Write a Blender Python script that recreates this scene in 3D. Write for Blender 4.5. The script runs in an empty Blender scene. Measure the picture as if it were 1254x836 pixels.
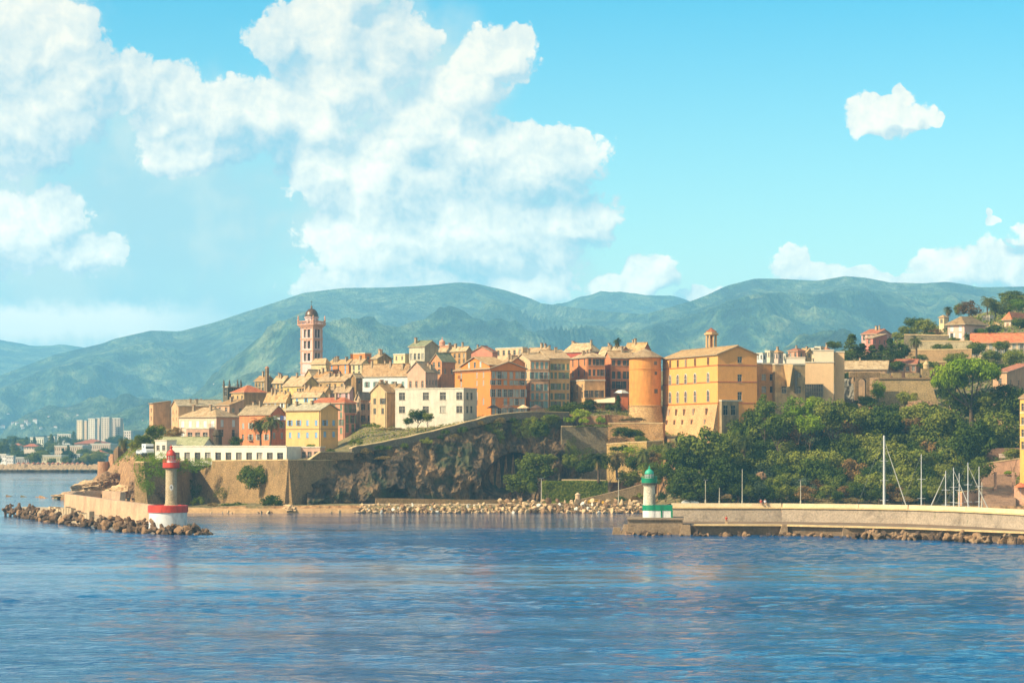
import bpy, math, random
from math import radians as R, sin, cos, pi, atan2, sqrt
from mathutils import Vector, Matrix, noise as N

# ------------------------------------------------------------------ camera constants
F, HOR, CH = 3200.0, 540.0, 17.7       # focal length in photo pixels, horizon row, eye height (m)
rnd = random.Random(7)
SC = bpy.context.scene
COL = SC.collection

def P(px, py, Y):
    return Vector(((px-627)*Y/F, Y, CH-(py-HOR)*Y/F))
def XX(px, Y): return (px-627)*Y/F
def PX(x, Y): return 627+x*F/Y
def ZZ(py, Y): return CH-(py-HOR)*Y/F

def interp(tab, x):
    if x <= tab[0][0]: return tab[0][1]
    for (a, va), (b, vb) in zip(tab, tab[1:]):
        if x <= b:
            return va+(vb-va)*(x-a)/(b-a)
    return tab[-1][1]
def sstep(a, b, x):
    t = min(1, max(0, (x-a)/(b-a))); return t*t*(3-2*t)

# ------------------------------------------------------------------ materials
def lin(c):
    c /= 255.0
    return c/12.92 if c <= 0.04045 else ((c+0.055)/1.055)**2.4
KALB = 0.64
def A(r, g, b, k=None):
    k = KALB if k is None else k
    return (lin(r)*k, lin(g)*k, lin(b)*k, 1)
MATS = {}
class NT:
    def __init__(s, name):
        s.m = bpy.data.materials.new(name); s.m.use_nodes = True
        s.t = s.m.node_tree; s.t.nodes.clear()
    def n(s, typ, **kw):
        nd = s.t.nodes.new(typ)
        for k, v in kw.items():
            if k.startswith('i_'):
                key = k[2:]
                key = int(key) if key.isdigit() else key.replace('_', ' ')
                nd.inputs[key].default_value = v
            else: setattr(nd, k, v)
        return nd
    def l(s, a, b): s.t.links.new(a, b)
def ramp(nt, fac, stops):
    r = nt.n('ShaderNodeValToRGB'); cr = r.color_ramp
    while len(cr.elements) < len(stops): cr.elements.new(0.5)
    for e, (p, c) in zip(cr.elements, stops):
        e.position = p; e.color = c
    nt.l(fac, r.inputs[0]); return r.outputs[0]
def noise(nt, scale, detail=4, rough=.55, co=None, dist=0):
    n = nt.n('ShaderNodeTexNoise'); n.inputs['Scale'].default_value = scale
    n.inputs['Detail'].default_value = detail; n.inputs['Roughness'].default_value = rough
    n.inputs['Distortion'].default_value = dist
    if co is not None: nt.l(co, n.inputs['Vector'])
    return n.outputs['Fac']
def mapping(nt, sc, src='Object'):
    tc = nt.n('ShaderNodeTexCoord'); mp = nt.n('ShaderNodeMapping')
    mp.inputs['Scale'].default_value = sc
    if src == 'World':
        g = nt.n('ShaderNodeNewGeometry'); nt.l(g.outputs['Position'], mp.inputs[0])
    else: nt.l(tc.outputs[src], mp.inputs[0])
    return mp.outputs[0]
def mixc(nt, f, a, b, mode='MIX'):
    m = nt.n('ShaderNodeMix', data_type='RGBA', blend_type=mode)
    for s, v in ((m.inputs[0], f), (m.inputs[6], a), (m.inputs[7], b)):
        if hasattr(v, 'links') or isinstance(v, bpy.types.NodeSocket): nt.l(v, s)
        else: s.default_value = v
    return m.outputs[2]
def finish(nt, col, rough=.85, bump=None, bstr=.3, bdist=.1, metal=0, spec=.3):
    b = nt.n('ShaderNodeBsdfPrincipled'); o = nt.n('ShaderNodeOutputMaterial')
    if isinstance(col, bpy.types.NodeSocket): nt.l(col, b.inputs['Base Color'])
    else: b.inputs['Base Color'].default_value = col
    b.inputs['Roughness'].default_value = rough; b.inputs['Metallic'].default_value = metal
    b.inputs['Specular IOR Level'].default_value = spec
    if bump is not None:
        bn = nt.n('ShaderNodeBump'); bn.inputs['Strength'].default_value = bstr; bn.inputs['Distance'].default_value = bdist
        nt.l(bump, bn.inputs['Height']); nt.l(bn.outputs[0], b.inputs['Normal'])
    nt.l(b.outputs[0], o.inputs[0]); return nt.m
def sc(c, k): return (min(1, c[0]*k), min(1, c[1]*k), min(1, c[2]*k), 1)

def plaster(rgb, age=.5):
    key = ('pl', rgb, age)
    if key in MATS: return MATS[key]
    nt = NT('aged_render_wall'); c = A(*rgb)
    n1 = noise(nt, .55, 5, .62, mapping(nt, (1, 1, 1), 'World'))
    n2 = noise(nt, 1.0, 4, .6, mapping(nt, (1.5, 1.5, .22), 'World'))   # rain streaks
    n3 = noise(nt, 7, 3, .6, mapping(nt, (1, 1, 1), 'World'))
    a = ramp(nt, n1, [(.3, sc(c, 1-.42*age)), (.5, c), (.70, sc(c, 1+.22*age))])
    st = ramp(nt, n2, [(.40, (0, 0, 0, 1)), (.70, (min(.85, age*.95),)*3+(1,))])
    grey = (c[0]*.45, c[1]*.5, c[2]*.6, 1)
    a = mixc(nt, st, a, grey)
    g = ramp(nt, n3, [(.3, (.86,)*3+(1,)), (.7, (1.08,)*3+(1,))])
    a = mixc(nt, 1.0, a, g, 'MULTIPLY')
    MATS[key] = finish(nt, a, .9, n3, .35, .05); return MATS[key]
def tiles(kind):
    key = ('tile', kind)
    if key in MATS: return MATS[key]
    nt = NT('roof_tiles_'+kind)
    pal = {'old': [(160, 132, 95), (222, 190, 142), (240, 214, 172)], 'grey': [(150, 140, 116), (206, 192, 156), (230, 216, 184)],
           'tan': [(160, 125, 80), (220, 178, 118), (240, 205, 150)], 'red': [(186, 96, 58), (234, 138, 88), (246, 168, 112)],
           'rust': [(170, 100, 70), (215, 135, 95), (238, 170, 125)], 'green': [(150, 150, 112), (190, 192, 142), (214, 210, 170)]}[kind]
    co = mapping(nt, (1, 1, 1), 'World')
    n1 = noise(nt, .8, 5, .7, co); n2 = noise(nt, 4, 3, .7, co)
    c = ramp(nt, n1, [(.3, A(*pal[0])), (.5, A(*pal[1])), (.7, A(*pal[2]))])
    g = ramp(nt, n2, [(.35, (.65,)*3+(1,)), (.65, (1.12,)*3+(1,))])
    c = mixc(nt, 1.0, c, g, 'MULTIPLY')
    inf = nt.n('ShaderNodeObjectInfo'); rv_ = ramp(nt, inf.outputs['Random'], [(0, (.62, .60, .60, 1)), (.35, (.9, .8, .72, 1)), (.7, (1, .97, .93, 1)), (1, (.8, .66, .55, 1))]); c = mixc(nt, 1.0, c, rv_, 'MULTIPLY')
    uv = nt.n('ShaderNodeTexCoord')
    w = nt.n('ShaderNodeTexWave'); w.inputs['Scale'].default_value = .75; w.inputs['Distortion'].default_value = .6
    w.bands_direction = 'X'; nt.l(uv.outputs['UV'], w.inputs[0])
    w2 = nt.n('ShaderNodeTexWave'); w2.inputs['Scale'].default_value = .5; w2.bands_direction = 'Y'; w2.wave_profile = 'SAW'; nt.l(uv.outputs['UV'], w2.inputs[0])
    ad = nt.n('ShaderNodeMath', operation='ADD'); nt.l(w.outputs['Fac'], ad.inputs[0]); nt.l(w2.outputs['Fac'], ad.inputs[1])
    sd = ramp(nt, ad.outputs[0], [(.15, (.6,)*3+(1,)), (.6, (1.05,)*3+(1,))])
    c = mixc(nt, .6, c, mixc(nt, 1.0, c, sd, 'MULTIPLY'))
    MATS[key] = finish(nt, c, .85, ad.outputs[0], .5, .12); return MATS[key]
def stone(rgb, name='masonry', scale=1.0, dark=.45, brick=True, moss=0.0):
    key = ('st', rgb, name, scale, dark, brick, moss)
    if key in MATS: return MATS[key]
    nt = NT(name); c = A(*rgb); co = mapping(nt, (1, 1, 1), 'World')
    n1 = noise(nt, .25*scale, 6, .65, co); n2 = noise(nt, 2.6*scale, 5, .7, co)
    a = ramp(nt, n1, [(.3, sc(c, dark+.1)), (.48, c), (.7, sc(c, 1.25))])
    g = ramp(nt, n2, [(.3, (dark,)*3+(1,)), (.62, (1.1,)*3+(1,))])
    a = mixc(nt, .8, a, mixc(nt, 1.0, a, g, 'MULTIPLY'))
    h = n2
    if brick:
        v = nt.n('ShaderNodeTexVoronoi', feature='DISTANCE_TO_EDGE'); nt.l(mapping(nt, (1.1*scale, 1.1*scale, 2.0*scale), 'World'), v.inputs[0])
        v.inputs['Scale'].default_value = 1.0
        j = ramp(nt, v.outputs['Distance'], [(0, (.5,)*3+(1,)), (.12, (1,)*3+(1,))])
        a = mixc(nt, .7, a, mixc(nt, 1.0, a, j, 'MULTIPLY')); h = j
    if moss:
        n3 = noise(nt, .5, 5, .7, mapping(nt, (1, 1, .5), 'World'))
        m = ramp(nt, n3, [(.62-.25*moss, (0, 0, 0, 1)), (.78-.25*moss, (.8, .8, .8, 1))])
        a = mixc(nt, m, a, (.035, .055, .015, 1))
    MATS[key] = finish(nt, a, .92, h, .6, .15); return MATS[key]
def paint(rgb, name='weathered_paint', rough=.5, wear=.25):
    key = ('pt', rgb, name, rough, wear)
    if key in MATS: return MATS[key]
    nt = NT(name); c = A(*rgb)
    n1 = noise(nt, 1.3, 5, .65, mapping(nt, (1, 1, .35), 'World'))
    a = ramp(nt, n1, [(.3, sc(c, 1-wear*1.4)), (.5, c), (.75, sc(c, 1+wear*.3))])
    MATS[key] = finish(nt, a, rough, n1, .1, .03, 0, .4); return MATS[key]
def glass():
    if 'glass' in MATS: return MATS['glass']
    nt = NT('dark_window_glass'); inf = nt.n('ShaderNodeObjectInfo')
    c = ramp(nt, inf.outputs['Random'], [(0, (.012, .012, .014, 1)), (.55, (.03, .028, .026, 1)), (.8, (.10, .09, .07, 1)), (1, (.32, .28, .22, 1))])
    MATS['glass'] = finish(nt, c, .18, spec=.5); return MATS['glass']
def leaf(name, c0, c1, c2, trans=.22, sc_=1.4):
    if name in MATS: return MATS[name]
    nt = NT(name); inf = nt.n('ShaderNodeObjectInfo')
    n1 = noise(nt, sc_, 3, .6, mapping(nt, (1, 1, 1), 'Object'))
    n2 = noise(nt, .12, 2, .5, mapping(nt, (1, 1, 1), 'World'))
    ad = nt.n('ShaderNodeMath', operation='ADD'); nt.l(n1, ad.inputs[0])
    ml = nt.n('ShaderNodeMath', operation='MULTIPLY_ADD'); nt.l(inf.outputs['Random'], ml.inputs[0]); ml.inputs[1].default_value = .5; ml.inputs[2].default_value = -.25
    nt.l(ml.outputs[0], ad.inputs[1])
    a2 = nt.n('ShaderNodeMath', operation='MULTIPLY_ADD'); nt.l(n2, a2.inputs[0]); a2.inputs[1].default_value = .5; nt.l(ad.outputs[0], a2.inputs[2])
    c = ramp(nt, a2.outputs[0], [(.45, c0), (.72, c1), (1.0, c2)])
    d = nt.n('ShaderNodeBsdfDiffuse'); t = nt.n('ShaderNodeBsdfTranslucent'); mx = nt.n('ShaderNodeMixShader'); o = nt.n('ShaderNodeOutputMaterial')
    nt.l(c, d.inputs[0]); nt.l(c, t.inputs[0]); mx.inputs[0].default_value = trans
    nt.l(d.outputs[0], mx.inputs[1]); nt.l(t.outputs[0], mx.inputs[2]); nt.l(mx.outputs[0], o.inputs[0])
    MATS[name] = nt.m; return nt.m

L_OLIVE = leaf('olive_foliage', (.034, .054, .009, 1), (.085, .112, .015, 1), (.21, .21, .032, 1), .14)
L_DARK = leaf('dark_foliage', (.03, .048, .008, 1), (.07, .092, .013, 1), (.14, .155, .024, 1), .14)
L_BRIGHT = leaf('bright_green_foliage', (.08, .13, .008, 1), (.16, .23, .012, 1), (.28, .33, .025, 1))
L_PINE = leaf('pine_foliage', (.05, .08, .012, 1), (.09, .13, .018, 1), (.16, .19, .03, 1))
L_DRY = leaf('dry_brown_foliage', (.10, .075, .025, 1), (.2, .14, .05, 1), (.32, .21, .08, 1))
L_PALM = leaf('palm_foliage', (.035, .045, .012, 1), (.075, .085, .02, 1), (.14, .14, .04, 1))
L_RUST = leaf('rusty_foliage', (.11, .06, .02, 1), (.17, .095, .03, 1), (.26, .15, .05, 1))
L_GREY = leaf('greygreen_foliage', (.04, .058, .028, 1), (.075, .10, .045, 1), (.12, .15, .07, 1))
BARK = stone((120, 98, 72), 'bark', 2.5, .4, False)

# ------------------------------------------------------------------ objects
def tag(o, label=None, cat=None, group=None, kind=None):
    if label: o['label'] = label
    if cat: o['category'] = cat
    if group: o['group'] = group
    if kind: o['kind'] = kind
    return o
def empty(name, loc, label=None, cat=None, group=None):
    o = bpy.data.objects.new(name, None); o.empty_display_size = .5; COL.objects.link(o); o.location = loc
    return tag(o, label, cat, group)
class MB:
    def __init__(s): s.v = []; s.f = []; s.m = []; s.uv = []
    def add(s, vs, fs, mi=0, uvs=None):
        b = len(s.v); s.v += [Vector(q) for q in vs]
        for k, f in enumerate(fs):
            s.f.append([b+i for i in f]); s.m.append(mi); s.uv.append(uvs[k] if uvs else None)
    def quad(s, a, b, c, d, mi=0): s.add([a, b, c, d], [(0, 1, 2, 3)], mi)
    def prism(s, bot, top, mi=0, cap=True):
        n = len(bot); vs = list(bot)+list(top)
        fs = [(i, (i+1) % n, n+(i+1) % n, n+i) for i in range(n)]
        if cap: fs += [tuple(range(n-1, -1, -1)), tuple(range(n, 2*n))]
        s.add(vs, fs, mi)
    def box(s, o, u, v, w, mi=0):      # origin corner and three edge vectors
        o = Vector(o); u = Vector(u); v = Vector(v); w = Vector(w)
        s.prism([o, o+u, o+u+v, o+v], [o+w, o+u+w, o+u+v+w, o+v+w], mi)
    def cbox(s, c, sx, sy, sz, mi=0, rz=0):   # centre of base
        ux = Vector((cos(rz), sin(rz), 0)); uy = Vector((-sin(rz), cos(rz), 0)); c = Vector(c)
        s.box(c-ux*sx/2-uy*sy/2, ux*sx, uy*sy, Vector((0, 0, sz)), mi)
    def lathe(s, c, prof, n=32, mi=0, a0=0, a1=2*pi):
        c = Vector(c); full = abs(a1-a0-2*pi) < 1e-6; cols = n if full else n+1
        vs = []
        for r, z in prof:
            for i in range(cols):
                a = a0+(a1-a0)*i/n; vs.append(c+Vector((r*cos(a), r*sin(a), z)))
        fs = []
        for j in range(len(prof)-1):
            for i in range(n):
                i2 = (i+1) % cols if full else i+1
                fs.append((j*cols+i, j*cols+i2, (j+1)*cols+i2, (j+1)*cols+i))
        s.add(vs, fs, mi)
        if full:
            for j, rv in ((0, True), (len(prof)-1, False)):
                if prof[j][0] > .01:
                    idx = [vs[j*cols+i] for i in range(cols)]
                    if rv: idx = idx[::-1]
                    s.add(idx, [tuple(range(cols))], mi)
    def tube(s, a, b, r0, r1=None, n=6, mi=0):
        a = Vector(a); b = Vector(b); r1 = r0 if r1 is None else r1
        d = (b-a).normalized(); x = d.orthogonal().normalized(); y = d.cross(x)
        bot = [a+(x*cos(2*pi*i/n)+y*sin(2*pi*i/n))*r0 for i in range(n)]
        top = [b+(x*cos(2*pi*i/n)+y*sin(2*pi*i/n))*r1 for i in range(n)]
        s.prism(bot, top, mi)
    def mesh(s, name, mats, off=None, smooth=False):
        me = bpy.data.meshes.new(name)
        off = Vector((0, 0, 0)) if off is None else Vector(off)
        me.from_pydata([tuple(v-off) for v in s.v], [], s.f)
        for m in (mats if isinstance(mats, (list, tuple)) else [mats]): me.materials.append(m)
        me.polygons.foreach_set('material_index', s.m)
        if smooth: me.polygons.foreach_set('use_smooth', [True]*len(s.f))
        if any(u for u in s.uv):
            l = me.uv_layers.new(name='UVMap')
            for p, u in zip(me.polygons, s.uv):
                if u:
                    for li, q in zip(p.loop_indices, u): l.data[li].uv = q
        me.update(); return me
    def build(s, name, mats, parent=None, off=None, smooth=False):
        if parent is not None and off is None: off = wloc(parent)
        o = bpy.data.objects.new(name, s.mesh(name, mats, off, smooth)); COL.objects.link(o)
        if parent is not None: o.parent = parent
        elif off is not None: o.location = off
        return o
def wloc(o):
    v = Vector(o.location)
    while o.parent: o = o.parent; v += Vector(o.location)
    return v
KIDS = {}
def copy_tree(o, parent=None):
    c = o.copy(); COL.objects.link(c); c.parent = parent
    for ch in KIDS.get(o.name, o.children): copy_tree(ch, c)
    return c

# ------------------------------------------------------------------ terrain
YS = [(-200, 900), (40, 845), (70, 815), (100, 795), (150, 735), (185, 672), (230, 650), (260, 645), (1600, 643)]
YT = [(-200, 950), (60, 875), (100, 850), (120, 825), (157, 755), (178, 674), (240, 694), (262, 692), (353, 662), (430, 676),
      (520, 692), (600, 706), (690, 722), (745, 729), (800, 731), (830, 700)]
TPX = [60, 120, 180, 230, 300, 350, 400, 450, 520, 600, 690, 770, 820, 900, 1000, 1100, 1180, 1260, 1500]
TAB = [
 (665, [660, 600, 566, 566, 565, 564, 560, 548, 534, 514, 510, 560, 592, 600, 600, 598, 590, 586, 580]),
 (690, [660, 592, 566, 564, 563, 562, 558, 548, 532, 512, 510, 530, 552, 556, 566, 566, 566, 560, 550]),
 (715, [660, 585, 560, 556, 556, 556, 552, 532, 522, 512, 508, 521, 538, 530, 545, 545, 550, 545, 540]),
 (740, [660, 582, 548, 546, 546, 546, 546, 522, 517, 506, 502, 505, 530, 508, 512, 520, 530, 525, 500]),
 (800, [660, 585, 528, 520, 512, 500, 490, 482, 478, 476, 485, 480, 485, 490, 482, 480, 485, 475, 440]),
 (860, [640, 580, 530, 515, 495, 480, 470, 462, 455, 452, 455, 455, 455, 452, 455, 446, 438, 420, 400]),
 (950, [640, 612, 555, 540, 505, 490, 480, 470, 460, 455, 455, 455, 455, 445, 440, 422, 400, 388, 370]),
 (1100, [640, 612, 570, 565, 550, 540, 530, 515, 500, 490, 485, 480, 475, 462, 440, 416, 388, 372, 360]),
 (1450, [620, 600, 582, 582, 582, 580, 575, 565, 550, 540, 530, 520, 500, 480, 460, 425, 396, 360, 340])]
def zg(px, Y, rough=True):
    ys = interp(YS, px); yt = interp(YT, px)
    if Y < ys-1: return -3.5
    def table():
        rows = TAB; prev = rows[0]
        if Y <= rows[0][0]: return ZZ(interp(list(zip(TPX, rows[0][1])), px), rows[0][0])
        for a, b in zip(rows, rows[1:]):
            if Y <= b[0]:
                t = (Y-a[0])/(b[0]-a[0])
                za = ZZ(interp(list(zip(TPX, a[1])), px), a[0]); zb = ZZ(interp(list(zip(TPX, b[1])), px), b[0])
                return za+(zb-za)*t
        return ZZ(interp(list(zip(TPX, rows[-1][1])), px), rows[-1][0])
    nz = N.fractal(Vector((XX(px, Y)*.06, Y*.06, 3)), .8, 2, 4) if rough else 0
    if px < 177:
        t = max(0, min(1, (Y-ys)/max(1, yt-ys)))
        top = table()
        lo = .2+1.2*min(1, max(0, (Y-ys))/6)
        if Y < yt:
            z = lo+(top-lo)*t**.75+nz*1.6*sin(pi*min(1, t+.12))*(1 if px < 175 else .4)
            return z
        return top
    flat = 1.7 if px > 300 else 1.0+.7*max(0, px-235)/65
    flat += nz*.25
    stepz = flat if Y < yt else table()
    if px > 800:
        s2 = flat if Y < 655 else flat+(table()-flat)*sstep(655, 675, Y)
        k = sstep(800, 835, px); stepz = stepz*(1-k)+s2*k
    if Y > 700: stepz += nz*.6
    if Y < ys+2: stepz = -3.5+(stepz+3.5)*max(0, (Y-ys+1)/3)
    return stepz

def build_ground():
    cols = [(-150+i*4.5) for i in range(370)]
    rows = []
    y = 641.0
    while y < 1480:
        rows.append(y); y += 1.6 if y < 740 else (4 if y < 900 else 15)
    vs = []; fs = []
    for Y in rows:
        for px in cols: vs.append((XX(px, Y), Y, zg(px, Y)))
    nc = len(cols)
    for j in range(len(rows)-1):
        for i in range(nc-1): fs.append((j*nc+i, j*nc+i+1, (j+1)*nc+i+1, (j+1)*nc+i))
    nt = NT('headland_ground'); co = mapping(nt, (1, 1, 1), 'World')
    n1 = noise(nt, .09, 6, .65, co); n2 = noise(nt, .8, 5, .7, co)
    rock = ramp(nt, n2, [(.3, A(92, 70, 48)), (.5, A(176, 130, 84)), (.7, A(222, 178, 124))])
    veg = ramp(nt, n2, [(.3, (.055, .055, .018, 1)), (.5, (.15, .12, .045, 1)), (.7, (.34, .235, .11, 1))])
    g = nt.n('ShaderNodeNewGeometry'); sp = nt.n('ShaderNodeSeparateXYZ'); nt.l(g.outputs['True Normal'], sp.inputs[0])
    ad = nt.n('ShaderNodeMath', operation='MULTIPLY_ADD'); nt.l(n1, ad.inputs[0]); ad.inputs[1].default_value = .6; nt.l(sp.outputs[2], ad.inputs[2])
    f = ramp(nt, ad.outputs[0], [(.96, (0, 0, 0, 1)), (1.16, (1, 1, 1, 1))])
    c = mixc(nt, f, rock, veg)
    m = finish(nt, c, .95, n2, .8, .5)
    me = bpy.data.meshes.new('ground'); me.from_pydata(vs, [], fs); me.materials.append(m)
    o = bpy.data.objects.new('ground', me); COL.objects.link(o); o['kind'] = 'structure'

# far country: coastal plain and mountains in one sheet
RIDGE = [(-900, 470), (-500, 480), (-200, 492), (0, 467), (67, 441), (126, 427), (141, 421), (185, 411), (220, 412), (262, 401), (300, 388), (340, 375), (372, 364), (420, 358), (470, 357.5),
         (520, 355), (560, 351), (580, 352), (620, 361), (650, 371), (662, 377), (690, 381), (740, 388), (790, 392), (850, 374), (865, 368), (890, 356), (925, 347), (960, 347.5),
         (1000, 350), (1035, 344), (1060, 346), (1090, 352), (1130, 353), (1160, 351), (1180, 354), (1200, 358), (1254, 357), (1400, 350), (1700, 370), (2200, 380)]
RY = [(-900, 7600), (0, 7400), (400, 7800), (640, 7800), (720, 6900), (800, 6500), (900, 6900), (2200, 6900)]
def build_hills():
    nt = NT('mountain_scrub'); co = mapping(nt, (.001, .001, .001), 'World')
    n1 = noise(nt, 1.6, 8, .62, co); n2 = noise(nt, 9, 7, .68, co); n3 = noise(nt, 38, 4, .6, co)
    veg = ramp(nt, n2, [(.38, (.004, .014, .018, 1)), (.47, (.022, .052, .036, 1)), (.53, (.075, .125, .055, 1)), (.64, (.22, .25, .11, 1))])
    dry = ramp(nt, n3, [(.35, (.05, .09, .04, 1)), (.6, (.15, .18, .08, 1)), (.72, (.34, .31, .2, 1))])
    f = ramp(nt, n1, [(.48, (0, 0, 0, 1)), (.66, (.75, .75, .75, 1))])
    c = mixc(nt, f, veg, dry)
    sp_ = ramp(nt, n3, [(.38, (.55,)*3+(1,)), (.6, (1.1,)*3+(1,))])
    c = mixc(nt, 1.0, c, sp_, 'MULTIPLY')
    m = finish(nt, c, .95, n2, 1.0, 110)
    def sheet(name, pxs, ys, zf, mat):
        vs = []; fs = []; nc = len(pxs)
        for t in ys:
            for px in pxs:
                Y, z = zf(px, t); vs.append((XX(px, Y), Y, z))
        for j in range(len(ys)-1):
            for i in range(nc-1): fs.append((j*nc+i, j*nc+i+1, (j+1)*nc+i+1, (j+1)*nc+i))
        me = bpy.data.meshes.new(name); me.from_pydata(vs, [], fs); me.materials.append(mat)
        me.polygons.foreach_set('use_smooth', [True]*len(fs))
        o = bpy.data.objects.new(name, me); COL.objects.link(o); o['kind'] = 'structure'; return o
    def rg(x, y, s, o=6): return N.ridged_multi_fractal(Vector((x*s, y*s, 1.7)), .9, 2.1, o, .9, 1.8)
    def zf(px, t):
        ry = interp(RY, px)
        if t <= 1:
            Y = 1497+(ry-1497)*t**1.25
        else: Y = ry+(t-1)*4000
        x = XX(px, Y)
        zr = ZZ(interp(RIDGE, px), ry)
        q = max(0, (Y-2600)/(ry-2600))
        base = 1.2+min(1, (Y-1497)/1100)*13
        if t <= 1:
            g = (.35*q+.65*q**1.7)
            if q > .9: pass
            e = rg(x, Y, .00062)-1.0
            e2 = rg(x+900, Y, .0018, 5)-1.0
            env = sstep(0, .35, q)*(1-sstep(.80, 1.0, q))
            z = base+(zr-base)*g+(e*240+e2*85+(rg(x+50, Y, .0055, 4)-1)*26)*env*(.4+g)
            zl = ZZ(interp(RIDGE, px)+4+26*(1-q), Y)
            if q > .3 and z > zl: z = zl-(z-zl)*.6
            zc = ZZ(528-130*q, Y)
            if q > .9: z += N.fractal(Vector((x*.0045, Y*.002, 5)), .55, 2, 7)*15*(q-.9)/.1
        else:
            z = zr*(1-sstep(1, 1.5, t))+20
        return Y, z
    tt = [i/320 for i in range(321)]+[1.02, 1.05, 1.1, 1.2, 1.5]
    sheet('hills', [(-900+i*6.2) for i in range(500)], tt, zf, m)
    MID = [(300, 400), (560, 372), (640, 374), (660, 377), (690, 372), (712, 363), (735, 357), (760, 357), (790, 360), (830, 366), (850, 371), (890, 372), (1000, 380)]
    FAR = [(-900, 420), (-200, 400), (-60, 408), (0, 415.6), (22, 421), (48, 425), (70, 421), (88, 423), (104, 427), (122, 427), (200, 438), (400, 450)]
    def mk(tab, Yr, Yf):
        def f(px, t):
            Y = Yf+(Yr-Yf)*t if t <= 1 else Yr+(t-1)*2500
            zr = ZZ(interp(tab, px), Yr); x = XX(px, Y)
            if t <= 1:
                z = zr*t**1.1+(rg(x, Y, .0006)-1)*90*sin(pi*t)*.8
                z = min(z, ZZ(interp(tab, px)+3*(1-t), Y)) if t > .5 else z
            else: z = zr*(1-min(1, (t-1)*2))
            if t > .95: z += N.fractal(Vector((x*.003, 0, 5)), .55, 2, 7)*12
            return Y, z
        return f
    t2 = [i/60 for i in range(61)]+[1.05, 1.2, 1.5]
    sheet('hills', [250+i*6 for i in range(128)], t2, mk(MID, 8900, 7000), m)
    sheet('hills', [-900+i*9 for i in range(150)], t2, mk(FAR, 10300, 8300), m)
def zfar(px, Y):
    return 1.2+min(1, (Y-1497)/1100)*13

# ------------------------------------------------------------------ water
def build_water():
    nt = NT('sea_water')
    co = mapping(nt, (1, 1, 1), 'World')
    ca = mapping(nt, (.8, 1.0, 1), 'World')
    n0 = noise(nt, .018, 3, .5, ca, 1.0); n1 = noise(nt, .16, 3, .6, ca, .6); n2 = noise(nt, .9, 4, .65, ca); 
    def mul(a, k):
        m = nt.n('ShaderNodeMath', operation='MULTIPLY'); nt.l(a, m.inputs[0]); m.inputs[1].default_value = k; return m.outputs[0]
    def add(a, b):
        m = nt.n('ShaderNodeMath', operation='ADD'); nt.l(a, m.inputs[0]); nt.l(b, m.inputs[1]); return m.outputs[0]
    h = add(add(mul(n0, 3.0), mul(n1, 1.7)), mul(n2, .8))
    # broad smoother and rougher tracks on the surface
    tr = noise(nt, .010, 4, .6, mapping(nt, (.35, 1.6, 1), 'World'), .8)
    st = ramp(nt, tr, [(.36, (.10,)*3+(1,)), (.5, (.48,)*3+(1,)), (.62, (1,)*3+(1,))])
    bn = nt.n('ShaderNodeBump'); bn.inputs['Distance'].default_value = 1.0
    gp = nt.n('ShaderNodeNewGeometry'); sx = nt.n('ShaderNodeSeparateXYZ'); nt.l(gp.outputs['Position'], sx.inputs[0])
    mr = nt.n('ShaderNodeMapRange'); nt.l(sx.outputs[1], mr.inputs[0]); mr.inputs[1].default_value = 500; mr.inputs[2].default_value = 560; mr.inputs[3].default_value = 1; mr.inputs[4].default_value = .28
    sm = nt.n('ShaderNodeMath', operation='MULTIPLY'); nt.l(mul(st, WAVE), sm.inputs[0]); nt.l(mr.outputs[0], sm.inputs[1])
    nt.l(sm.outputs[0], bn.inputs['Strength']); nt.l(h, bn.inputs['Height'])
    b = nt.n('ShaderNodeBsdfPrincipled'); o = nt.n('ShaderNodeOutputMaterial')
    b.inputs['Base Color'].default_value = WATERC
    b.inputs['Roughness'].default_value = .07; b.inputs['Specular IOR Level'].default_value = .38; b.inputs['IOR'].default_value = 1.333
    nt.l(bn.outputs[0], b.inputs['Normal']); nt.l(b.outputs[0], o.inputs[0])
    mb = MB(); mb.quad((-8500, -900, -.34), (8500, -900, -.34), (8500, 12300, -.34), (-8500, 12300, -.34))
    o = mb.build('sea', nt.m); o['kind'] = 'structure'
    # the nearer water as a real wave surface
    rows = []; y = 105.0
    while y < 720: rows.append(y); y += .30+y*.0016
    cols = [(-330+i*3.4) for i in range(560)]; vs = []; fs = []; nc = len(cols); nz = N.noise
    for Y in rows:
        fe = sstep(105, 130, Y)*(1-sstep(640, 716, Y))
        for px in cols:
            x = XX(px, Y); fx = fe*sstep(-330, -230, px)*(1-sstep(1474, 1570, px))
            u = Y+x*.12; v = x-Y*.1
            g = .55+.9*(nz(Vector((v*.008, u*.022, 4)))+.25)
            g *= 1-.72*sstep(500, 560, Y)
            h = nz(Vector((v*.035, u*.11, 0)))*.34+nz(Vector((v*.15, u*.30, 7)))*.20+nz(Vector((v*.5, u*.8, 3)))*.085
            vs.append((x, Y, (h*g+.0)*fx-.33*(1-fx)))
    for j in range(len(rows)-1):
        for i in range(nc-1): k = j*nc+i; fs.append((k, k+1, k+nc+1, k+nc))
    me = bpy.data.meshes.new('sea'); me.from_pydata(vs, [], fs); me.materials.append(nt.m); me.polygons.foreach_set('use_smooth', [True]*len(fs))
    o = bpy.data.objects.new('sea', me); COL.objects.link(o); o['kind'] = 'structure'
WAVE = .8
WATERC = (.001, .052, .140, 1)
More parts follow.
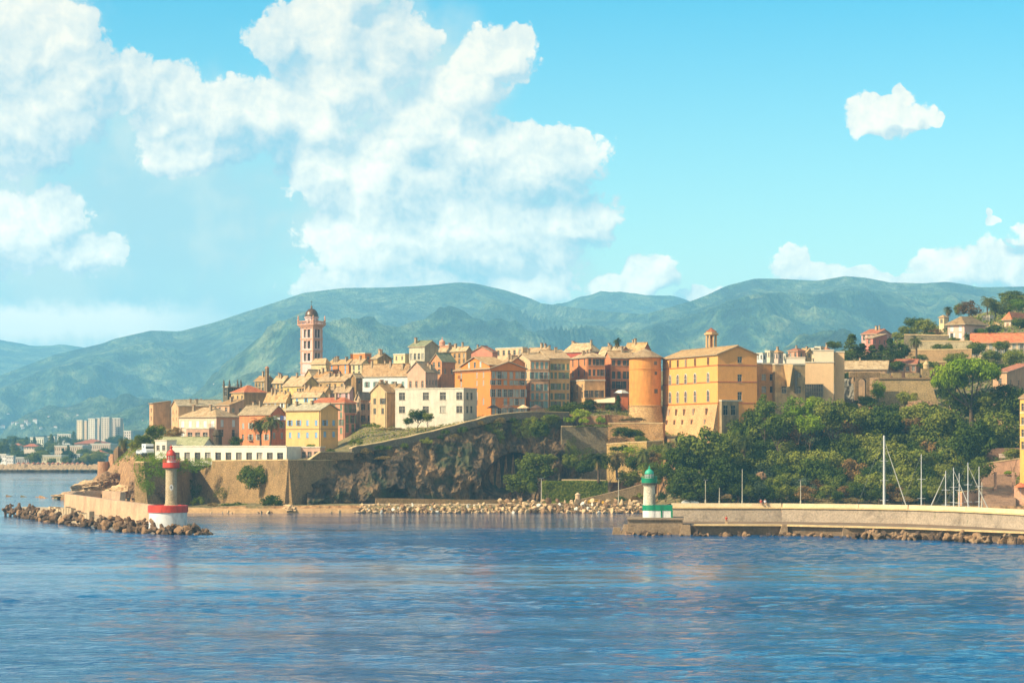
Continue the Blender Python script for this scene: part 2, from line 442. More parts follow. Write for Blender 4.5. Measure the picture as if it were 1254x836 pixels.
# ------------------------------------------------------------------ sky with clouds
def build_world():
    w = bpy.data.worlds.new('World'); SC.world = w; w.use_nodes = True
    t = w.node_tree; t.nodes.clear()
    def n(ty, **k):
        nd = t.nodes.new(ty)
        for a, b in k.items(): setattr(nd, a, b)
        return nd
    def L(a, b): t.links.new(a, b)
    def M(op, a, b=None, c=None, clamp=False):
        m = n('ShaderNodeMath', operation=op, use_clamp=clamp)
        for i, v in enumerate((a, b, c)):
            if v is None: continue
            if isinstance(v, (int, float)): m.inputs[i].default_value = v
            else: L(v, m.inputs[i])
        return m.outputs[0]
    def VM(op, a, b=None, c=None):
        m = n('ShaderNodeVectorMath', operation=op)
        for i, v in enumerate((a, b, c)):
            if v is None: continue
            if isinstance(v, tuple): m.inputs[i].default_value = v
            else: L(v, m.inputs[i])
        return m
    sky = n('ShaderNodeTexSky', sky_type='NISHITA'); sky.sun_disc = False
    sky.sun_elevation = SUN_EL; sky.sun_rotation = SUN_AZ; sky.altitude = 0; sky.air_density = 1.0; sky.dust_density = .6; sky.ozone_density = 1.0
    bgs = n('ShaderNodeBackground'); bgs.inputs[1].default_value = .15
    tc = n('ShaderNodeTexCoord'); sp = n('ShaderNodeSeparateXYZ'); L(tc.outputs['Generated'], sp.inputs[0])
    x, y, z = sp.outputs
    az = M('ARCTAN2', x, y); hyp = M('SQRT', M('ADD', M('MULTIPLY', x, x), M('MULTIPLY', y, y))); el = M('ARCTAN2', z, hyp)
    # coordinates in hundredths of photo pixels at infinity: u right, v up from the horizon
    cv = n('ShaderNodeCombineXYZ'); L(M('MULTIPLY', az, 32.0), cv.inputs[0]); L(M('MULTIPLY', el, 32.0), cv.inputs[1])
    uv = cv.outputs[0]
    # tint: warmer, more turquoise than the physical sky
    g = M('DIVIDE', el, 1.0, clamp=True)
    rp = n('ShaderNodeValToRGB'); L(g, rp.inputs[0]); cr = rp.color_ramp
    while len(cr.elements) < len(SKYTINT): cr.elements.new(.5)
    for e, (p_, c_) in zip(cr.elements, SKYTINT): e.position = p_; e.color = c_
    # unseen sky behind the viewer, tinted bright and warm as added fill light
    bk = n('ShaderNodeMapRange', interpolation_type='SMOOTHSTEP'); L(y, bk.inputs[0]); bk.inputs[1].default_value = .15; bk.inputs[2].default_value = -.45
    tb = n('ShaderNodeMix', data_type='RGBA'); L(bk.outputs[0], tb.inputs[0]); L(rp.outputs[0], tb.inputs[6]); tb.inputs[7].default_value = SKYBACK
    mx = n('ShaderNodeMix', data_type='RGBA', blend_type='MULTIPLY'); mx.inputs[0].default_value = 1
    L(sky.outputs[0], mx.inputs[6]); L(tb.outputs[2], mx.inputs[7]); L(mx.outputs[2], bgs.inputs[0])

    def fbm(vec, scale, det, rough):
        nn = n('ShaderNodeTexNoise', noise_dimensions='2D'); nn.inputs['Scale'].default_value = scale; nn.inputs['Detail'].default_value = det
        nn.inputs['Roughness'].default_value = rough; L(vec, nn.inputs['Vector']); return nn
    def q(px, py): return ((px-627)/100.0, (540-py)/100.0)
    def field(vec, blobs, k=.25):
        cur = None
        for (px, py, rx, ry) in blobs:
            cx, cy = q(px, py); rx /= 100; ry /= 100
            m = VM('MULTIPLY_ADD', vec, (1/rx, 1/ry, 0), (-cx/rx, -cy/ry, 0)).outputs[0]
            d = VM('DOT_PRODUCT', m, m).outputs['Value']
            cur = d if cur is None else M('SMOOTH_MIN', cur, d, k)
        return M('SUBTRACT', 1.0, M('SQRT', cur))
    def smooth(v, a, b):
        m = n('ShaderNodeMapRange', interpolation_type='SMOOTHSTEP'); L(v, m.inputs[0]); m.inputs[1].default_value = a; m.inputs[2].default_value = b
        return m.outputs[0]
    def billow(vec, amp):
        vo = n('ShaderNodeTexVoronoi', feature='F1', voronoi_dimensions='2D'); vo.inputs['Scale'].default_value = 2.2; vo.inputs['Detail'].default_value = 2.6
        vo.inputs['Roughness'].default_value = .66; vo.inputs['Lacunarity'].default_value = 2.3; vo.normalize = True; L(vec, vo.inputs['Vector'])
        return M('MULTIPLY_ADD', vo.outputs['Distance'], -amp*1.5, amp*.42)
    def mixs(base, a, col):
        bg = n('ShaderNodeBackground'); L(col, bg.inputs[0]) if not isinstance(col, tuple) else setattr(bg.inputs[0], 'default_value', col)
        ms = n('ShaderNodeMixShader'); L(a, ms.inputs[0]); L(base, ms.inputs[1]); L(bg.outputs[0], ms.inputs[2]); return ms.outputs[0]
    def mixcol(f, c0, c1):
        c = n('ShaderNodeMix', data_type='RGBA'); L(f, c.inputs[0])
        for i_, v_ in ((6, c0), (7, c1)):
            if isinstance(v_, tuple): c.inputs[i_].default_value = v_
            else: L(v_, c.inputs[i_])
        return c.outputs[2]
    E = 1/SKYK
    def C(r, g_, b): return (lin(r)*E, lin(g_)*E, lin(b)*E, 1)
    haze = [(-80, 160, 260, 260), (200, 270, 260, 190), (470, 200, 170, 220), (620, 280, 130, 130), (150, 390, 420, 70), (450, 50, 100, 90)]
    puffs = [(-10, 60, 130, 110), (70, 60, 66, 66), (100, 110, 62, 74), (20, 150, 90, 80), (-80, 60, 140, 170),
             (170, 108, 40, 44), (215, 140, 60, 56), (270, 150, 62, 58), (330, 145, 62, 50), (385, 150, 50, 48), (240, 185, 90, 34),
             (350, 50, 46, 50), (410, 45, 74, 74), (475, 62, 60, 58), (430, -10, 50, 36), (420, 105, 80, 50),
             (604, 72, 56, 40), (565, 112, 60, 48), (636, 60, 26, 24), (520, 160, 76, 50),
             (395, 212, 56, 44), (470, 225, 96, 74), (570, 200, 100, 72), (670, 205, 80, 54), (455, 300, 98, 70),
             (580, 290, 150, 80), (700, 272, 70, 36), (500, 350, 150, 36), (640, 350, 80, 26),
             (15, 290, 78, 62), (70, 268, 50, 40), (110, 315, 58, 34), (-50, 300, 70, 70), (18, 165, 60, 46),
             (800, 337, 38, 28), (765, 352, 50, 20), (850, 364, 36, 12), (965, 325, 30, 26), (1000, 340, 50, 18), (1070, 347, 60, 12),
             (1155, 332, 40, 30), (1195, 322, 36, 28), (1230, 338, 50, 28), (1270, 320, 40, 46), (1110, 352, 80, 12),
             (1082, 152, 50, 22), (1116, 148, 30, 17), (1048, 146, 20, 25), (1070, 132, 22, 16), (1104, 120, 13, 15), (1094, 132, 20, 12), (1144, 150, 12, 10), (1214, 280, 14, 7), (1208, 270, 6, 8)]
    warp = fbm(uv, 1.6, 2, .6); wv = VM('MULTIPLY', VM('SUBTRACT', warp.outputs['Color'], (.5, .5, .5)).outputs[0], (.34, .34, 0)).outputs[0]
    p0 = VM('ADD', uv, wv).outputs[0]; so_ = (-.11, .15, 0); p1 = VM('ADD', p0, so_).outputs[0]
    fine = fbm(uv, 3.4, 8, .66).outputs['Fac']; broad = fbm(VM('ADD', uv, (5.2, 1.7, 0)).outputs[0], .75, 4, .55).outputs['Fac']
    fn = M('MULTIPLY_ADD', fine, .95, -.475)
    s = bgs.outputs[0]
    hz = M('ADD', field(uv, haze, .5), M('MULTIPLY_ADD', broad, 1.3, -.65))
    s = mixs(s, M('MULTIPLY', smooth(hz, -.15, .6), .88), mixcol(smooth(broad, .38, .62), C(186, 222, 230), C(222, 237, 232)))
    wz = M('ADD', M('SUBTRACT', 1.0, M('ABSOLUTE', M('MULTIPLY_ADD', el, 32/.34, -1.42/.34))), fn)
    wx = smooth(az, -.095, -.15)
    s = mixs(s, M('MULTIPLY', M('MULTIPLY', smooth(wz, .0, .8), wx), .85), (1.7*E, 1.45*E, 1.15*E, 1))
    p2 = VM('ADD', p0, (-.20, .34, 0)).outputs[0]
    F0 = M('MULTIPLY', field(p0, puffs, .12), 1.35); F2 = M('MULTIPLY', field(p2, puffs, .12), 1.35)
    bl0 = billow(p0, .75); bl1 = billow(p1, .75); fi1 = M('MULTIPLY_ADD', fbm(VM('ADD', uv, (-.05, .07, 0)).outputs[0], 3.4, 6, .66).outputs['Fac'], .95, -.475)
    f0 = M('ADD', M('ADD', F0, fn), bl0)
    al = smooth(f0, -.04, .20)
    loc = M('ADD', M('SUBTRACT', bl0, bl1), M('MULTIPLY', M('SUBTRACT', fn, fi1), .8))
    mac = M('MINIMUM', M('MAXIMUM', M('SUBTRACT', M('MINIMUM', F0, .9), M('MINIMUM', F2, .9)), -.5), .30)
    li = M('ADD', M('MULTIPLY_ADD', loc, .8, .48), M('MULTIPLY_ADD', mac, .85, 0), clamp=True)
    li = M('ADD', M('MULTIPLY', li, .84), M('MULTIPLY', smooth(broad, .40, .60), .24), clamp=True)
    al2 = M('MULTIPLY', al, M('MULTIPLY_ADD', smooth(li, .0, .4), .28, .70))
    s = mixs(s, al2, mixcol(li, C(164, 205, 226), mixcol(smooth(el, .17, .035), (1.2*E, 1.09*E, .90*E, 1), (1.75*E, 1.50*E, 1.16*E, 1))))
    out = n('ShaderNodeOutputWorld'); L(s, out.inputs[0])
    w.cycles.sampling_method = 'MANUAL'; w.cycles.sample_map_resolution = 256

def build_haze():
    nt = NT('air'); v = nt.n('ShaderNodeVolumePrincipled'); o = nt.n('ShaderNodeOutputMaterial')
    v.inputs['Color'].default_value = HAZE_COL; v.inputs['Density'].default_value = HAZE; v.inputs['Anisotropy'].default_value = .0
    nt.l(v.outputs[0], o.inputs['Volume'])
    mb = MB(); mb.box((-9000, -1000, -4.5), (18000, 0, 0), (0, 13400, 0), (0, 0, 4.5+HAZE_TOP))
    ob = mb.build('haze', nt.m); ob['kind'] = 'stuff'

# ------------------------------------------------------------------ facades and houses
WINC = [0]
def face(mb, o, u, W, z0, z1, holes, nrm, dep=.25, mi=0):
    """wall sheet with real recessed openings: o corner (Vector), u unit, holes (s0, s1, za, zb)"""
    xs = sorted({0, W}|{h[0] for h in holes}|{h[1] for h in holes}); zs = sorted({z0, z1}|{h[2] for h in holes}|{h[3] for h in holes})
    pt = lambda s, z, d=0: Vector((o.x+u.x*s-nrm.x*d, o.y+u.y*s-nrm.y*d, z))
    for a, b in zip(xs, xs[1:]):
        run = None
        for c, d in zip(zs, zs[1:]):
            m = ((a+b)/2, (c+d)/2)
            inside = any(h[0] < m[0] < h[1] and h[2] < m[1] < h[3] for h in holes)
            if inside:
                if run is not None: mb.quad(pt(a, run), pt(b, run), pt(b, c), pt(a, c), mi); run = None
            elif run is None: run = c
        if run is not None: mb.quad(pt(a, run), pt(b, run), pt(b, z1), pt(a, z1), mi)
    for (a, b, c, d) in holes:
        mb.quad(pt(a, c), pt(b, c), pt(b, c, dep), pt(a, c, dep), mi); mb.quad(pt(a, d), pt(b, d), pt(b, d, dep), pt(a, d, dep), mi)
        mb.quad(pt(a, c), pt(a, d), pt(a, d, dep), pt(a, c, dep), mi); mb.quad(pt(b, c), pt(b, d), pt(b, d, dep), pt(b, c, dep), mi)
SH = {'blue': (140, 180, 215), 'green': (125, 140, 110), 'white': (240, 240, 230), 'brown': (175, 135, 105), 'teal': (135, 165, 155), 'grey': (175, 175, 160), 'dark': (100, 92, 76)}
def window(parent, o, u, nrm, h, shut=None, frame=(200, 190, 170), arch=False, base=.22, sur=None):
    a, b, c, d = h
    pt = lambda s, z, q: Vector((o.x+u.x*s+nrm.x*q, o.y+u.y*s+nrm.y*q, z))
    mb = MB(); e = .004
    mb.box(pt(a-.05, c-.05, -base-.03), u*(b-a+.1), nrm*.05, Vector((0, 0, d-c+.1)), 0)      # pane
    wd, hd = b-a, d-c
    ft = .07
    if wd > .6 and shut != 'closed' and hd > .7:
        mb.box(pt(a, c, -base+.022), u*ft, nrm*.05, Vector((0, 0, hd)), 1); mb.box(pt(b-ft, c, -base+.022), u*ft, nrm*.05, Vector((0, 0, hd)), 1)
        mb.box(pt((a+b)/2-ft/2, c, -base+.022), u*ft, nrm*.05, Vector((0, 0, hd)), 1)
        mb.box(pt(a+ft, c+hd*.62, -base+.02), u*(wd-2*ft), nrm*.04, Vector((0, 0, ft)), 1); mb.box(pt(a+ft, d-ft, -base+.02), u*(wd-2*ft), nrm*.04, Vector((0, 0, ft)), 1)
    if hd > 1.1: mb.box(pt(a-.1, c-.1, .002), u*(wd+.2), nrm*.12, Vector((0, 0, .1)), 2)        # sill
    w = mb.build('window', [glass(), paint(frame), paint(sur or (215, 195, 165))], parent)
    return w
def shutters(win, o, u, nrm, h, col, mode):
    a, b, c, d = h; m = paint(col, 'shutter_paint', .6, .3); wd = b-a
    pt = lambda s, z, q: Vector((o.x+u.x*s+nrm.x*q, o.y+u.y*s+nrm.y*q, z))
    if mode == 'closed':
        mb = MB(); mb.box(pt(a+.015, c+.015, -.10), u*(wd-.03), nrm*.05, Vector((0, 0, d-c-.03)))
        mb.build('shutter', m, win)
    else:
        for s0 in (a-wd*.5-.03, b+.03):
            mb = MB(); mb.box(pt(s0, c, .02), u*(wd*.5), nrm*.05, Vector((0, 0, d-c))); mb.build('shutter', m, win)

def wgrid(C, W, Y, spec, rng):
    """spec: dict(n or f, r=[(py_centre, height_m)...], w, p) -> holes"""
    out = []
    if not spec: return out
    fr = spec.get('f') or [(i+.5)/spec['n'] for i in range(spec['n'])]
    for (py, hh) in spec['r']:
        zc = ZZ(py, Y)
        for q in fr:
            if rng.random() < spec.get('p', 1.0):
                w = min(spec.get('w', 1.0), W/len(fr)*.62)
                out.append((q*W-w/2, q*W+w/2, zc-hh/2, zc+hh/2))
    return out

def dirs(a): return Vector((-cos(a), sin(a), 0)), Vector((sin(a), cos(a), 0))
def widths(x0, xc, x1, Y, a, D=8):
    Cx = XX(xc, Y); k = (x0-627)/F; k1 = (x1-627)/F
    W = (Cx-k*Y)/(cos(a)+k*sin(a)); V = (k1*Y-Cx)/(sin(a)-k1*cos(a)) if x1 > xc+.3 else D
    return W, V

def slab(mb, pts, th, mi, eu):
    """thick roof plane; uv in metres: u along the eave"""
    pts = [Vector(q) for q in pts]; nrm = (pts[1]-pts[0]).cross(pts[-1]-pts[0]).normalized()
    if nrm.z < 0: pts = pts[::-1]; nrm = -nrm
    eu = Vector(eu).normalized(); ev = nrm.cross(eu)
    n = len(pts); top = pts; bot = [q-Vector((0, 0, th)) for q in pts]
    mb.add(top, [tuple(range(n))], mi, [[((q.dot(eu)), q.dot(ev)) for q in top]])
    mb.add(bot, [tuple(range(n-1, -1, -1))], mi+1)
    for i in range(n):
        j = (i+1) % n; mb.quad(bot[i], bot[j], top[j], top[i], mi+1)

HN = [0]
def house(label, x0, xc, x1, ye, yb, Y, a=50, col=(230, 180, 120), roof='gl', yr=None, rc='old', wl=None, wr=None, D=8, sh=None, age=.5,
          ov=.35, chim=0, name='house', cat='house', group=None, bands=(), bandc=None, col2=None, colR=None, gw=0, extra=None, closed=.6, base_up=None):
    rng = random.Random(len(label)*131+int(x0*7)); HN[0] += 1
    a = R(a); dl, dr = dirs(a); W, V = widths(x0, xc, x1, Y, a, D)
    C = Vector((XX(xc, Y), Y, 0)); ze = ZZ(ye, Y); zb = ZZ(yb, Y)
    nl = Vector((-sin(a), -cos(a), 0)); nr = Vector((cos(a), -sin(a), 0))
    c1 = C+dl*W; c2 = C+dl*W+dr*V; c3 = C+dr*V
    g = min(zg(PX(q.x, q.y), q.y, False) for q in (C, c1, c2, c3))
    zbot = min(zb, g)-1.0
    if colR: colR = tuple(int(min(255, (p*.55+q*.45)*1.04)) for p, q in zip(col, colR))  # right-face colours, many darkened to carry shade, eased towards the left face
    cen = (C+c2)/2; root = empty(name, (cen.x, cen.y, zbot), label, cat, group)
    mb = MB()
    hl = wgrid(C, W, Y, wl, rng); hr = wgrid(C, V, Y, wr, rng)
    ok = lambda h: h[3] < ze-.2 and h[2] > zbot+.1
    hl = [h for h in hl if ok(h)]; hr = [h for h in hr if ok(h)]
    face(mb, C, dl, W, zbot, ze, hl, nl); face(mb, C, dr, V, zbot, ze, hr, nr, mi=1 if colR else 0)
    Z = lambda q, z: Vector((q.x, q.y, z))
    mb.quad(Z(c1, zbot), Z(c2, zbot), Z(c2, ze), Z(c1, ze)); mb.quad(Z(c3, zbot), Z(c2, zbot), Z(c2, ze), Z(c3, ze))
    rise = (ye-yr)*Y/F if yr is not None else 2.0
    rb = MB(); rm = [tiles(rc), paint((190, 165, 130), 'eave_board')]
    th = .22
    if roof == 'gl':       # ridge along the left face, gables on the right face and far end
        r1 = Z(C+dr*V/2, ze+rise); r2 = Z(c1+dr*V/2, ze+rise)
        mb.add([Z(C, ze), Z(c3, ze), r1-Vector((0, 0, .05))], [(0, 1, 2)], 1 if colR else 0); mb.add([Z(c1, ze), Z(c2, ze), r2-Vector((0, 0, .05))], [(0, 1, 2)])
        sl = rise/(V/2); od = Vector((0, 0, -ov*sl))
        e = dl*ov
        up = Vector((0, 0, th))
        slab(rb, [Z(C, ze)-dr*ov+od-e+up, Z(c1, ze)-dr*ov+od+e+up, r2+e+up, r1-e+up], th, 0, dl)
        slab(rb, [Z(c3, ze)+dr*ov+od-e+up, Z(c2, ze)+dr*ov+od+e+up, r2+e+up, r1-e+up], th, 0, dl)
        rb.tube(r1-e+up, r2+e+up, .16, n=6, mi=0)
        rp = lambda s, t: (Z(C+dl*(W*s)+dr*(V*t), ze+rise*(1-abs(2*t-1))))
    elif roof == 'gr':
        r1 = Z(C+dl*W/2, ze+rise); r2 = Z(c3+dl*W/2, ze+rise)
        mb.add([Z(C, ze), Z(c1, ze), r1-Vector((0, 0, .05))], [(0, 1, 2)]); mb.add([Z(c3, ze), Z(c2, ze), r2-Vector((0, 0, .05))], [(0, 1, 2)])
        sl = rise/(W/2); od = Vector((0, 0, -ov*sl)); e = dr*ov; up = Vector((0, 0, th))
        slab(rb, [Z(C, ze)-dl*ov+od-e+up, Z(c3, ze)-dl*ov+od+e+up, r2+e+up, r1-e+up], th, 0, dr)
        slab(rb, [Z(c1, ze)+dl*ov+od-e+up, Z(c2, ze)+dl*ov+od+e+up, r2+e+up, r1-e+up], th, 0, dr)
        rb.tube(r1-e+up, r2+e+up, .16, n=6, mi=0)
        rp = lambda s, t: (Z(C+dl*(W*s)+dr*(V*t), ze+rise*(1-abs(2*s-1))))
        if gw:
            for q in ([.5] if gw == 1 else [.3, .5, .7]):
                zc = ze+rise*.3; h = (W*q-.45, W*q+.45, zc-.6, zc+.5)
                window(root, C, dl, nl, h, base=-.035)
    elif roof == 'hip':
        ins = min(W, V)/2
        A0 = Z(C, ze)-dl*ov-dr*ov; A1 = Z(c1, ze)+dl*ov-dr*ov; A2 = Z(c2, ze)+dl*ov+dr*ov; A3 = Z(c3, ze)-dl*ov+dr*ov
        up = Vector((0, 0, th)); A0, A1, A2, A3 = [q+up for q in (A0, A1, A2, A3)]
        if W > V: r1 = Z(C+dl*ins+dr*V/2, ze+rise)+up; r2 = Z(c1-dl*ins+dr*V/2, ze+rise)+up
        else: r1 = Z(C+dl*W/2+dr*ins, ze+rise)+up; r2 = Z(c3+dl*W/2-dr*ins, ze+rise)+up
        if W > V:
            slab(rb, [A0, A1, r2, r1], th, 0, dl); slab(rb, [A3, A2, r2, r1], th, 0, dl); slab(rb, [A1, A2, r2], th, 0, dr); slab(rb, [A0, A3, r1], th, 0, dr)
        else:
            slab(rb, [A0, A3, r2, r1], th, 0, dr); slab(rb, [A1, A2, r2, r1], th, 0, dr); slab(rb, [A0, A1, r1], th, 0, dl); slab(rb, [A3, A2, r2], th, 0, dl)
        rp = lambda s, t: (Z(C+dl*(W*s)+dr*(V*t), ze+rise*.7))
    elif roof == 'shed':   # low at the left face, high behind
        up = Vector((0, 0, th)); e = dl*ov; sl = rise/V
        mb.add([Z(C, ze), Z(c3, ze), Z(c3, ze+rise)], [(0, 1, 2)], 1 if colR else 0); mb.add([Z(c1, ze), Z(c2, ze), Z(c2, ze+rise)], [(0, 1, 2)])
        mb.quad(Z(c3, ze), Z(c2, ze), Z(c2, ze+rise), Z(c3, ze+rise))
        slab(rb, [Z(C, ze-ov*sl)-dr*ov-e+up, Z(c1, ze-ov*sl)-dr*ov+e+up, Z(c2, ze+rise)+e+up, Z(c3, ze+rise)-e+up], th, 0, dl)
        rp = lambda s, t: (Z(C+dl*(W*s)+dr*(V*t), ze+rise*t))
    elif roof == 'shedr':  # low at the right face corner, rises to the left
        up = Vector((0, 0, th)); e = dr*ov; sl = rise/W
        mb.add([Z(C, ze), Z(c1, ze), Z(c1, ze+rise)], [(0, 1, 2)]); mb.add([Z(c3, ze), Z(c2, ze), Z(c2, ze+rise)], [(0, 1, 2)])
        mb.quad(Z(c1, ze), Z(c2, ze), Z(c2, ze+rise), Z(c1, ze+rise))
        slab(rb, [Z(C, ze-ov*sl)-dl*ov-e+up, Z(c3, ze-ov*sl)-dl*ov+e+up, Z(c2, ze+rise)+e+up, Z(c1, ze+rise)-e+up], th, 0, dr)
        rp = lambda s, t: (Z(C+dl*(W*s)+dr*(V*t), ze+rise*s))
    else:                  # flat with parapet coping
        rm = [stone((200, 185, 150), 'flat_roof', .6, .6, False), paint((225, 210, 180), 'coping')]
        rb.quad(Z(C, ze-.05), Z(c1, ze-.05), Z(c2, ze-.05), Z(c3, ze-.05), 0)
        t = .3; hh = .35
        for (p, q, d_) in ((C, c1, dr), (c3, c2, -dr)):
            dd = (q-p).normalized(); rb.box(Z(p, ze+.002)-dd*.12-d_*.12, dd*((q-p).length+.24), d_*t, Vector((0, 0, hh)), 1)
        for (p, q, d_) in ((C, c3, dl), (c1, c2, -dl)):
            dd = (q-p).normalized(); rb.box(Z(p, ze+.002)+dd*(t-.12)-d_*.12, dd*((q-p).length-2*t+.24), d_*t, Vector((0, 0, hh)), 1)
        rp = lambda s, t: (Z(C+dl*(W*s)+dr*(V*t), ze-.1))
    # string bands on both visible faces
    for by in bands:
        zc = ZZ(by, Y); bm_ = 2
        mb.box(Z(C-dl*.0-nl*.05+nr*.06, zc-.14), dl*(W+.06), nl*.11+Vector((0, 0, 0)), Vector((0, 0, .28)), 2)
        mb.box(Z(C-nr*.05+nl*.06, zc-.14)-dr*0, dr*(V), nr*.11, Vector((0, 0, .28)), 2)
    if col2:              # stone base storey
        pass
    if Y < 770 and name == 'house' and roof != 'flat' and rng.random() < .6:
        pb = MB(); q0 = C+nl*.12+dl*.3; pb.tube(Vector((q0.x, q0.y, zbot)), Vector((q0.x, q0.y, ze-.1)), .07); pb.build('drainpipe', paint((120, 100, 80), 'zinc'), root)
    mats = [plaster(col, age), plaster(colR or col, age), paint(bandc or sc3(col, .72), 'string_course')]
    mb.build('wall', mats, root)
    ro = rb.build('roof', rm, root)
    for i in range(chim):
        s, t = rng.uniform(.12, .88), rng.choice([.3, .42, .62]) if roof != 'shed' else .5
        q = rp(s, t); cb = MB(); w = rng.uniform(.5, .8); hgt = rng.uniform(1.1, 1.9)
        cb.cbox(q-Vector((0, 0, .6)), w, w*.8, hgt+.6, 0, pi/2-a); cb.cbox(q+Vector((0, 0, hgt)), w+.18, w*.8+.18, .12, 1, pi/2-a)
        cb.build('chimney', [plaster((205, 175, 135), .8), tiles('rust')], ro)
    for (hs, o_, u_, n_) in ((hl, C, dl, nl), (hr, C, dr, nr)):
        for h in hs:
            w = window(root, o_, u_, n_, h); WINC[0] += 1
            if Y < 760 and h[3]-h[2] > 1.6 and name == 'house' and rng.random() < .16: balcony(root, o_, u_, n_, h)
            if sh and (h[1]-h[0]) > .5:
                r_ = rng.random()
                if r_ < closed: shutters(w, o_, u_, n_, h, SH[sh] if sh in SH else sh, 'closed')
                elif r_ < .92: shutters(w, o_, u_, n_, h, SH[sh] if sh in SH else sh, 'open')
    return dict(root=root, C=C, dl=dl, dr=dr, nl=nl, nr=nr, W=W, V=V, ze=ze, zb=zb, c1=c1, c2=c2, c3=c3, roof=ro, a=a)
def balcony(root, o, u, n_, h):
    a, b, c, d = h; pt = lambda s, z, q: Vector((o.x+u.x*s+n_.x*q, o.y+u.y*s+n_.y*q, z)); mb = MB()
    mb.box(pt(a-.35, c-.16, .01), u*(b-a+.7), n_*.75, Vector((0, 0, .12)), 0)
    for i in range(9): s = a-.32+(b-a+.62)*i/8; mb.box(pt(s, c-.04, .70), u*.035, n_*.035, Vector((0, 0, .9)), 1)
    mb.box(pt(a-.35, c+.86, .68), u*(b-a+.7), n_*.07, Vector((0, 0, .06)), 1)
    for s in (a-.35, b+.31): mb.box(pt(s, c+.86, .02), u*.05, n_*.66, Vector((0, 0, .06)), 1)
    mb.build('balcony', [paint((205, 180, 145)), paint((70, 65, 60), 'iron')], root)
def sc3(c, k): return tuple(min(255, int(v*k)) for v in c)

# ------------------------------------------------------------------ vegetation
def crown_mesh(name, seed, n, shape, mat, ls=.11):
    r = random.Random(seed); mb = MB()
    clumps = []
    K = {'round': 34, 'tall': 34, 'cypress': 40, 'umbrella': 46, 'bush': 20, 'ivy': 40}[shape]
    for i in range(K):
        while True:
            p = Vector((r.uniform(-1, 1), r.uniform(-1, 1), r.uniform(-1, 1)))
            if p.length <= 1: break
        p = p.normalized()*r.uniform(.42, .78) if shape not in ('ivy',) else p*.85
        rad = r.uniform(.2, .38)
        if shape == 'round': c = Vector((p.x, p.y, p.z*.78+.05)); c *= r.uniform(.85, 1.08)
        elif shape == 'tall': c = Vector((p.x*.72, p.y*.72, p.z*1.15)); rad *= .85
        elif shape == 'cypress':
            h = r.uniform(-1, 1); w = .30*(1-max(0, h)**1.6)*min(1, 1.4+h*.8); a = r.uniform(0, 6.28); c = Vector((cos(a)*w*.6, sin(a)*w*.6, h*1.15)); rad = r.uniform(.12, .2)*(1.25-.6*max(0, h))
        elif shape == 'umbrella': 
            a = r.uniform(0, 6.28); q = sqrt(r.random())*.86; c = Vector((cos(a)*q, sin(a)*q, .24*(1-q*q)+r.uniform(-.04, .04))); rad = r.uniform(.17, .27)
        elif shape == 'bush': c = Vector((p.x, p.y, abs(p.z)*.8)); rad *= .9
        else: c = Vector((p.x, p.y*.5, p.z))
        clumps.append((c, rad))
    per = n//K
    for (c, rad) in clumps:
        fl = .55 if shape == 'umbrella' else .85
        for k in range(per):
            d = Vector((r.gauss(0, 1), r.gauss(0, 1), r.gauss(.25, 1))).normalized()
            p = c+Vector((d.x, d.y, d.z*fl))*rad*r.uniform(.6, 1.12)
            nn = (d+Vector((r.gauss(0, .5), r.gauss(0, .5), r.gauss(.2, .5)))).normalized()
            x = nn.orthogonal().normalized(); ang = r.uniform(0, 6.28); y = nn.cross(x); x, y = x*cos(ang)+y*sin(ang), y*cos(ang)-x*sin(ang)
            s = ls*r.uniform(.5, 1.2)
            mb.add([p-x*s*.5, p-y*s*.32+nn*s*.08, p+x*s*.5, p+y*s*.32+nn*s*.08], [(0, 1, 2, 3)])
    return mb.mesh(name, mat)
PROTO = {}
def proto(kind, shape, mat, n, ls, k=3):
    PROTO[kind] = [crown_mesh('crown', 11*i+len(kind), n, shape, mat, ls) for i in range(k)]
def trunk_mesh(forks=3, seed=1):
    r = random.Random(seed); mb = MB()
    pts = [Vector((0, 0, -.5))]; 
    for i in range(4): pts.append(Vector((r.uniform(-.06, .06)*(i+1), r.uniform(-.06, .06)*(i+1), -.5+.28*(i+1))))
    for i in range(4): mb.tube(pts[i], pts[i+1], .055-.009*i, .055-.009*(i+1), 7)
    for k in range(forks+2):
        a = 6.28*k/(forks+2)+r.uniform(-.4, .4); b = pts[2+k % 3]
        q = b+Vector((cos(a)*.3, sin(a)*.3, r.uniform(.3, .5))); mb.tube(b, q, .028, .016, 5); mb.tube(q, q+Vector((cos(a)*.22, sin(a)*.22, .25)), .016, .007, 5)
    return mb.mesh('trunk', BARK)
def setup_veg():
    proto('oak', 'round', L_OLIVE, 3400, .125, 4); proto('holm', 'round', L_DARK, 3400, .125, 3); proto('bright', 'round', L_BRIGHT, 2600, .12, 3)
    proto('tall', 'tall', L_PINE, 2400, .12, 2); proto('cypress', 'cypress', L_DARK, 3600, .085, 2); proto('umbrella', 'umbrella', L_BRIGHT, 9000, .07, 2)
    proto('bush', 'bush', L_OLIVE, 1100, .16, 3); proto('brightbush', 'bush', L_BRIGHT, 1100, .16, 2); proto('dry', 'bush', L_DRY, 900, .16, 2)
    proto('rust', 'round', L_RUST, 1600, .14, 1); proto('grey', 'round', L_GREY, 2400, .12, 2); proto('ivy', 'ivy', L_BRIGHT, 1500, .1, 2); proto('darkivy', 'ivy', L_DARK, 1500, .1, 2)
    proto('darkbush', 'bush', L_DARK, 1100, .16, 2)
    for i in range(3): PROTO.setdefault('trunk', []).append(trunk_mesh(3, i+3))
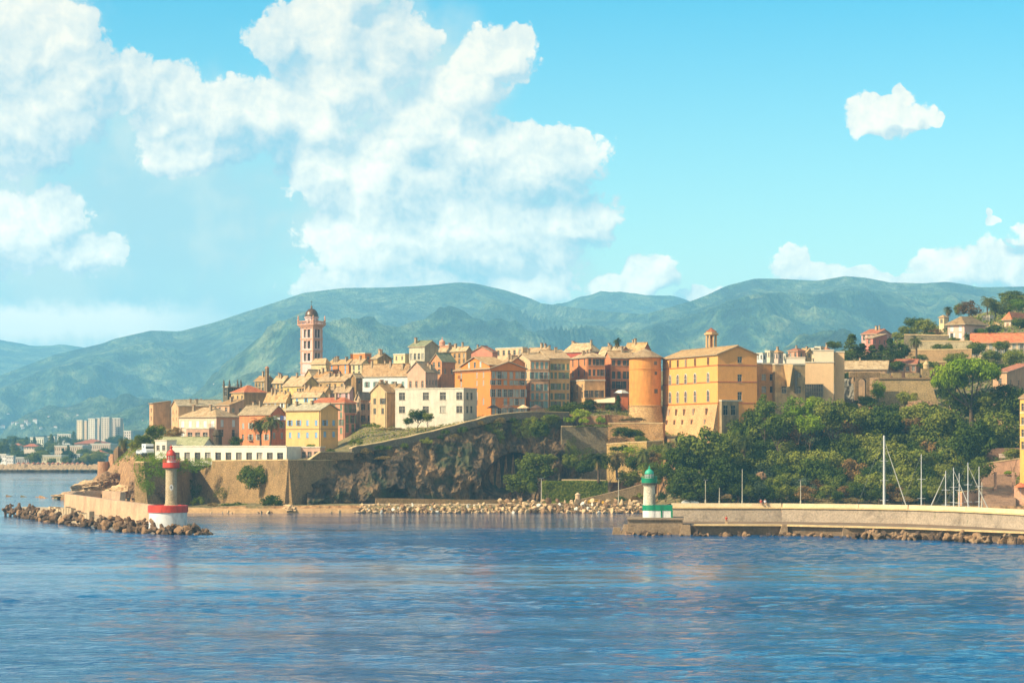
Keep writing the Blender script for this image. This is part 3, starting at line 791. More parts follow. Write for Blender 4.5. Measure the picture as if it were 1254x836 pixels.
def child(name, me, parent, loc=(0, 0, 0), scale=(1, 1, 1), rz=0):
    o = bpy.data.objects.new(name, me); COL.objects.link(o); o.parent = parent; o.location = loc; o.scale = scale; o.rotation_euler = (0, 0, rz); return o
NAME = {'oak': 'broadleaf_tree', 'holm': 'evergreen_tree', 'bright': 'broadleaf_tree', 'tall': 'pine_tree', 'cypress': 'cypress_tree', 'rust': 'broadleaf_tree', 'grey': 'olive_tree'}
def tree(kind, px, pyc, rx, Y, label, ry=None, group=None, r=None, minz=None):
    """crown centred on the picture point (px, pyc), radius rx photo pixels, at depth Y; trunk reaches the ground there"""
    r = r or rnd; k = Y/F; rad = rx*k; rz_ = (ry or rx*.9)*k
    x = XX(px, Y); zc = ZZ(pyc, Y); gz = zg(px, Y, False) if minz is None else minz
    zb = min(gz, zc-rz_*.5)
    root = empty(NAME.get(kind, 'tree'), (x, Y, zb), label, 'tree', group)
    me = r.choice(PROTO[kind]); ex = {'cypress': (2.9, .87), 'tall': (1.2, .85)}.get(kind, (1.13, 1.1))
    child('crown', me, root, (0, 0, zc-zb), (rad*ex[0], rad*ex[0], rz_*ex[1]), r.uniform(0, 6.28))
    H = zc-zb+rz_*.2
    tm = r.choice(PROTO['trunk']); child('trunk', tm, root, (0, 0, H*.28), (rad*.85, rad*.85, H*.56), r.uniform(0, 6.28))
    return root
def bush(kind, px, pyc, rx, Y, label, ry=None, group=None, name='shrub', depth=1.0, cat='shrub', rz=None):
    k = Y/F; rad = rx*k; h = (ry or rx*.8)*k; x = XX(px, Y); zc = ZZ(pyc, Y)
    me = rnd.choice(PROTO[kind]); o = bpy.data.objects.new(name, me); COL.objects.link(o)
    half = kind in ('bush', 'brightbush', 'dry', 'darkbush')
    o.location = (x, Y, zc-(h*.45 if half else 0)); o.scale = (rad, rad*depth, h*(1.3 if half else 1)); o.rotation_euler = (0, 0, rnd.uniform(0, 6.28) if rz is None else rz)
    return tag(o, label, cat, group)
def palm(px, pyb, pyt, rx, Y, label, seed=1, shag=True, group=None, lm=None):
    """trunk base row pyb, crown heart row pyt, frond reach rx px"""
    r = random.Random(seed); k = Y/F; x = XX(px, Y); zb = min(ZZ(pyb, Y), zg(px, Y, False)+.0) if pyb is None else ZZ(pyb, Y); zt = ZZ(pyt, Y)
    root = empty('palm_tree', (x, Y, zb-.5), label, 'palm tree', group)
    base = Vector((x, Y, zb-.5)); top = Vector((x+r.uniform(-.3, .3), Y, zt)); mb = MB(); m = (base+top)/2+Vector((r.uniform(-.2, .2), 0, 0))
    mb.tube(base, m, .34, .26, 9); mb.tube(m, top, .26, .3, 9); mb.build('trunk', BARK, root)
    if shag:
        ms = MB(); L = rx*k
        for i in range(90):
            a = r.uniform(0, 6.28); d = Vector((cos(a), sin(a), 0)); p = top+Vector((0, 0, -r.uniform(.1, .9)))+d*.25
            q = p+d*r.uniform(.3, .8)+Vector((0, 0, -r.uniform(.8, 2.0))); t = Vector((-d.y, d.x, 0))*.14
            ms.add([p-t, p+t, q+t*.4, q-t*.4], [(0, 1, 2, 3)])
        ms.build('dead_fronds', L_DRY, root)
    mf = MB(); L = rx*k
    for i in range(46):
        a = 6.28*i/46*5.2+r.uniform(-.2, .2); e0 = r.uniform(-.25, 1.35); d = Vector((cos(a), sin(a), 0)); t = Vector((-d.y, d.x, 0))
        p = Vector(top); ln = L*r.uniform(.85, 1.1)/7; e = e0
        for s in range(7):
            q = p+(d*cos(e)+Vector((0, 0, sin(e))))*ln*1.12
            up = Vector((-d.x*sin(e), -d.y*sin(e), cos(e)))
            wl_ = L*.26*(1-abs(s-2.6)/6.2)
            for sg in (-1, 1):
                for h in range(3):
                    b = p+(q-p)*(h/3); b2 = p+(q-p)*((h+.75)/3)
                    tip = b2+t*sg*wl_+(q-p)*.5-up*wl_*.35+Vector((r.uniform(-.05, .05),)*3)*2
                    mf.add([b, b2, tip], [(0, 1, 2)])
            p = q; e -= r.uniform(.2, .34)
    mf.build('fronds', lm or L_PALM, root)
    return root

# ------------------------------------------------------------------ rocks
def rock_mesh(seed, flat=1.0, mats=None, rough=.28):
    import bmesh
    r = random.Random(seed); bm = bmesh.new(); bmesh.ops.create_icosphere(bm, subdivisions=2, radius=.5)
    planes = [(Vector((r.gauss(0, 1), r.gauss(0, 1), r.gauss(0, 1))).normalized(), r.uniform(.2, .36)) for _ in range(8)]
    for v in bm.verts:
        c = v.co
        for n_, d in planes:
            k = c.dot(n_)
            if k > d: c -= n_*(k-d)
        c.z *= flat
    me = bpy.data.meshes.new('rock'); bm.to_mesh(me); bm.free(); me.materials.append(mats); return me
def tetrapod_mesh(seed, mat):
    mb = MB(); ds = [Vector((0, 0, 1)), Vector((.943, 0, -.333)), Vector((-.471, .816, -.333)), Vector((-.471, -.816, -.333))]
    for d in ds: mb.tube((0, 0, 0), d*.62, .3, .17, 8)
    return mb.mesh('armour_block', mat)
def rotr(r): return (r.uniform(0, 6.28), r.uniform(0, 6.28), r.uniform(0, 6.28))
def put(me, name, loc, s, rot, label, cat, group):
    o = bpy.data.objects.new(name, me); COL.objects.link(o); o.location = loc; o.scale = (s, s, s) if not isinstance(s, tuple) else s; o.rotation_euler = rot
    return tag(o, label, cat, group)

def wallstrip(name, label, cat, pts, th, mat, cop=None, coph=.25, group=None, batter=0, parapet=None):
    """thick wall along (x, y, zbot, ztop) points"""
    P_ = [Vector((p[0], p[1], 0)) for p in pts]; ns = []
    for i in range(len(P_)):
        a = P_[max(0, i-1)]; b = P_[min(len(P_)-1, i+1)]; d = (b-a).normalized(); ns.append(Vector((-d.y, d.x, 0)))
    mb = MB(); fr = []; bk = []
    for i, p in enumerate(pts):
        n_ = ns[i]
        fr.append((P_[i]-n_*batter+Vector((0, 0, p[2])), P_[i]+Vector((0, 0, p[3])))); bk.append((P_[i]+n_*th+Vector((0, 0, p[2])), P_[i]+n_*th+Vector((0, 0, p[3]))))
    for i in range(len(pts)-1):
        mb.quad(fr[i][0], fr[i+1][0], fr[i+1][1], fr[i][1]); mb.quad(bk[i][0], bk[i+1][0], bk[i+1][1], bk[i][1]); mb.quad(fr[i][1], fr[i+1][1], bk[i+1][1], bk[i][1])
    for i in (0, -1): mb.quad(fr[i][0], fr[i][1], bk[i][1], bk[i][0])
    root = empty(name, (pts[0][0], pts[0][1], pts[0][2]), label, cat, group)
    mb.build('wall', mat, root)
    if cop:
        c = MB()
        for i in range(len(pts)-1):
            a, b = i, i+1; o_ = .1
            q = [fr[a][1]-ns[a]*o_, fr[b][1]-ns[b]*o_, bk[b][1]+ns[b]*o_, bk[a][1]+ns[a]*o_]
            q = [v+Vector((0, 0, .004)) for v in q]
            c.prism(q, [v+Vector((0, 0, coph)) for v in q])
        c.build('coping', cop, root)
    return root
# ------------------------------------------------------------------ global look
SUN_EL = R(38); SDIR = Vector((-.90*cos(SUN_EL), -.436*cos(SUN_EL), sin(SUN_EL))); SUN_AZ = atan2(SDIR.x, SDIR.y)
SKYK = 1.72           # exposure factor of the view (2**exposure)
SKYTINT = [(0, (.84, .74, .66, 1)), (.075, (.50, .69, .64, 1)), (.17, (.12, .54, .62, 1)), (.40, (.20, .56, .62, 1)), (1, (1.3, 1.12, .84, 1))]
SKYBACK = (1.7, 1.36, .95, 1); HAZE_TOP = 560
HAZE = 1.0e-4; HAZE_COL = (.30, .72, 1.0, 1)

build_world(); build_haze(); build_ground(); build_hills(); build_water(); setup_veg()
sun = bpy.data.lights.new('sun', 'SUN'); sun.energy = 5.0; sun.angle = R(.53); sun.color = (1, .875, .64)
so = bpy.data.objects.new('sun', sun); so.rotation_euler = SDIR.to_track_quat('Z', 'Y').to_euler(); COL.objects.link(so)
cam = bpy.data.cameras.new('camera'); co_ = bpy.data.objects.new('camera', cam); COL.objects.link(co_); SC.camera = co_
co_.location = (0, 0, CH); co_.rotation_euler = (pi/2, 0, 0)
cam.sensor_width = 36; cam.lens = 36*F/1254; cam.shift_y = (HOR-418)/1254; cam.clip_end = 60000; cam.clip_start = 1
SC.view_settings.view_transform = 'Standard'; SC.view_settings.look = 'None'; SC.view_settings.gamma = 1; SC.view_settings.exposure = math.log2(SKYK)
SC.render.engine = 'CYCLES'; cy = SC.cycles
cy.use_denoising = True; cy.max_bounces = 5; cy.diffuse_bounces = 2; cy.glossy_bounces = 3; cy.transmission_bounces = 3; cy.volume_bounces = 1; cy.transparent_max_bounces = 6
cy.use_adaptive_sampling = True; cy.adaptive_threshold = .02; cy.sample_clamp_indirect = 6
try: cy.denoising_prefilter = 'ACCURATE'
except Exception: pass

# ------------------------------------------------------------------ citadel houses
G5 = lambda *p, h=1.6: [(q, h) for q in p]
H = house
def W_(n, rows, h=1.5, w=1.0, p=1.0, f=None): return dict(n=n, f=f, r=[(q, h) if not isinstance(q, tuple) else q for q in rows], w=w, p=p)
T = 'terracotta'
# --- left end of the citadel
H('narrow tan block at the far left end of the citadel, plain shaded side wall', 183, 187.5, 209.5, 494, 535, 800, 66, (238, 182, 128), 'shed', 491, 'grey', wl=W_(1, [502, 512], 1.2), wr=None, chim=0, age=.6)
H('long tan house with a low greyish roof and lit gable, second from the left end', 210, 218.5, 274, 497, 525, 790, 70, (240, 188, 134), 'gr', 490, 'grey', wl=W_(2, [504, 513], 1.1, .8), wr=W_(4, [499], .9, .8), chim=3, age=.6)
H('peach villa with a pale hipped roof beside the orange wall, above the green roof', 219, 265, 293, 511, 547, 740, 35, (250, 215, 180), 'hip', 499, 'old', wl=W_(5, [519, 533], 1.9, 1.2), wr=W_(2, [518, 530], 2.0, 1.3), sh='white', colR=(238, 150, 100), chim=2, age=.3, closed=.9)
H('small glazed lean-to terrace room in front of the peach villa', 228, 256, 262, 525, 546, 732, 30, (215, 170, 140), 'flat', wl=W_(3, [534], 2.2, 2.0), bands=(), age=.4, name='annex', cat='annex')
h4 = H('orange house behind the two palms with a grey-green roof', 293, 331, 350, 507, 548, 725, 38, (240, 150, 95), 'gl', 497, 'grey', wl=W_(4, [511, 521, 535], 1.6, .9), wr=W_(2, [520, 533], 1.7, 1.0), sh='grey', colR=(236, 135, 88), chim=3)
H('brown stone chapel under a bright orange hipped roof', 283, 299, 326, 481, 505, 800, 50, (222, 180, 120), 'hip', 472, 'red', wl=W_(3, [489], 2.4, .8), wr=W_(1, [492], 1.2, .9), colR=(165, 120, 78), chim=0, age=.7, name='chapel', cat='chapel')
H('low beige shed with dark openings rising behind the villa roof', 265, 281, 299, 496, 512, 775, 45, (222, 175, 135), 'shed', 489, 'tan', wl=W_(2, [501], 1.2), wr=W_(2, [502], 1.3, 1.1), chim=1)
H('grey ruined church with pinnacles at the left skyline', 273, 279, 294, 474, 500, 830, 50, (120, 110, 88), 'flat', wl=W_(1, [480], 2.6, 1.5), wr=W_(1, [480], 2.6, 1.5), age=1.0, name='church', cat='church', colR=(100, 90, 72))
H('dark roofed house left of the square chimney tower', 312, 324, 336, 466, 485, 835, 45, (205, 170, 115), 'gl', 461, 'tan', wl=W_(3, [471, 477], 1.3), wr=W_(2, [472], 1.3), chim=1, age=.8)
H('ochre house with open loggia right of the square chimney tower', 334, 347, 357, 468, 488, 828, 45, (220, 180, 115), 'gl', 461, 'old', wl=W_(3, [473, 480], 1.4, 1.2), wr=W_(1, [473], 1.3), chim=2, age=.7)
H('square stone chimney tower on the left skyline', 324.5, 327, 329.5, 451, 475, 833, 45, (165, 135, 100), 'hip', 449, 'rust', age=.9, name='tower', cat='tower', ov=.1)
H('yellow house with a big plain gable wall below the bell tower', 347, 370.5, 392, 472, 492, 815, 48, (236, 200, 120), 'gl', 461, 'old', wl=W_(2, [478], 1.4), wr=None, colR=(212, 158, 98), chim=1, age=.6)
H('low beige house with a wide tan roof and two blue-white windows', 324, 350, 359, 491, 506, 780, 45, (228, 190, 125), 'gl', 481, 'tan', wl=W_(3, [496], 1.5), wr=W_(1, [497], 1.5), sh='white', chim=3)
H('cream house with small blue shutters under a flat lit roof', 358, 392, 399, 485, 506, 770, 50, (245, 222, 170), 'gl', 480, 'old', wl=W_(3, [489], 1.4), sh='blue', chim=2)
H('chapel with a pale scrolled front at the foot of the bell tower', 373, 383, 393, 461, 480, 850, 45, (242, 195, 130), 'gr', 453, 'old', wl=None, wr=W_(1, [466], 1.0), chim=0, name='chapel', cat='chapel', age=.4)
H('cream house with a low hipped roof against the bell tower', 381, 399, 404, 446, 470, 860, 50, (232, 205, 150), 'hip', 439, 'old', wl=W_(1, [455], 1.2), chim=0)
H('orange house with balcony right of the bell tower', 402, 427, 432, 445, 462, 858, 55, (240, 160, 95), 'shed', 440, 'tan', wl=W_(3, [449, 455], 1.6), sh='blue', chim=4, age=.4)
H('flat topped orange block on the skyline right of the bell tower', 429, 447, 455, 433, 452, 880, 50, (240, 145, 75), 'flat', wl=None, wr=W_(1, [438], 1.2), age=.3)
H('cream gabled house under the flat topped orange block', 430, 443, 452, 445, 466, 850, 45, (238, 212, 158), 'gl', 440, 'old', wl=W_(2, [450, 457], 1.4), wr=W_(1, [450], 1.2), chim=1)
H('layered tan roofed house with a shaded brown gable', 388, 423, 443, 466, 480, 820, 48, (222, 180, 118), 'gl', 458, 'old', wl=W_(4, [472], 1.2), colR=(165, 125, 80), chim=4, age=.7)
H('small tan house with dormers between the chapel and the brown gable', 384, 402, 412, 462, 476, 835, 45, (215, 165, 110), 'gl', 456, 'tan', wl=W_(2, [467], 1.2), chim=3, age=.7)
H('pink terrace house with three dark windows and broken roofs', 398, 428, 434, 479, 497, 790, 50, (230, 180, 170), 'gl', 474, 'old', wl=W_(4, [484], 1.7, 1.2), chim=4, age=.5)
H('wide house with a bare tan roof left of the pink terrace', 366, 398, 406, 480, 496, 795, 50, (228, 190, 120), 'gl', 474, 'tan', wl=W_(4, [485], 1.2), chim=3, age=.6)
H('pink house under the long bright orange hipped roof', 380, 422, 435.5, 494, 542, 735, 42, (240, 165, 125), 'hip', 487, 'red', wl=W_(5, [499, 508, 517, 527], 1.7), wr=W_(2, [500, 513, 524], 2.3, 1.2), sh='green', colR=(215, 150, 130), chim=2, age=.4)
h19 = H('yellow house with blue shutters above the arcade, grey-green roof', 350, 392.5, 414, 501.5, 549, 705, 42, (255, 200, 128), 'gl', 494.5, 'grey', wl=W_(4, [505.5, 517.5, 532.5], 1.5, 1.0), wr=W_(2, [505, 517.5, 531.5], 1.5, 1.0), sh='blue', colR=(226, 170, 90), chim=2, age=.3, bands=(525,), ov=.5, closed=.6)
H('small pink tenement right of the orange roofed house', 435, 441, 445, 490, 530, 745, 40, (238, 185, 165), 'gl', 485, 'old', wl=W_(1, [498, 508, 519], 1.7), wr=W_(1, [498], 1.3), sh='green', chim=0)
H('grey-beige gabled tenement with dark green shutters', 436.5, 441, 455, 487, 531, 742, 30, (225, 190, 150), 'gr', 481, 'grey', wl=W_(1, [495], 1.2), wr=W_(2, [490, 498, 512], 1.7), sh='dark', age=.8)
H('low beige tenement with a scrap of orange roof', 453, 456, 466, 493, 531, 738, 30, (225, 185, 145), 'hip', 488, 'red', wr=W_(1, [500, 512], 1.9, 1.1), sh='dark', age=.8, ov=.2)
H('beige house with a yellow side wall and broad tan roof left of the white villa', 454, 473.5, 484, 480, 528, 730, 40, (232, 195, 140), 'gr', 470, 'tan', wl=W_(2, [484, 491, 503], 1.6), wr=None, colR=(240, 170, 90), chim=3, age=.6, sh='dark')
H('tan roofed row house behind the beige house', 462, 486, 497, 478, 500, 765, 50, (228, 185, 120), 'gl', 471, 'tan', wl=W_(3, [482], 1.3), chim=3)
H('long white house with a wide greenish roof', 444, 499, 503, 457, 482, 800, 30, (245, 238, 225), 'gl', 446, 'old', wl=W_(5, [459.5, 470], 1.6, 1.0), sh='teal', chim=5, age=.3)
H('long pink house adjoining the white one, gable at its right', 499, 521, 536, 455, 478, 790, 30, (244, 190, 155), 'gr', 443, 'old', wl=W_(3, [458.5, 470], 1.9, .8), wr=W_(4, [458.5, 468], 1.5, .7), chim=2, age=.4)
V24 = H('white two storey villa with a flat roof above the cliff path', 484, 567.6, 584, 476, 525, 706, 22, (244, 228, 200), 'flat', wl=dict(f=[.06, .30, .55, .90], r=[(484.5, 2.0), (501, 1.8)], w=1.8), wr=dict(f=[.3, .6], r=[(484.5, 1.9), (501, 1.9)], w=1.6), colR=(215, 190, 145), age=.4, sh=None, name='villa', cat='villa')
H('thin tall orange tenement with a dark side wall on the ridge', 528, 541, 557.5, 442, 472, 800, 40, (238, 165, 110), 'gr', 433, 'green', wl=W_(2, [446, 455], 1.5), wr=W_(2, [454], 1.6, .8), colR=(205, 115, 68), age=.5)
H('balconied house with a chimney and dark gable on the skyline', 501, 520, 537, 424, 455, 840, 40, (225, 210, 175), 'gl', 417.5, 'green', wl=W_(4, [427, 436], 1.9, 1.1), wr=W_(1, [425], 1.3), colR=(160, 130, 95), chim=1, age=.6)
H('cream cubic house left of the balconied house', 482, 496, 505, 434, 455, 845, 45, (242, 215, 160), 'flat', wl=W_(2, [438], 1.2, .8), age=.3)
H('greenish tan house with a rough gable on the skyline', 455, 462, 480, 439, 460, 850, 35, (215, 175, 115), 'gl', 433, 'old', wr=W_(1, [446], 1.0), colR=(195, 155, 95), chim=3, age=.9)
H('small brown house with a domed oven roof below the skyline', 430, 436, 444, 462, 484, 790, 45, (175, 135, 85), 'gr', 458, 'old', age=.8, wr=W_(1, [467], 1))
H('long tan house with a shallow roof under the little dome', 537, 571, 577, 429, 450, 840, 50, (215, 165, 105), 'gl', 425, 'old', wl=W_(6, [435, 442], 1.4), chim=5, age=.6)
HD = H('pink block carrying a little dome on the skyline', 538, 552, 559, 423, 440, 850, 45, (235, 150, 105), 'flat', age=.3, wr=W_(2, [427], 1))
H('salmon gabled house with blue windows on the skyline', 577, 603, 609, 431, 447, 845, 30, (236, 155, 120), 'gr', 424, 'rust', wl=W_(5, [433], 2.2, 1.1), sh='blue', chim=1, age=.3)
H('cream row house with laundry and terraces on the skyline', 607, 640, 646, 426, 442, 855, 50, (238, 200, 150), 'flat', wl=W_(5, [431], 1.6, 1.2), age=.4, chim=0)
H('pale house with a low roof on the skyline right of the laundry terrace', 645, 668, 676, 430, 442, 850, 50, (232, 195, 140), 'gl', 426, 'old', wl=W_(3, [435], 1.3), chim=3, age=.5)
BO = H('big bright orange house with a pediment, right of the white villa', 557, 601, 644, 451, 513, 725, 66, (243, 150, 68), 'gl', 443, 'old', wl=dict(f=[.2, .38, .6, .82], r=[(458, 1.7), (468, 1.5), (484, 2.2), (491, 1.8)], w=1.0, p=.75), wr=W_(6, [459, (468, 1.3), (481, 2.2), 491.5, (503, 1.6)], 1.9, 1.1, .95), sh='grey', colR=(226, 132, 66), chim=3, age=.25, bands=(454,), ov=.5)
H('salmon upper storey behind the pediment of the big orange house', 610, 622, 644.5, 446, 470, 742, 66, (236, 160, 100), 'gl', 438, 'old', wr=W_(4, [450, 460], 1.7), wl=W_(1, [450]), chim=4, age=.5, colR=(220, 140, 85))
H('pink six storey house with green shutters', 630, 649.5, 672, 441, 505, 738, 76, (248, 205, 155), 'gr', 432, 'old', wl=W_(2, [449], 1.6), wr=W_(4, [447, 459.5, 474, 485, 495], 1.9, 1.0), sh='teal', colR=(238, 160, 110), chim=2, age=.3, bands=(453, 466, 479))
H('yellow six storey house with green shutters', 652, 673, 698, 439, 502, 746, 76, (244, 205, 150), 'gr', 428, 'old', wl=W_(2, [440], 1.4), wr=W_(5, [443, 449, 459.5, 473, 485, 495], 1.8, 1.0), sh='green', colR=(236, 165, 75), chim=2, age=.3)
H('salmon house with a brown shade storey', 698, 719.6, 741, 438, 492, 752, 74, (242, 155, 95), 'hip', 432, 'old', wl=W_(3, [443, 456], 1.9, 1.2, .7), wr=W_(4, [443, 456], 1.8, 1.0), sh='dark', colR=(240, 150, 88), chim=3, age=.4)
H('lower beige house with a round turret wall in front of the salmon house', 697.5, 716, 741, 466, 500, 741, 74, (236, 185, 125), 'flat', wl=W_(3, [474, 483], 1.7, .9), wr=W_(4, [471, 482], 2.0, .9), sh='dark', age=.7, colR=(222, 165, 105))
H('dark red house with a broad pale roof on the skyline', 690, 724, 735, 431, 450, 830, 45, (195, 90, 68), 'hip', 420, 'old', wl=W_(6, [434], 1.9, 1.1), sh='white', chim=4, age=.3)
H('long pale roofed house behind the palm on the ridge', 733, 756, 766, 434, 455, 815, 50, (232, 185, 130), 'gl', 425, 'old', wl=W_(3, [440]), chim=3)
H('orange brown gabled house left of the round tower', 741, 748, 775, 438, 490, 757, 76, (240, 150, 95), 'gr', 430, 'old', wl=W_(1, [456, 470], 2), wr=W_(4, [(444, 1.5), 459, 471], 2.1, 1.1), sh='dark', colR=(232, 142, 88), chim=1, age=.5)
H('brown gable with four small windows left of the round tower', 748, 756, 776, 434, 470, 768, 74, (236, 160, 105), 'gl', 425, 'old', wr=W_(3, [443, 434], 1.3, .8), colR=(205, 115, 68), age=.5)
H('tan roofed house with a red gable behind the round tower', 764, 787, 797, 430, 450, 810, 45, (230, 170, 110), 'gl', 420, 'tan', wl=W_(3, [434]), colR=(200, 65, 45), chim=2, age=.3)

# --- the governor palace
PA = H('large yellow palace with arched windows and red string courses', 811.5, 879, 927, 433.6, 540, 700, 73, (255, 186, 98), 'gl', 423.6, 'tan',
       wl=None, wr=dict(f=[.56], r=[(440, 1.6), (463, 2.2), (485, 2.4)], w=1.3), colR=(232, 150, 78), age=.18, bands=(447, 467.3, 493.4), bandc=(205, 112, 62), ov=.5, name='palace', cat='palace')
def palace_extras():
    C, dl, nl, W, root, a = PA['C'], PA['dl'], PA['nl'], PA['W'], PA['root'], PA['a']
    fr = [.075, .235, .43, .62, .85]; fr = []
    for px in (867.5, 851.5, 840, 830.3, 821):   # window columns seen in the photograph
        k = (px-627)/F; fr.append((C.x-k*C.y)/(cos(a)+k*sin(a)))
    wm = paint((235, 225, 210), 'white_surround')
    for s in fr:
        for (py, hh, w, arch) in ((441, 1.9, 1.1, 0), (461.5, 2.5, 1.5, 1), (484, 2.9, 1.5, 1), (504, 2.0, 1.1, 0), (516, 1.2, 1.0, 0)):
            z = ZZ(py, C.y); 
            pt = lambda ss, zz, q: Vector((C.x+dl.x*ss+nl.x*q, C.y+dl.y*ss+nl.y*q, zz))
            mb = MB(); proud = .05 if py < 495 else PB(z)+.05
            if arch:
                n = 10; R_ = w/2+.22
                out = [(-R_, z-hh/2-.1), (R_, z-hh/2-.1)]+[(R_*cos(pi*i/n), z+hh/2-w/2+R_*sin(pi*i/n)) for i in range(n+1)]
                mb.prism([pt(s+p[0], p[1], proud) for p in out], [pt(s+p[0], p[1], proud+.12) for p in out], 0)
                R2 = w/2; inn = [(-R2, z-hh/2), (R2, z-hh/2)]+[(R2*cos(pi*i/n), z+hh/2-w/2+R2*sin(pi*i/n)) for i in range(n+1)]
                mb.prism([pt(s+p[0], p[1], proud+.1) for p in inn], [pt(s+p[0], p[1], proud+.15) for p in inn], 1)
                mb.box(pt(s-.05, z-hh/2, proud+.15), dl*.1, nl*.04, Vector((0, 0, hh-.3)), 0); mb.box(pt(s-R2, z, proud+.15), dl*w, nl*.03, Vector((0, 0, .09)), 0)
            else:
                mb.box(pt(s-w/2-.12, z-hh/2-.12, proud), dl*(w+.24), nl*.08, Vector((0, 0, hh+.24)), 2)
                mb.box(pt(s-w/2, z-hh/2, proud+.03), dl*w, nl*.07, Vector((0, 0, hh)), 1)
                mb.box(pt(s-.04, z-hh/2, proud+.1), dl*.08, nl*.03, Vector((0, 0, hh)), 2)
            mb.build('window', [wm, glass(), paint((215, 150, 100))], root)
    # battered stone base
    zt = ZZ(495, C.y); zb = ZZ(545, C.y); st = stone((232, 180, 120), 'palace_stone', .9, .7)
    mb = MB(); nr = PA['nr']; dr = PA['dr']
    A0 = C+Vector((0, 0, 0)); B0 = C+dl*W
    mb.prism([Vector((A0.x, A0.y, zb))+nl*2.3+nr*.6, Vector((B0.x, B0.y, zb))+nl*2.3, Vector((B0.x, B0.y, zb)), Vector((A0.x, A0.y, zb))+dr*.01],
             [Vector((A0.x, A0.y, zt))+nl*.12+nr*.07, Vector((B0.x, B0.y, zt))+nl*.12, Vector((B0.x, B0.y, zt)), Vector((A0.x, A0.y, zt))+dr*.01])
    mb.build('battered_base', st, root)
def PB(z):
    zt = ZZ(495, 700); zb = ZZ(545, 700); return .12+(zt-z)/(zt-zb)*2.18
palace_extras()
# cupola on its ridge
def cupola():
    Y = 735; x = XX(871, Y); z0 = ZZ(428, Y); k = Y/F; m = plaster((240, 190, 130), .3); r_ = 7.2*k
    root = empty('cupola', (x, Y, z0-1), 'small pillared cupola with a red cap on the palace roof', 'cupola')
    mb = MB()
    mb.lathe((x, Y, z0-1), [(r_*1.05, 0), (r_*1.05, 1.3)], 8)
    mb.build('base', m, root)
    for i in range(8):
        a = pi/8+pi/4*i; c = MB(); c.tube((x+cos(a)*r_*.85, Y+sin(a)*r_*.85, z0+.3), (x+cos(a)*r_*.85, Y+sin(a)*r_*.85, z0+17*k), .24, n=8); c.build('column', m, root)
    mb = MB(); mb.lathe((x, Y, z0+17*k), [(r_*.9, 0), (r_*1.2, .25), (r_*1.22, .7), (r_*.95, .72), (r_*.93, 1.1)], 8); mb.lathe((x, Y, z0+.3), [(r_*.45, 0), (r_*.45, 17*k-.3)], 8, 1)
    mb.build('cornice', [m, plaster((150, 100, 70), .3)], root)
    mb = MB(); mb.lathe((x, Y, z0+17*k+1.1), [(r_*1.0, 0), (r_*.7, .35), (r_*.3, .8), (.08, 1.15)], 8); mb.build('roof', tiles('rust'), root)
cupola()
H('stone bastion block with two dark windows under the palace gable', 881, 884, 912, 491, 545, 699, 60, (190, 160, 115), 'flat', wl=None, wr=W_(3, [502], 2.6, 1.5, .8), age=1.0, name='bastion', cat='bastion')
AN = H('ochre palace annex with three rows of small windows', 908, 915, 949, 445.5, 535, 708, 74, (250, 180, 105), 'flat', wl=W_(1, [476], 1.6, .7), wr=dict(f=[.24, .6, .9], r=[(461.5, 1.7), (476.5, 1.7)], w=1.3), colR=(226, 155, 92), age=.6, name='annex', cat='palace annex')
H('mottled grey bastion wall right of the annex', 946, 949.2, 986, 446.5, 530, 707, 78, (210, 170, 115), 'flat', wr=dict(f=[.3, .78], r=[(477, 1.9), (459, 1.2)], w=1.4, p=.8), colR=(190, 158, 112), age=1.0, name='bastion', cat='bastion')
def buttress():
    mb = MB(); Y = 703; a = P(961.5, 446, Y); b = P(971, 446, Y); c = P(967, 473, Y-1.5); d = Vector((0, 6, 0))
    a.y = b.y = c.y+1.2
    mb.prism([a, b, c], [a+d, b+d, c+d]); o = mb.build('buttress', plaster((248, 200, 135), .3), off=a); tag(o, 'lit wedge shaped buttress on the mottled bastion wall', 'buttress')
    mb = MB(); 
    for (x0, x1, y0, y1) in ((973, 976.5, 454, 481),): mb.box(P(x0, y1, 706.2), (XX(x1, 706)-XX(x0, 706), 0, 0), (0, .5, 0), (0, 0, (y1-y0)*706/F))
    o = mb.build('gun_slit', glass(), off=P(973, 481, 706)); tag(o, 'tall dark slit opening in the mottled bastion wall', 'slit')
buttress()
MU = H('modern cream museum block with a cut out upper corner', 986, 1021, 1021, 444, 505, 716, 7.2, (255, 208, 152), 'flat', wl=None, wr=None, D=14, age=.15, name='museum', cat='museum block')
H('taller white cube on top of the museum block', 997, 1021, 1021, 429.5, 450, 718, 7.2, (255, 226, 186), 'flat', wl=None, age=.1, name='museum', cat='museum block')
H('narrow cream slab at the right end of the museum', 1021.8, 1034, 1034, 431.5, 500, 721, 7.4, (255, 206, 150), 'flat', wl=None, age=.15, name='museum', cat='museum block')
H('low white parapet block left of the museum', 963, 986, 986, 438.5, 450, 727, 6.6, (253, 238, 212), 'flat', wl=None, age=.1, name='museum', cat='museum block')
def museum_glass():
    Y = 714; root = empty('glazed_opening', P(985, 486, Y), 'dark glazed opening with steel bars at the foot of the museum', 'glazed wall')
    mb = MB(); w = (1008-985)*Y/F; hh = 16*Y/F; o = P(985, 486, Y); mb.box(o, (w, 0, 0), (0, 3, 0), (0, 0, hh)); mb.build('pane', glass(), root)
    mb = MB()
    for i in range(9): mb.box(o+Vector((i*(w-.12)/8, -.12, 0)), (.12, 0, 0), (0, .1, 0), (0, 0, hh))
    for zz in (.0, .35, .7, .96): mb.box(o+Vector((-.1, -.24, hh*zz)), (w+.2, 0, 0), (0, .1, 0), (0, 0, .14))
    mb.build('frame', paint((140, 125, 100)), root)
museum_glass()
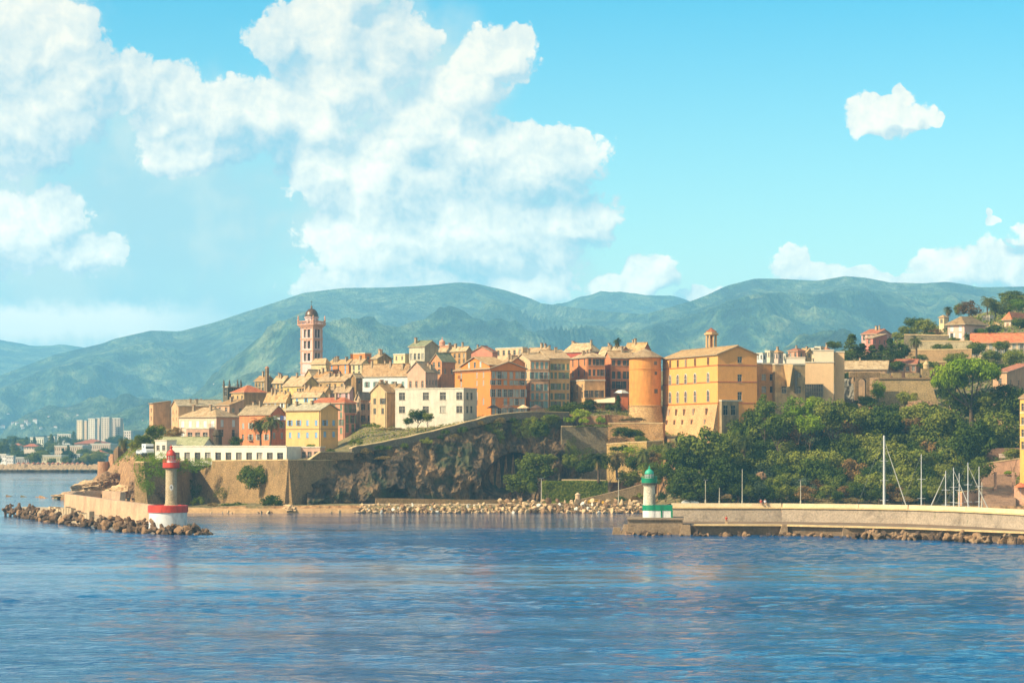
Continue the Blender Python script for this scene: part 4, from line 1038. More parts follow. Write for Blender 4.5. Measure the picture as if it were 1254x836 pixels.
# small town seen behind the museum
bk = [(927, 934, 939, 433, 'white', (248, 242, 230), 'flat'), (937, 943, 948, 430, 'little cream', (245, 225, 190), 'flat'), (946, 953, 959, 432, 'pale pink', (240, 205, 180), 'hip'), (956, 962, 966, 434, 'ivory', (248, 235, 205), 'flat'),
      (965, 977, 986, 430, 'salmon', (240, 170, 130), 'hip'), (980, 988, 994, 431, 'ochre', (235, 190, 120), 'gl'), (990, 997, 1003, 427, 'sand coloured', (240, 215, 170), 'flat'), (998, 1005, 1010, 425, 'tall ivory', (245, 225, 190), 'flat'), (1004, 1012, 1018, 429, 'orange roofed', (240, 190, 150), 'hip')]
for i, (a_, b_, c_, y_, nm, cc, rf) in enumerate(bk):
    H('%s house of the upper town peeping over the museum roofs' % nm, a_, b_, c_, y_, y_+25, 900+i*5, 45, cc, rf, y_-4, 'red' if 'orange' in nm or 'salmon' in nm else 'tan', wl=W_(2, [y_+4], 1.4), wr=W_(1, [y_+4], 1.4), chim=1 if rf != 'flat' else 0, age=.3)

# --- right hill
H('pink house with two wings among the trees on the right hill', 1055, 1073, 1093, 409, 430, 930, 35, (242, 185, 165), 'gl', 403, 'rust', wl=W_(3, [413], 1.8), wr=W_(3, [413], 1.5), chim=2, age=.3)
H('salmon wing in front of the two winged pink house', 1060, 1069, 1086, 414, 430, 915, 35, (238, 150, 125), 'shed', 408, 'old', wl=W_(1, [418]), wr=W_(3, [418], 1.5), age=.3)
H('long low house with a tan roof and white awnings', 1031, 1086, 1089, 452, 470, 752, 12, (205, 165, 120), 'gl', 442, 'old', wl=W_(7, [457], 2, 1.5), chim=1, age=.8)
H('low red-brown roofed house above the fort', 1087, 1122, 1126, 446, 462, 790, 15, (205, 150, 110), 'gl', 440, 'rust', wl=W_(5, [451], 1.4), chim=1, age=.7)
VI = H('pink villa with a tan hipped roof and balconies on the right hill', 1160.5, 1181, 1207, 397.5, 424, 900, 40, (250, 200, 175), 'hip', 387, 'tan', wl=W_(2, [402, 411], 2.0, 1.2), wr=W_(5, [401, 410], 1.9, 1.1), sh='white', closed=.2, age=.2, ov=.9, name='villa', cat='villa')
H('two storey villa at the right edge with an orange roof', 1230, 1238, 1275, 392, 418, 925, 35, (248, 215, 180), 'hip', 382, 'red', wl=W_(1, [398, 404]), wr=W_(6, [398, 405], 1.8, 1.2), sh='brown', age=.2, ov=.8, name='villa', cat='villa')
H('low cream house half hidden left of the right edge villa', 1208, 1226, 1234, 400, 416, 935, 30, (240, 215, 165), 'hip', 395, 'tan', wl=W_(3, [404], 1.2), age=.4)
H('long building with a bright orange roof at the right edge', 1190, 1275, 1275, 418.5, 440, 850, 10, (245, 210, 165), 'gl', 408, 'red', wl=W_(9, [423, 431], 1.9, 1.1), sh='grey', closed=.3, age=.3, ov=.6)
H('tiny cream pavilion between the right hill palms', 1203, 1212, 1217, 387, 400, 960, 40, (245, 225, 190), 'flat', wl=W_(2, [391], 1.5), age=.3)
H('tiny yellow house beside the left palm of the right hill', 1150, 1156, 1161, 389, 402, 950, 40, (245, 215, 160), 'hip', 386, 'tan', wl=W_(1, [393], 1.3), age=.3)
H('brown house behind the umbrella pine at the right edge', 1216, 1233, 1290, 456, 490, 745, 30, (245, 190, 140), 'gl', 444, 'rust', wl=W_(1, [466], 1.5), wr=W_(6, [458, 468], 1.6), colR=(205, 145, 105), age=.5)
H('small lit hut roof among the trees under the umbrella pine', 1163, 1172, 1177, 498, 510, 735, 35, (245, 195, 130), 'flat', age=.3)
H('tall yellow facade cut by the right edge of the view', 1249, 1262, 1290, 487, 565, 655, 60, (248, 190, 95), 'gl', 476, 'tan', wl=W_(2, [498, 515, 530, 545], 1.8), bands=(505, 520, 535), bandc=(250, 225, 175), age=.25)

# ------------------------------------------------------------------ bell tower
def bell_tower():
    Y = 880; a = R(37); k = Y/F; pk = plaster((243, 210, 198), .35); tr = plaster((242, 182, 148), .3)
    dl, dr = dirs(a); W, V = widths(368.3, 383.4, 394.7, Y, a); C = Vector((XX(383.4, Y), Y, 0)); nl = Vector((-sin(a), -cos(a), 0)); nr = Vector((cos(a), -sin(a), 0))
    zb = ZZ(475, Y); ze = ZZ(400, Y); cen = C+dl*W/2+dr*V/2
    root = empty('bell_tower', (cen.x, cen.y, zb-8), 'tall pink baroque bell tower with paired arched openings and a dark dome', 'bell tower')
    mb = MB(); hl = []; hr = []
    for (y0, y1) in ((403, 413), (417, 426.5), (432, 441.7)):
        for L_, o_, u_, W_2 in ((hl, C, dl, W), (hr, C, dr, V)):
            for q in (.36, .66): L_.append((q*W_2-.13*W_2, q*W_2+.10*W_2, ZZ(y1, Y), ZZ(y0, Y)))
    face(mb, C, dl, W, zb-8, ze, hl, nl, .6); face(mb, C, dr, V, zb-8, ze, hr, nr, .6)
    Z = lambda q, z: Vector((q.x, q.y, z)); c1 = C+dl*W; c2 = c1+dr*V; c3 = C+dr*V
    mb.quad(Z(c1, zb-8), Z(c2, zb-8), Z(c2, ze), Z(c1, ze)); mb.quad(Z(c3, zb-8), Z(c2, zb-8), Z(c2, ze), Z(c3, ze)); mb.quad(Z(C, ze), Z(c1, ze), Z(c2, ze), Z(c3, ze))
    mb.build('shaft', pk, root)
    for hs, u_, n_ in ((hl, dl, nl), (hr, dr, nr)):
        for h in hs:
            m2 = MB(); m2.box(C+u_*(h[0]-.05)-n_*.6+Vector((0, 0, h[2]-.05)), u_*(h[1]-h[0]+.1), n_*.1, Vector((0, 0, h[3]-h[2]+.1)))
            w = (h[1]-h[0]); cx = (h[0]+h[1])/2; ar = [(w/2+.14, 0)]+[((w/2+.14)*cos(pi*i/8), (w/2+.14)*sin(pi*i/8)) for i in range(9)]
            pts = [C+u_*(cx+p[0])+n_*.02+Vector((0, 0, h[3]+p[1]-.02)) for p in ar[1:]]
            m2.prism(pts, [p+n_*.1 for p in pts], 1); m2.build('bell_opening', [glass(), tr], root)
    def ring(y, h, out):
        z = ZZ(y, Y); q = [Z(C, z)+(nl+nr)*out, Z(c1, z)+(nl-nr)*out, Z(c2, z)+(-nl-nr)*out, Z(c3, z)+(nr-nl)*out]
        return q, [p+Vector((0, 0, h)) for p in q]
    mc = MB()
    for (y, h, o_) in ((400.5, .35, .35), (399, .3, .6), (397.8, .35, .85), (429.5, .3, .22), (415, .3, .22), (444.5, .3, .22), (457, .25, .15)):
        a_, b_ = ring(y, h, o_); mc.prism(a_, b_)
    for q in (C, c1, c3):   # corner pilasters
        d_ = nl if q is c1 else nr
        mc.box(Z(q, ZZ(456, Y))+(nl*.09 if q is not c3 else nr*.09), (dl if q is C else -dl if q is c1 else -dr)*.55, -(nl if q is not c3 else nr)*.05, (0, 0, ze-ZZ(456, Y)))
    mc.box(Z(C, ZZ(456, Y))+nr*.09, dr*.45, -nr*.05, (0, 0, ze-ZZ(456, Y)))
    mc.build('cornice', tr, root)
    zt = ZZ(396.5, Y); mbp = MB(); out = .6
    q = [Z(C, zt)+(nl+nr)*out, Z(c1, zt)+(nl-nr)*out, Z(c2, zt)+(-nl-nr)*out, Z(c3, zt)+(nr-nl)*out]
    for i in range(4):
        p0, p1 = q[i], q[(i+1) % 4]; d = (p1-p0); n_ = 9
        for j in range(n_+1): mbp.tube(p0+d*j/n_, p0+d*j/n_+Vector((0, 0, .9)), .11, n=6)
        mbp.tube(p0+Vector((0, 0, .95)), p1+Vector((0, 0, .95)), .14, n=6)
    mbp.build('balustrade', tr, root)
    for p in q:
        f = MB(); f.lathe(p, [(.28, 0), (.28, 1.1), (.4, 1.2), (.38, 1.5), (.15, 1.75), (.26, 2.1), (.2, 2.5), (.04, 3.0)], 10); f.build('finial', tr, root)
    ro = W*.40; dm = MB(); c0 = Vector((cen.x, cen.y, zt-.3)); zd = ZZ(387.5, Y)-c0.z
    dm.lathe(c0, [(ro, 0), (ro, zd-.5), (ro*1.12, zd-.35), (ro*1.12, zd)], 8, 0)
    for i in range(8):
        an = pi/8+i*pi/4; d = Vector((cos(an), sin(an), 0)); t = Vector((-d.y, d.x, 0)); b = c0+d*(ro*.93)+Vector((0, 0, .8))
        dm.box(b-t*.35, t*.7, d*.04, (0, 0, zd-1.8), 1)
    dm.build('drum', [pk, glass()], root)
    dd = MB(); rr = ro*1.06; hh = ZZ(376.5, Y)-ZZ(387.5, Y)
    dd.lathe(c0+Vector((0, 0, zd)), [(rr*cos(t*pi/2/10), hh*.95*sin(t*pi/2/10)) for t in range(10)]+[(rr*.12, hh), (rr*.16, hh+.5), (.05, hh+.9)], 24)
    nt = NT('dome_copper'); c = ramp(nt, noise(nt, 1.5, 4, .6, mapping(nt, (1, 1, 3), 'World')), [(.35, (.04, .025, .02, 1)), (.7, (.2, .11, .05, 1))])
    dome = dd.build('dome', finish(nt, c, .35, metal=.3, spec=.5), root, smooth=True)
    cr = MB(); tp = c0+Vector((0, 0, zd+hh+.8)); cr.tube(tp, tp+Vector((0, 0, 1.7)), .07); cr.tube(tp+Vector((-.45, 0, 1.2)), tp+Vector((.45, 0, 1.2)), .06); cr.build('cross', paint((60, 60, 60)), dome)
bell_tower()
# little dome
def little_dome():
    Y = 846; x = XX(541.5, Y); z = ZZ(423, Y); mb = MB(); r_ = 3.6*Y/F
    mb.lathe((x, Y, z), [(r_, 0), (r_, .9), (r_*1.12, 1.0)]+[(r_*cos(t*pi/16), 1.05+r_*.85*sin(t*pi/16)) for t in range(8)]+[(.1, 1.1+r_*.9), (.15, 1.5+r_*.9), (.02, 2+r_*.9)], 18)
    o = mb.build('dome', plaster((245, 175, 140), .2), off=(x, Y, z)); tag(o, 'little pink dome on the skyline above the old town', 'dome')
little_dome()
# pinnacles on ruined church
def pinnacles():
    for px in (274, 281, 291, 295):
        Y = 829; b = P(px, 473, Y); mb = MB(); mb.lathe(b-Vector((0, 0, .4)), [(.35, 0), (.35, .9), (.5, 1.0), (.22, 1.3), (.3, 1.7), (.05, 2.6)], 8)
        o = mb.build('pinnacle', plaster((120, 105, 85), .8), off=b); tag(o, 'dark stone pinnacle standing on the grey ruined church', 'pinnacle', 'pinnacles of the ruined church')
pinnacles()
# pediment of the orange house
def pediment():
    C, dl, nl, W = BO['C'], BO['dl'], BO['nl'], BO['W']; Y = C.y; z = BO['ze']+.02
    root = empty('attic', (C+dl*W*.5+Vector((0, 0, z))), 'orange attic pediment with three small windows on the big orange house', 'attic')
    a0, a1 = W*.04, W*.84; h0 = 4*Y/F; h1 = 14.6*Y/F
    pt = lambda s, zz, q=0: C+dl*s-nl*q+Vector((0, 0, z+zz))
    out = [(a0, 0), (a1, 0), (a1, h0), ((a0+a1)/2, h1), (a0, h0)]
    mb = MB(); mb.prism([pt(s, q, .1) for s, q in out], [pt(s, q, 5) for s, q in out]); mb.build('wall', plaster((243, 150, 68), .25), root)
    r2 = MB(); m = (a0+a1)/2
    for s0 in (a0-.5, a1+.5):
        slab(r2, [pt(s0, h0-.15+.3, -.4), pt(m, h1+.3, -.4), pt(m, h1+.3, 6), pt(s0, h0-.15+.3, 6)], .22, 0, nl)
    r2.build('roof', [tiles('tan'), paint((190, 165, 130), 'eave_board')], root)
    for q in (.3, .5, .7):
        s = a0+(a1-a0)*q; w = MB(); w.box(pt(s-.55, h0-.4, .06), dl*1.1, nl*.07, (0, 0, 1.5), 0); w.box(pt(s-.68, h0-.53, .088), dl*1.36, nl*.06, (0, 0, 1.76), 1)
        w.build('window', [glass() if q == .5 else paint((190, 205, 195)), paint((225, 190, 150))], root)
pediment()
# round tower
def round_tower():
    Y = 738; k = Y/F; x = XX(790, Y); r_ = 19.6*k; root = empty('round_tower', (x, Y, ZZ(525, Y)), 'stout round orange tower with a conical roof beside the palace', 'round tower')
    z = lambda py: ZZ(py, Y); o = Vector((x, Y, 0))
    mb = MB(); mb.lathe(o, [(r_, z(497)), (r_, z(452.6)), (r_+.12, z(452.4)), (r_+.12, z(451.6)), (r_, z(451.4)), (r_, z(438))], 56, 0); mb.build('wall', plaster((250, 168, 82), .45), root, smooth=False)
    mb = MB(); mb.lathe(o, [(r_+1.3, z(527)), (r_+.75, z(515)), (r_+.12, z(497.6)), (r_+.28, z(497.4)), (r_+.28, z(496.4)), (r_+.02, z(496.2))], 56, 0); mb.build('battered_base', stone((222, 178, 118), 'palace_stone', .9, .7), root)
    mb = MB(); mb.lathe(o, [(r_+.65, z(438.6)), (r_+.7, z(437.6)), (r_*.55, z(431)), (.1, z(426.8))], 56, 0); mb.build('roof', tiles('old'), root)
    for (px, py, s) in ((802, 445, 1.0), (802.3, 457.2, .9), (802.5, 479, 1.2)):
        sx = (px-790)*k/r_; ang = math.asin(sx); d = Vector((sin(ang), -cos(ang), 0)); t = Vector((cos(ang), sin(ang), 0)); p = o+d*(r_-.2)+Vector((0, 0, z(py)))
        w = MB(); w.box(p-t*s/2-Vector((0, 0, s/2)), t*s, d*.26, (0, 0, s), 0); w.build('window', glass(), root)
round_tower()

# ------------------------------------------------------------------ arcade building on the rampart
def arcade():
    Y = 676; a = R(30)
    dl, dr = dirs(a); C = Vector((XX(351, Y), Y, 0)); W, V = widths(205, 351, 353, Y, a); V = 9
    nl = Vector((-sin(a), -cos(a), 0)); nr = Vector((cos(a), -sin(a), 0)); zb = ZZ(566, Y)-1; zt = ZZ(546.6, Y)
    root = empty('arcade_building', C+dl*W/2+Vector((0, 0, zb)), 'long white single storey building with a row of large dark windows', 'building')
    hs = []; fr = []
    for i in range(12):
        px = 343-12.65*i
        k = (px-627)/F; s = (C.x-k*C.y)/(cos(a)+k*sin(a)); 
        if s+1.0 < W: hs.append((s-.95, s+.95, ZZ(562.5, Y)-.2, ZZ(554, Y)))
    mb = MB(); face(mb, C, dl, W, zb, zt, hs, nl, .5); Z = lambda q, z: Vector((q.x, q.y, z)); c1 = C+dl*W; c2 = c1+dr*V; c3 = C+dr*V
    mb.quad(Z(C, zb), Z(c3, zb), Z(c3, zt), Z(C, zt)); mb.quad(Z(c1, zb), Z(c2, zb), Z(c2, zt), Z(c1, zt)); mb.quad(Z(c3, zb), Z(c2, zb), Z(c2, zt), Z(c3, zt))
    mb.build('wall', plaster((248, 236, 212), .3), root)
    r = MB(); r.quad(Z(C, zt-.02), Z(c1, zt-.02), Z(c2, zt-.02), Z(c3, zt-.02)); r.box(Z(C, zt+.002)+nl*.15, dl*W, -nl*.4, (0, 0, .25)); r.build('roof', paint((235, 225, 200)), root)
    for h in hs: window(root, C, dl, nl, h, frame=(120, 115, 105), base=.42)
arcade()
H('small white wing with a glazed strip left of the arcade', 190, 204, 216, 540, 566, 694, 25, (250, 238, 215), 'flat', wl=W_(2, [548], 1.3), age=.2)
H('long hall with a pale green roof behind the arcade', 196, 248, 261, 545, 560, 697, 22, (245, 240, 225), 'gl', 536, 'green', wl=W_(8, [548], 1.2, 1.2), age=.15, ov=.6, name='hall', cat='hall')
H('pinkish single storey annex continuing the arcade', 352, 392, 398, 548, 568, 680, 18, (232, 185, 155), 'flat', wl=dict(f=[.12, .32, .5, .72, .9], r=[(558, 2.2)], w=1.6), age=.5, name='annex', cat='annex')
def turret():
    Y = 712; mb = MB(); c = P(266.5, 550, Y); k = Y/F
    mb.lathe(c, [(5.5*k, 0), (5.2*k, 16*k), (6.6*k, 17*k), (6.6*k, 19*k), (5.8*k, 19.2*k), (5.8*k, 21*k), (4.5*k, 21.2*k), (4.2*k, 24*k)], 10)
    o = mb.build('stone_turret', stone((110, 92, 66), 'dark_masonry', 1.2, .5), off=c); tag(o, 'short dark stone turret between the peach villa and the palms', 'turret')
turret()
# laundry on the balcony of the orange house
def laundry():
    Y = 714; root = empty('laundry', P(342, 514, Y), 'white and blue laundry hanging over the red gable balcony', 'laundry'); 
    for i, (px, w, h, c) in enumerate([(334.5, 3, 5, (245, 245, 245)), (338.5, 4, 4, (250, 250, 250)), (343, 4, 5, (90, 110, 190)), (347.5, 3.5, 4.5, (240, 240, 245))]):
        mb = MB(); k = Y/F; o = P(px, 514, Y); n_ = 6
        for j in range(n_):
            x0, x1 = w*k*j/n_, w*k*(j+1)/n_; y0, y1 = .08*(j % 2), .08*((j+1) % 2)
            mb.prism([o+Vector((x0, y0, 0)), o+Vector((x1, y1, 0)), o+Vector((x1, y1+.03, 0)), o+Vector((x0, y0+.03, 0))], [o+Vector((x0, y0, h*k)), o+Vector((x1, y1, h*k)), o+Vector((x1, y1+.03, h*k)), o+Vector((x0, y0+.03, h*k))])
        mb.build('cloth', paint(c, 'cloth', .9, .1), root)
    mb = MB(); mb.tube(P(333, 508.5, Y), P(351, 508.5, Y), .03); mb.build('line', paint((90, 90, 90)), root)
laundry()
# ------------------------------------------------------------------ ramparts, cliff
ST = stone((176, 140, 92), 'rampart_stone', 1.0, .55, True, .25); STC = stone((225, 190, 135), 'coping_stone', 1.2, .7, False)
STG = stone((150, 132, 100), 'garden_wall_stone', 1.1, .6, True, .1); CONC = stone((205, 178, 140), 'weathered_concrete', .8, .7, False)
def V4(px, Y, pb, pt_): return (XX(px, Y), Y, ZZ(pb, Y) if pb < 400 or pb > 0 else pb, ZZ(pt_, Y))
wallstrip('rampart', 'first bastion wall under the green ivy, left of the red lighthouse tower', 'rampart', [(XX(176, 668), 668, 0, ZZ(566, 668)), (XX(205, 676), 676, 0, ZZ(566, 676)), (XX(243, 698), 698, 0, ZZ(565, 698))], 3, ST, STC, .3, batter=1.5)
wallstrip('rampart', 'sunlit rampart below the arcade building, behind the big round bush', 'rampart', [(XX(236, 694), 694, 0, ZZ(565, 694)), (XX(300, 678), 678, 0, ZZ(564, 678)), (XX(353, 658), 658, 0, ZZ(563.5, 658))], 3, ST, STC, .3, batter=1.2)
wallstrip('rampart', 'shaded rampart face right of the sunlit corner', 'rampart', [(XX(353.2, 658), 658.1, 0, ZZ(563.5, 658)), (XX(392, 668), 668, 0, ZZ(564, 668)), (XX(432, 678), 678, 0, ZZ(563, 678))], 3, ST, STC, .25, batter=1.5)
def cliff():
    top = [(385, 570), (400, 566), (430, 553), (470, 546), (520, 536), (560, 526), (600, 517), (640, 511), (696, 509), (720, 512)]
    mb = MB(); cols = 300; rows = 90; vs = []
    for j in range(rows+1):
        v = j/rows
        for i in range(cols+1):
            px = 376+(712-376)*i/cols; Yt = interp(YT, px); Yb = Yt-min(15, max(7, (Yt-652)*.5))
            zb = .5; zt = ZZ(interp(top, px), Yt)
            z = zb+(zt-zb)*v; x = XX(px, Yt)
            p = Vector((x, Yt*.6, z))
            env = sin(pi*min(1, max(0, v)))**.5 if v > .5 else 1
            d = (N.ridged_multi_fractal(p*.05, .9, 2.1, 5, .9, 2)-1.1)*4.2*env+(N.ridged_multi_fractal(p*.2, .9, 2.1, 6, .9, 2)-1.1)*2.0*env+abs(N.noise(Vector((x*.22, z*.05, 9))))*3.2*env
            Y = Yb+(Yt-Yb)*v**1.3-d*.8
            # the great cave
            pyc = HOR+(CH-z)*F/Yt
            e = ((px-622-(575-pyc)*.5)/27)**2+((pyc-580)/26)**2
            Y += 15*(1-e)**.45 if e < 1 else 0
            e2 = ((px-492)/10)**2+((pyc-606)/9)**2; Y += 4*max(0, 1-e2)
            e3 = ((px-478)/22)**2+((pyc-612)/5)**2; Y += 3*max(0, 1-e3)
            Y = min(Y, Yt-.3) if v < .9 else min(Y, Yt+3)
            if v > .97: Y = Yt+.4
            k = 1; vs.append((XX(px, Y) if False else x+(Y-Yt)*(px-627)/F, Y, z))
    fs = []
    for j in range(rows):
        for i in range(cols): a = j*(cols+1)+i; fs.append((a, a+1, a+cols+2, a+cols+1))
    nt = NT('cliff_rock'); co = mapping(nt, (1, 1, 1), 'World')
    n1 = noise(nt, .10, 6, .7, co, .6); n2 = noise(nt, .7, 6, .72, mapping(nt, (1, 1, .45), 'World'))
    c = ramp(nt, n1, [(.32, A(52, 44, 34)), (.45, A(96, 78, 56)), (.56, A(142, 112, 76)), (.70, A(196, 150, 100))])
    g = ramp(nt, n2, [(.34, (.28,)*3+(1,)), (.6, (1.15,)*3+(1,))]); c = mixc(nt, 1.0, c, g, 'MULTIPLY')
    n3 = noise(nt, .09, 5, .7, mapping(nt, (1, 1, 1.4), 'World'), .3)
    mo = ramp(nt, n3, [(.52, (0, 0, 0, 1)), (.62, (.85,)*3+(1,))]); c = mixc(nt, mo, c, (.04, .05, .018, 1))
    me = bpy.data.meshes.new('cliff'); me.from_pydata(vs, [], fs); me.materials.append(finish(nt, c, .95, n2, .9, .4))
    o = bpy.data.objects.new('cliff', me); COL.objects.link(o); o['kind'] = 'structure'
cliff()
def pathwall():
    pts = [(431, 549), (438, 546.5), (445, 546), (456, 544), (470, 541.6), (484, 538.4), (500, 535.5), (515, 531.5), (530, 528.6), (546, 524), (560, 520.6), (572, 517), (585, 514.3), (596, 510.5), (605, 508.8), (620, 506.8), (640, 505), (655, 504.2), (668, 504.4), (684, 504.8), (697, 505)]
    l = []
    for px, py in pts:
        Y = interp(YT, px)-.6; l.append((XX(px, Y), Y, ZZ(py+8, Y), ZZ(py, Y)))
    wallstrip('cliff_wall', 'long parapet wall with a sunlit top climbing along the cliff edge', 'wall', l, 1.1, stone((150, 132, 104), 'cliff_wall_stone', 1.0, .55, True, .1), STC, .22)
    l = []
    for px, py in [(371, 570), (378, 564), (393, 553.5), (407, 553.5), (433, 554)]:
        Y = interp(YT, px)-.8; l.append((XX(px, Y), Y, ZZ(py+9, Y), ZZ(py, Y)))
    wallstrip('ramp_wall', 'low stepped ramp wall right of the pink annex', 'wall', l, .8, ST, STC, .2)
pathwall()
l = []
for px, pt_, pb in [(688, 522.5, 574), (718, 522.5, 576), (747, 522, 578)]:
    Y = 716+(px-688)*.03; l.append((XX(px, Y), Y, 0, ZZ(pt_, Y)))
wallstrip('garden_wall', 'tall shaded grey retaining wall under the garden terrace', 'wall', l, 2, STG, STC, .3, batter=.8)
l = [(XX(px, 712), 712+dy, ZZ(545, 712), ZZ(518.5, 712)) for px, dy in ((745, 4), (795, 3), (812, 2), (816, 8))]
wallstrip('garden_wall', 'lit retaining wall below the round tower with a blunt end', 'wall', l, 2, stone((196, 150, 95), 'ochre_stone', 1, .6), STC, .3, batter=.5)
l = [(XX(px, Y), Y, ZZ(590, Y), ZZ(py, Y)) for px, Y, py in ((743, 700, 544), (770, 694, 542), (792, 690, 541), (812, 692, 540))]
wallstrip('garden_wall', 'ivy covered terrace wall above the palms, below the blunt wall', 'wall', l, 2, stone((205, 165, 100), 'ochre_stone2', 1, .6, True, .3), STC, .25)
l = [(XX(px, 662), 662+(px-735)*.05, .5, ZZ(py, 662)) for px, py in ((706, 612), (735, 606), (772, 597), (790, 592))]
wallstrip('ramp_wall', 'rough stone ramp wall rising left to right near the yellow car', 'wall', l, 1.5, stone((190, 155, 110), 'rubble_wall', 1.5, .5), None)
l = [(XX(px, 672), 672, 1, ZZ(py, 672)) for px, py in ((688, 588), (712, 588), (742, 589))]
wallstrip('terrace_edge', 'pale terrace edge above the long clipped hedge', 'wall', l, 1.5, CONC, STC, .3)
l = [(XX(px, 664), 664-(px-460)*-.05, .6, ZZ(py, 664)) for px, py in ((462, 609), (480, 609), (560, 611), (640, 612))]
wallstrip('quay_wall', 'low dark wall along the foot of the cliff', 'wall', [(q[0], q[1]-8, q[2], q[3]) for q in l], .6, ST, None)
# right hill retaining walls
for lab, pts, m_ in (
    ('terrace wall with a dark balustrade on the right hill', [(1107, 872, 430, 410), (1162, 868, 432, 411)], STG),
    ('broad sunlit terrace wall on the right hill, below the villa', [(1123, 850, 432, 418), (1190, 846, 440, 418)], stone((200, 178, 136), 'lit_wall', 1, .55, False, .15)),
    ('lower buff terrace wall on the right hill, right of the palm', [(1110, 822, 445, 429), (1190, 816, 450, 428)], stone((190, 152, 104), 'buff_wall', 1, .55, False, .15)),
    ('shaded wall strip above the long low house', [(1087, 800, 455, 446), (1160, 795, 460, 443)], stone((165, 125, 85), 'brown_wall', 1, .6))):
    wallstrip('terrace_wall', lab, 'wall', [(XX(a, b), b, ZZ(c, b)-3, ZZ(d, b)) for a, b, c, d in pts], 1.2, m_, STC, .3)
def fort():
    Y = 742; k = Y/F; root = empty('fort', P(1110, 505, Y), 'battered stone fort bastion with crenels and a domed sentry box', 'fort')
    m = stone((190, 158, 105), 'fort_stone', 1.1, .65, True, .05)
    def pt(px, py, d=0): return P(px, py, Y)+Vector((0, d, 0))
    mb = MB(); b = [pt(1072, 505), pt(1152, 505), pt(1146, 505, 24), pt(1076, 505, 24)]; t = [pt(1078, 464, 3), pt(1141.5, 463.5, 3), pt(1140, 464, 20), pt(1080, 464, 20)]
    mb.prism(b, t); mb.build('wall', m, root)
    mb = MB(); mb.box(pt(1077.5, 464, 2.6)+Vector((0, 0, .01)), (64.6*k, 0, 0), (0, 17, 0), (0, 0, .45)); mb.build('cornice', stone((170, 135, 90), 'fort_trim', 1, .6, False), root)
    for (a, b_, h) in ((1078.5, 1092, 5), (1095, 1106, 6), (1112, 1128, 6), (1131, 1141, 11)):
        mb = MB(); mb.box(pt(a, 462, 2.9)+Vector((0, 0, .02)), ((b_-a)*k, 0, 0), (0, 2.5, 0), (0, 0, h*k)); mb.build('merlon', m, root)
    mb = MB(); mb.lathe(pt(1137, 451, 4.2), [(3.6*k, -.5), (3.6*k, 1.0), (4.2*k, 1.05), (3.6*k, 1.5), (2*k, 2.0), (.6*k, 2.3), (.5*k, 2.6), (.02, 2.8)], 12); mb.build('sentry_box', plaster((225, 190, 135), .4), root)
fort()
def arch_ruin():
    Y = 738; k = Y/F; root = empty('stone_arch', P(1056, 488, Y), 'ruined stone arch beside the grey rock, left of the fort', 'arch'); m = stone((170, 135, 90), 'rampart_stone2', 1.4, .5)
    pt = lambda px, py, d=0: P(px, py, Y)+Vector((0, d, 0)); mb = MB()
    mb.box(pt(1047, 490), (4.5*k, 0, 0), (0, 3, 0), (0, 0, 28*k)); mb.box(pt(1061, 490), (4*k, 0, 0), (0, 3, 0), (0, 0, 28*k)); mb.box(pt(1041, 461.8), (37*k, 0, 0), (0, 3, 0), (0, 0, 6*k))
    n = 8; R_ = 4.75*k; c = pt(1056.25, 468)
    for i in range(n):
        a0, a1 = pi*i/n, pi*(i+1)/n; q = [c+Vector((R_*cos(a0), 0, R_*sin(a0))), c+Vector((R_*cos(a1), 0, R_*sin(a1)))]
        t = [Vector((q[1].x, q[1].y, pt(0, 462).z)), Vector((q[0].x, q[0].y, pt(0, 462).z))]; mb.prism([q[0], q[1]]+t, [v+Vector((0, 3, 0)) for v in [q[0], q[1]]+t])
    mb.build('wall', m, root)
arch_ruin()
ROCKM = stone((168, 130, 92), 'rock', 1.4, .4, False); ROCKG = stone((160, 150, 130), 'grey_rock', .8, .5, False); ROCKL = stone((222, 184, 136), 'pale_rock', 1.3, .6, False)
ROCKD = stone((98, 76, 56), 'dark_rock', 1.4, .45, False)
def big_rock(px, py, w, h, Y, label, seed, m=ROCKM, d=1.0):
    import bmesh
    bm = bmesh.new(); bmesh.ops.create_icosphere(bm, subdivisions=5, radius=.5); s_ = Vector((seed*3.1, 0, 0))
    for v in bm.verts:
        n_ = v.co.normalized(); v.co += n_*(N.ridged_multi_fractal(n_*1.2+s_, .9, 2.1, 5, .9, 2)-1.1)*.13+n_*N.fractal(n_*6+s_, .7, 2, 3)*.05
    me = bpy.data.meshes.new('rock'); bm.to_mesh(me); bm.free(); me.materials.append(m)
    k = Y/F; o = put(me, 'rock_outcrop', P(px, py, Y), (w*k, w*k*d, h*k), (0, 0, seed), label, 'rock', None); return o
big_rock(1034, 487, 34, 46, 742, 'grey lichened rock face left of the ruined arch', 3, ROCKG, .6)
big_rock(1126, 500, 40, 20, 725, 'tan rock patch under the fort', 4)
big_rock(354, 624, 42, 13, 648, 'long flat boulder on the shore below the sunlit corner', 5, ROCKL, .5)
big_rock(932, 585, 14, 15, 666, 'small reddish rock patch amid the wooded slope', 6)
big_rock(1050, 545, 26, 20, 700, 'bare tan rock patch high in the wood', 9)
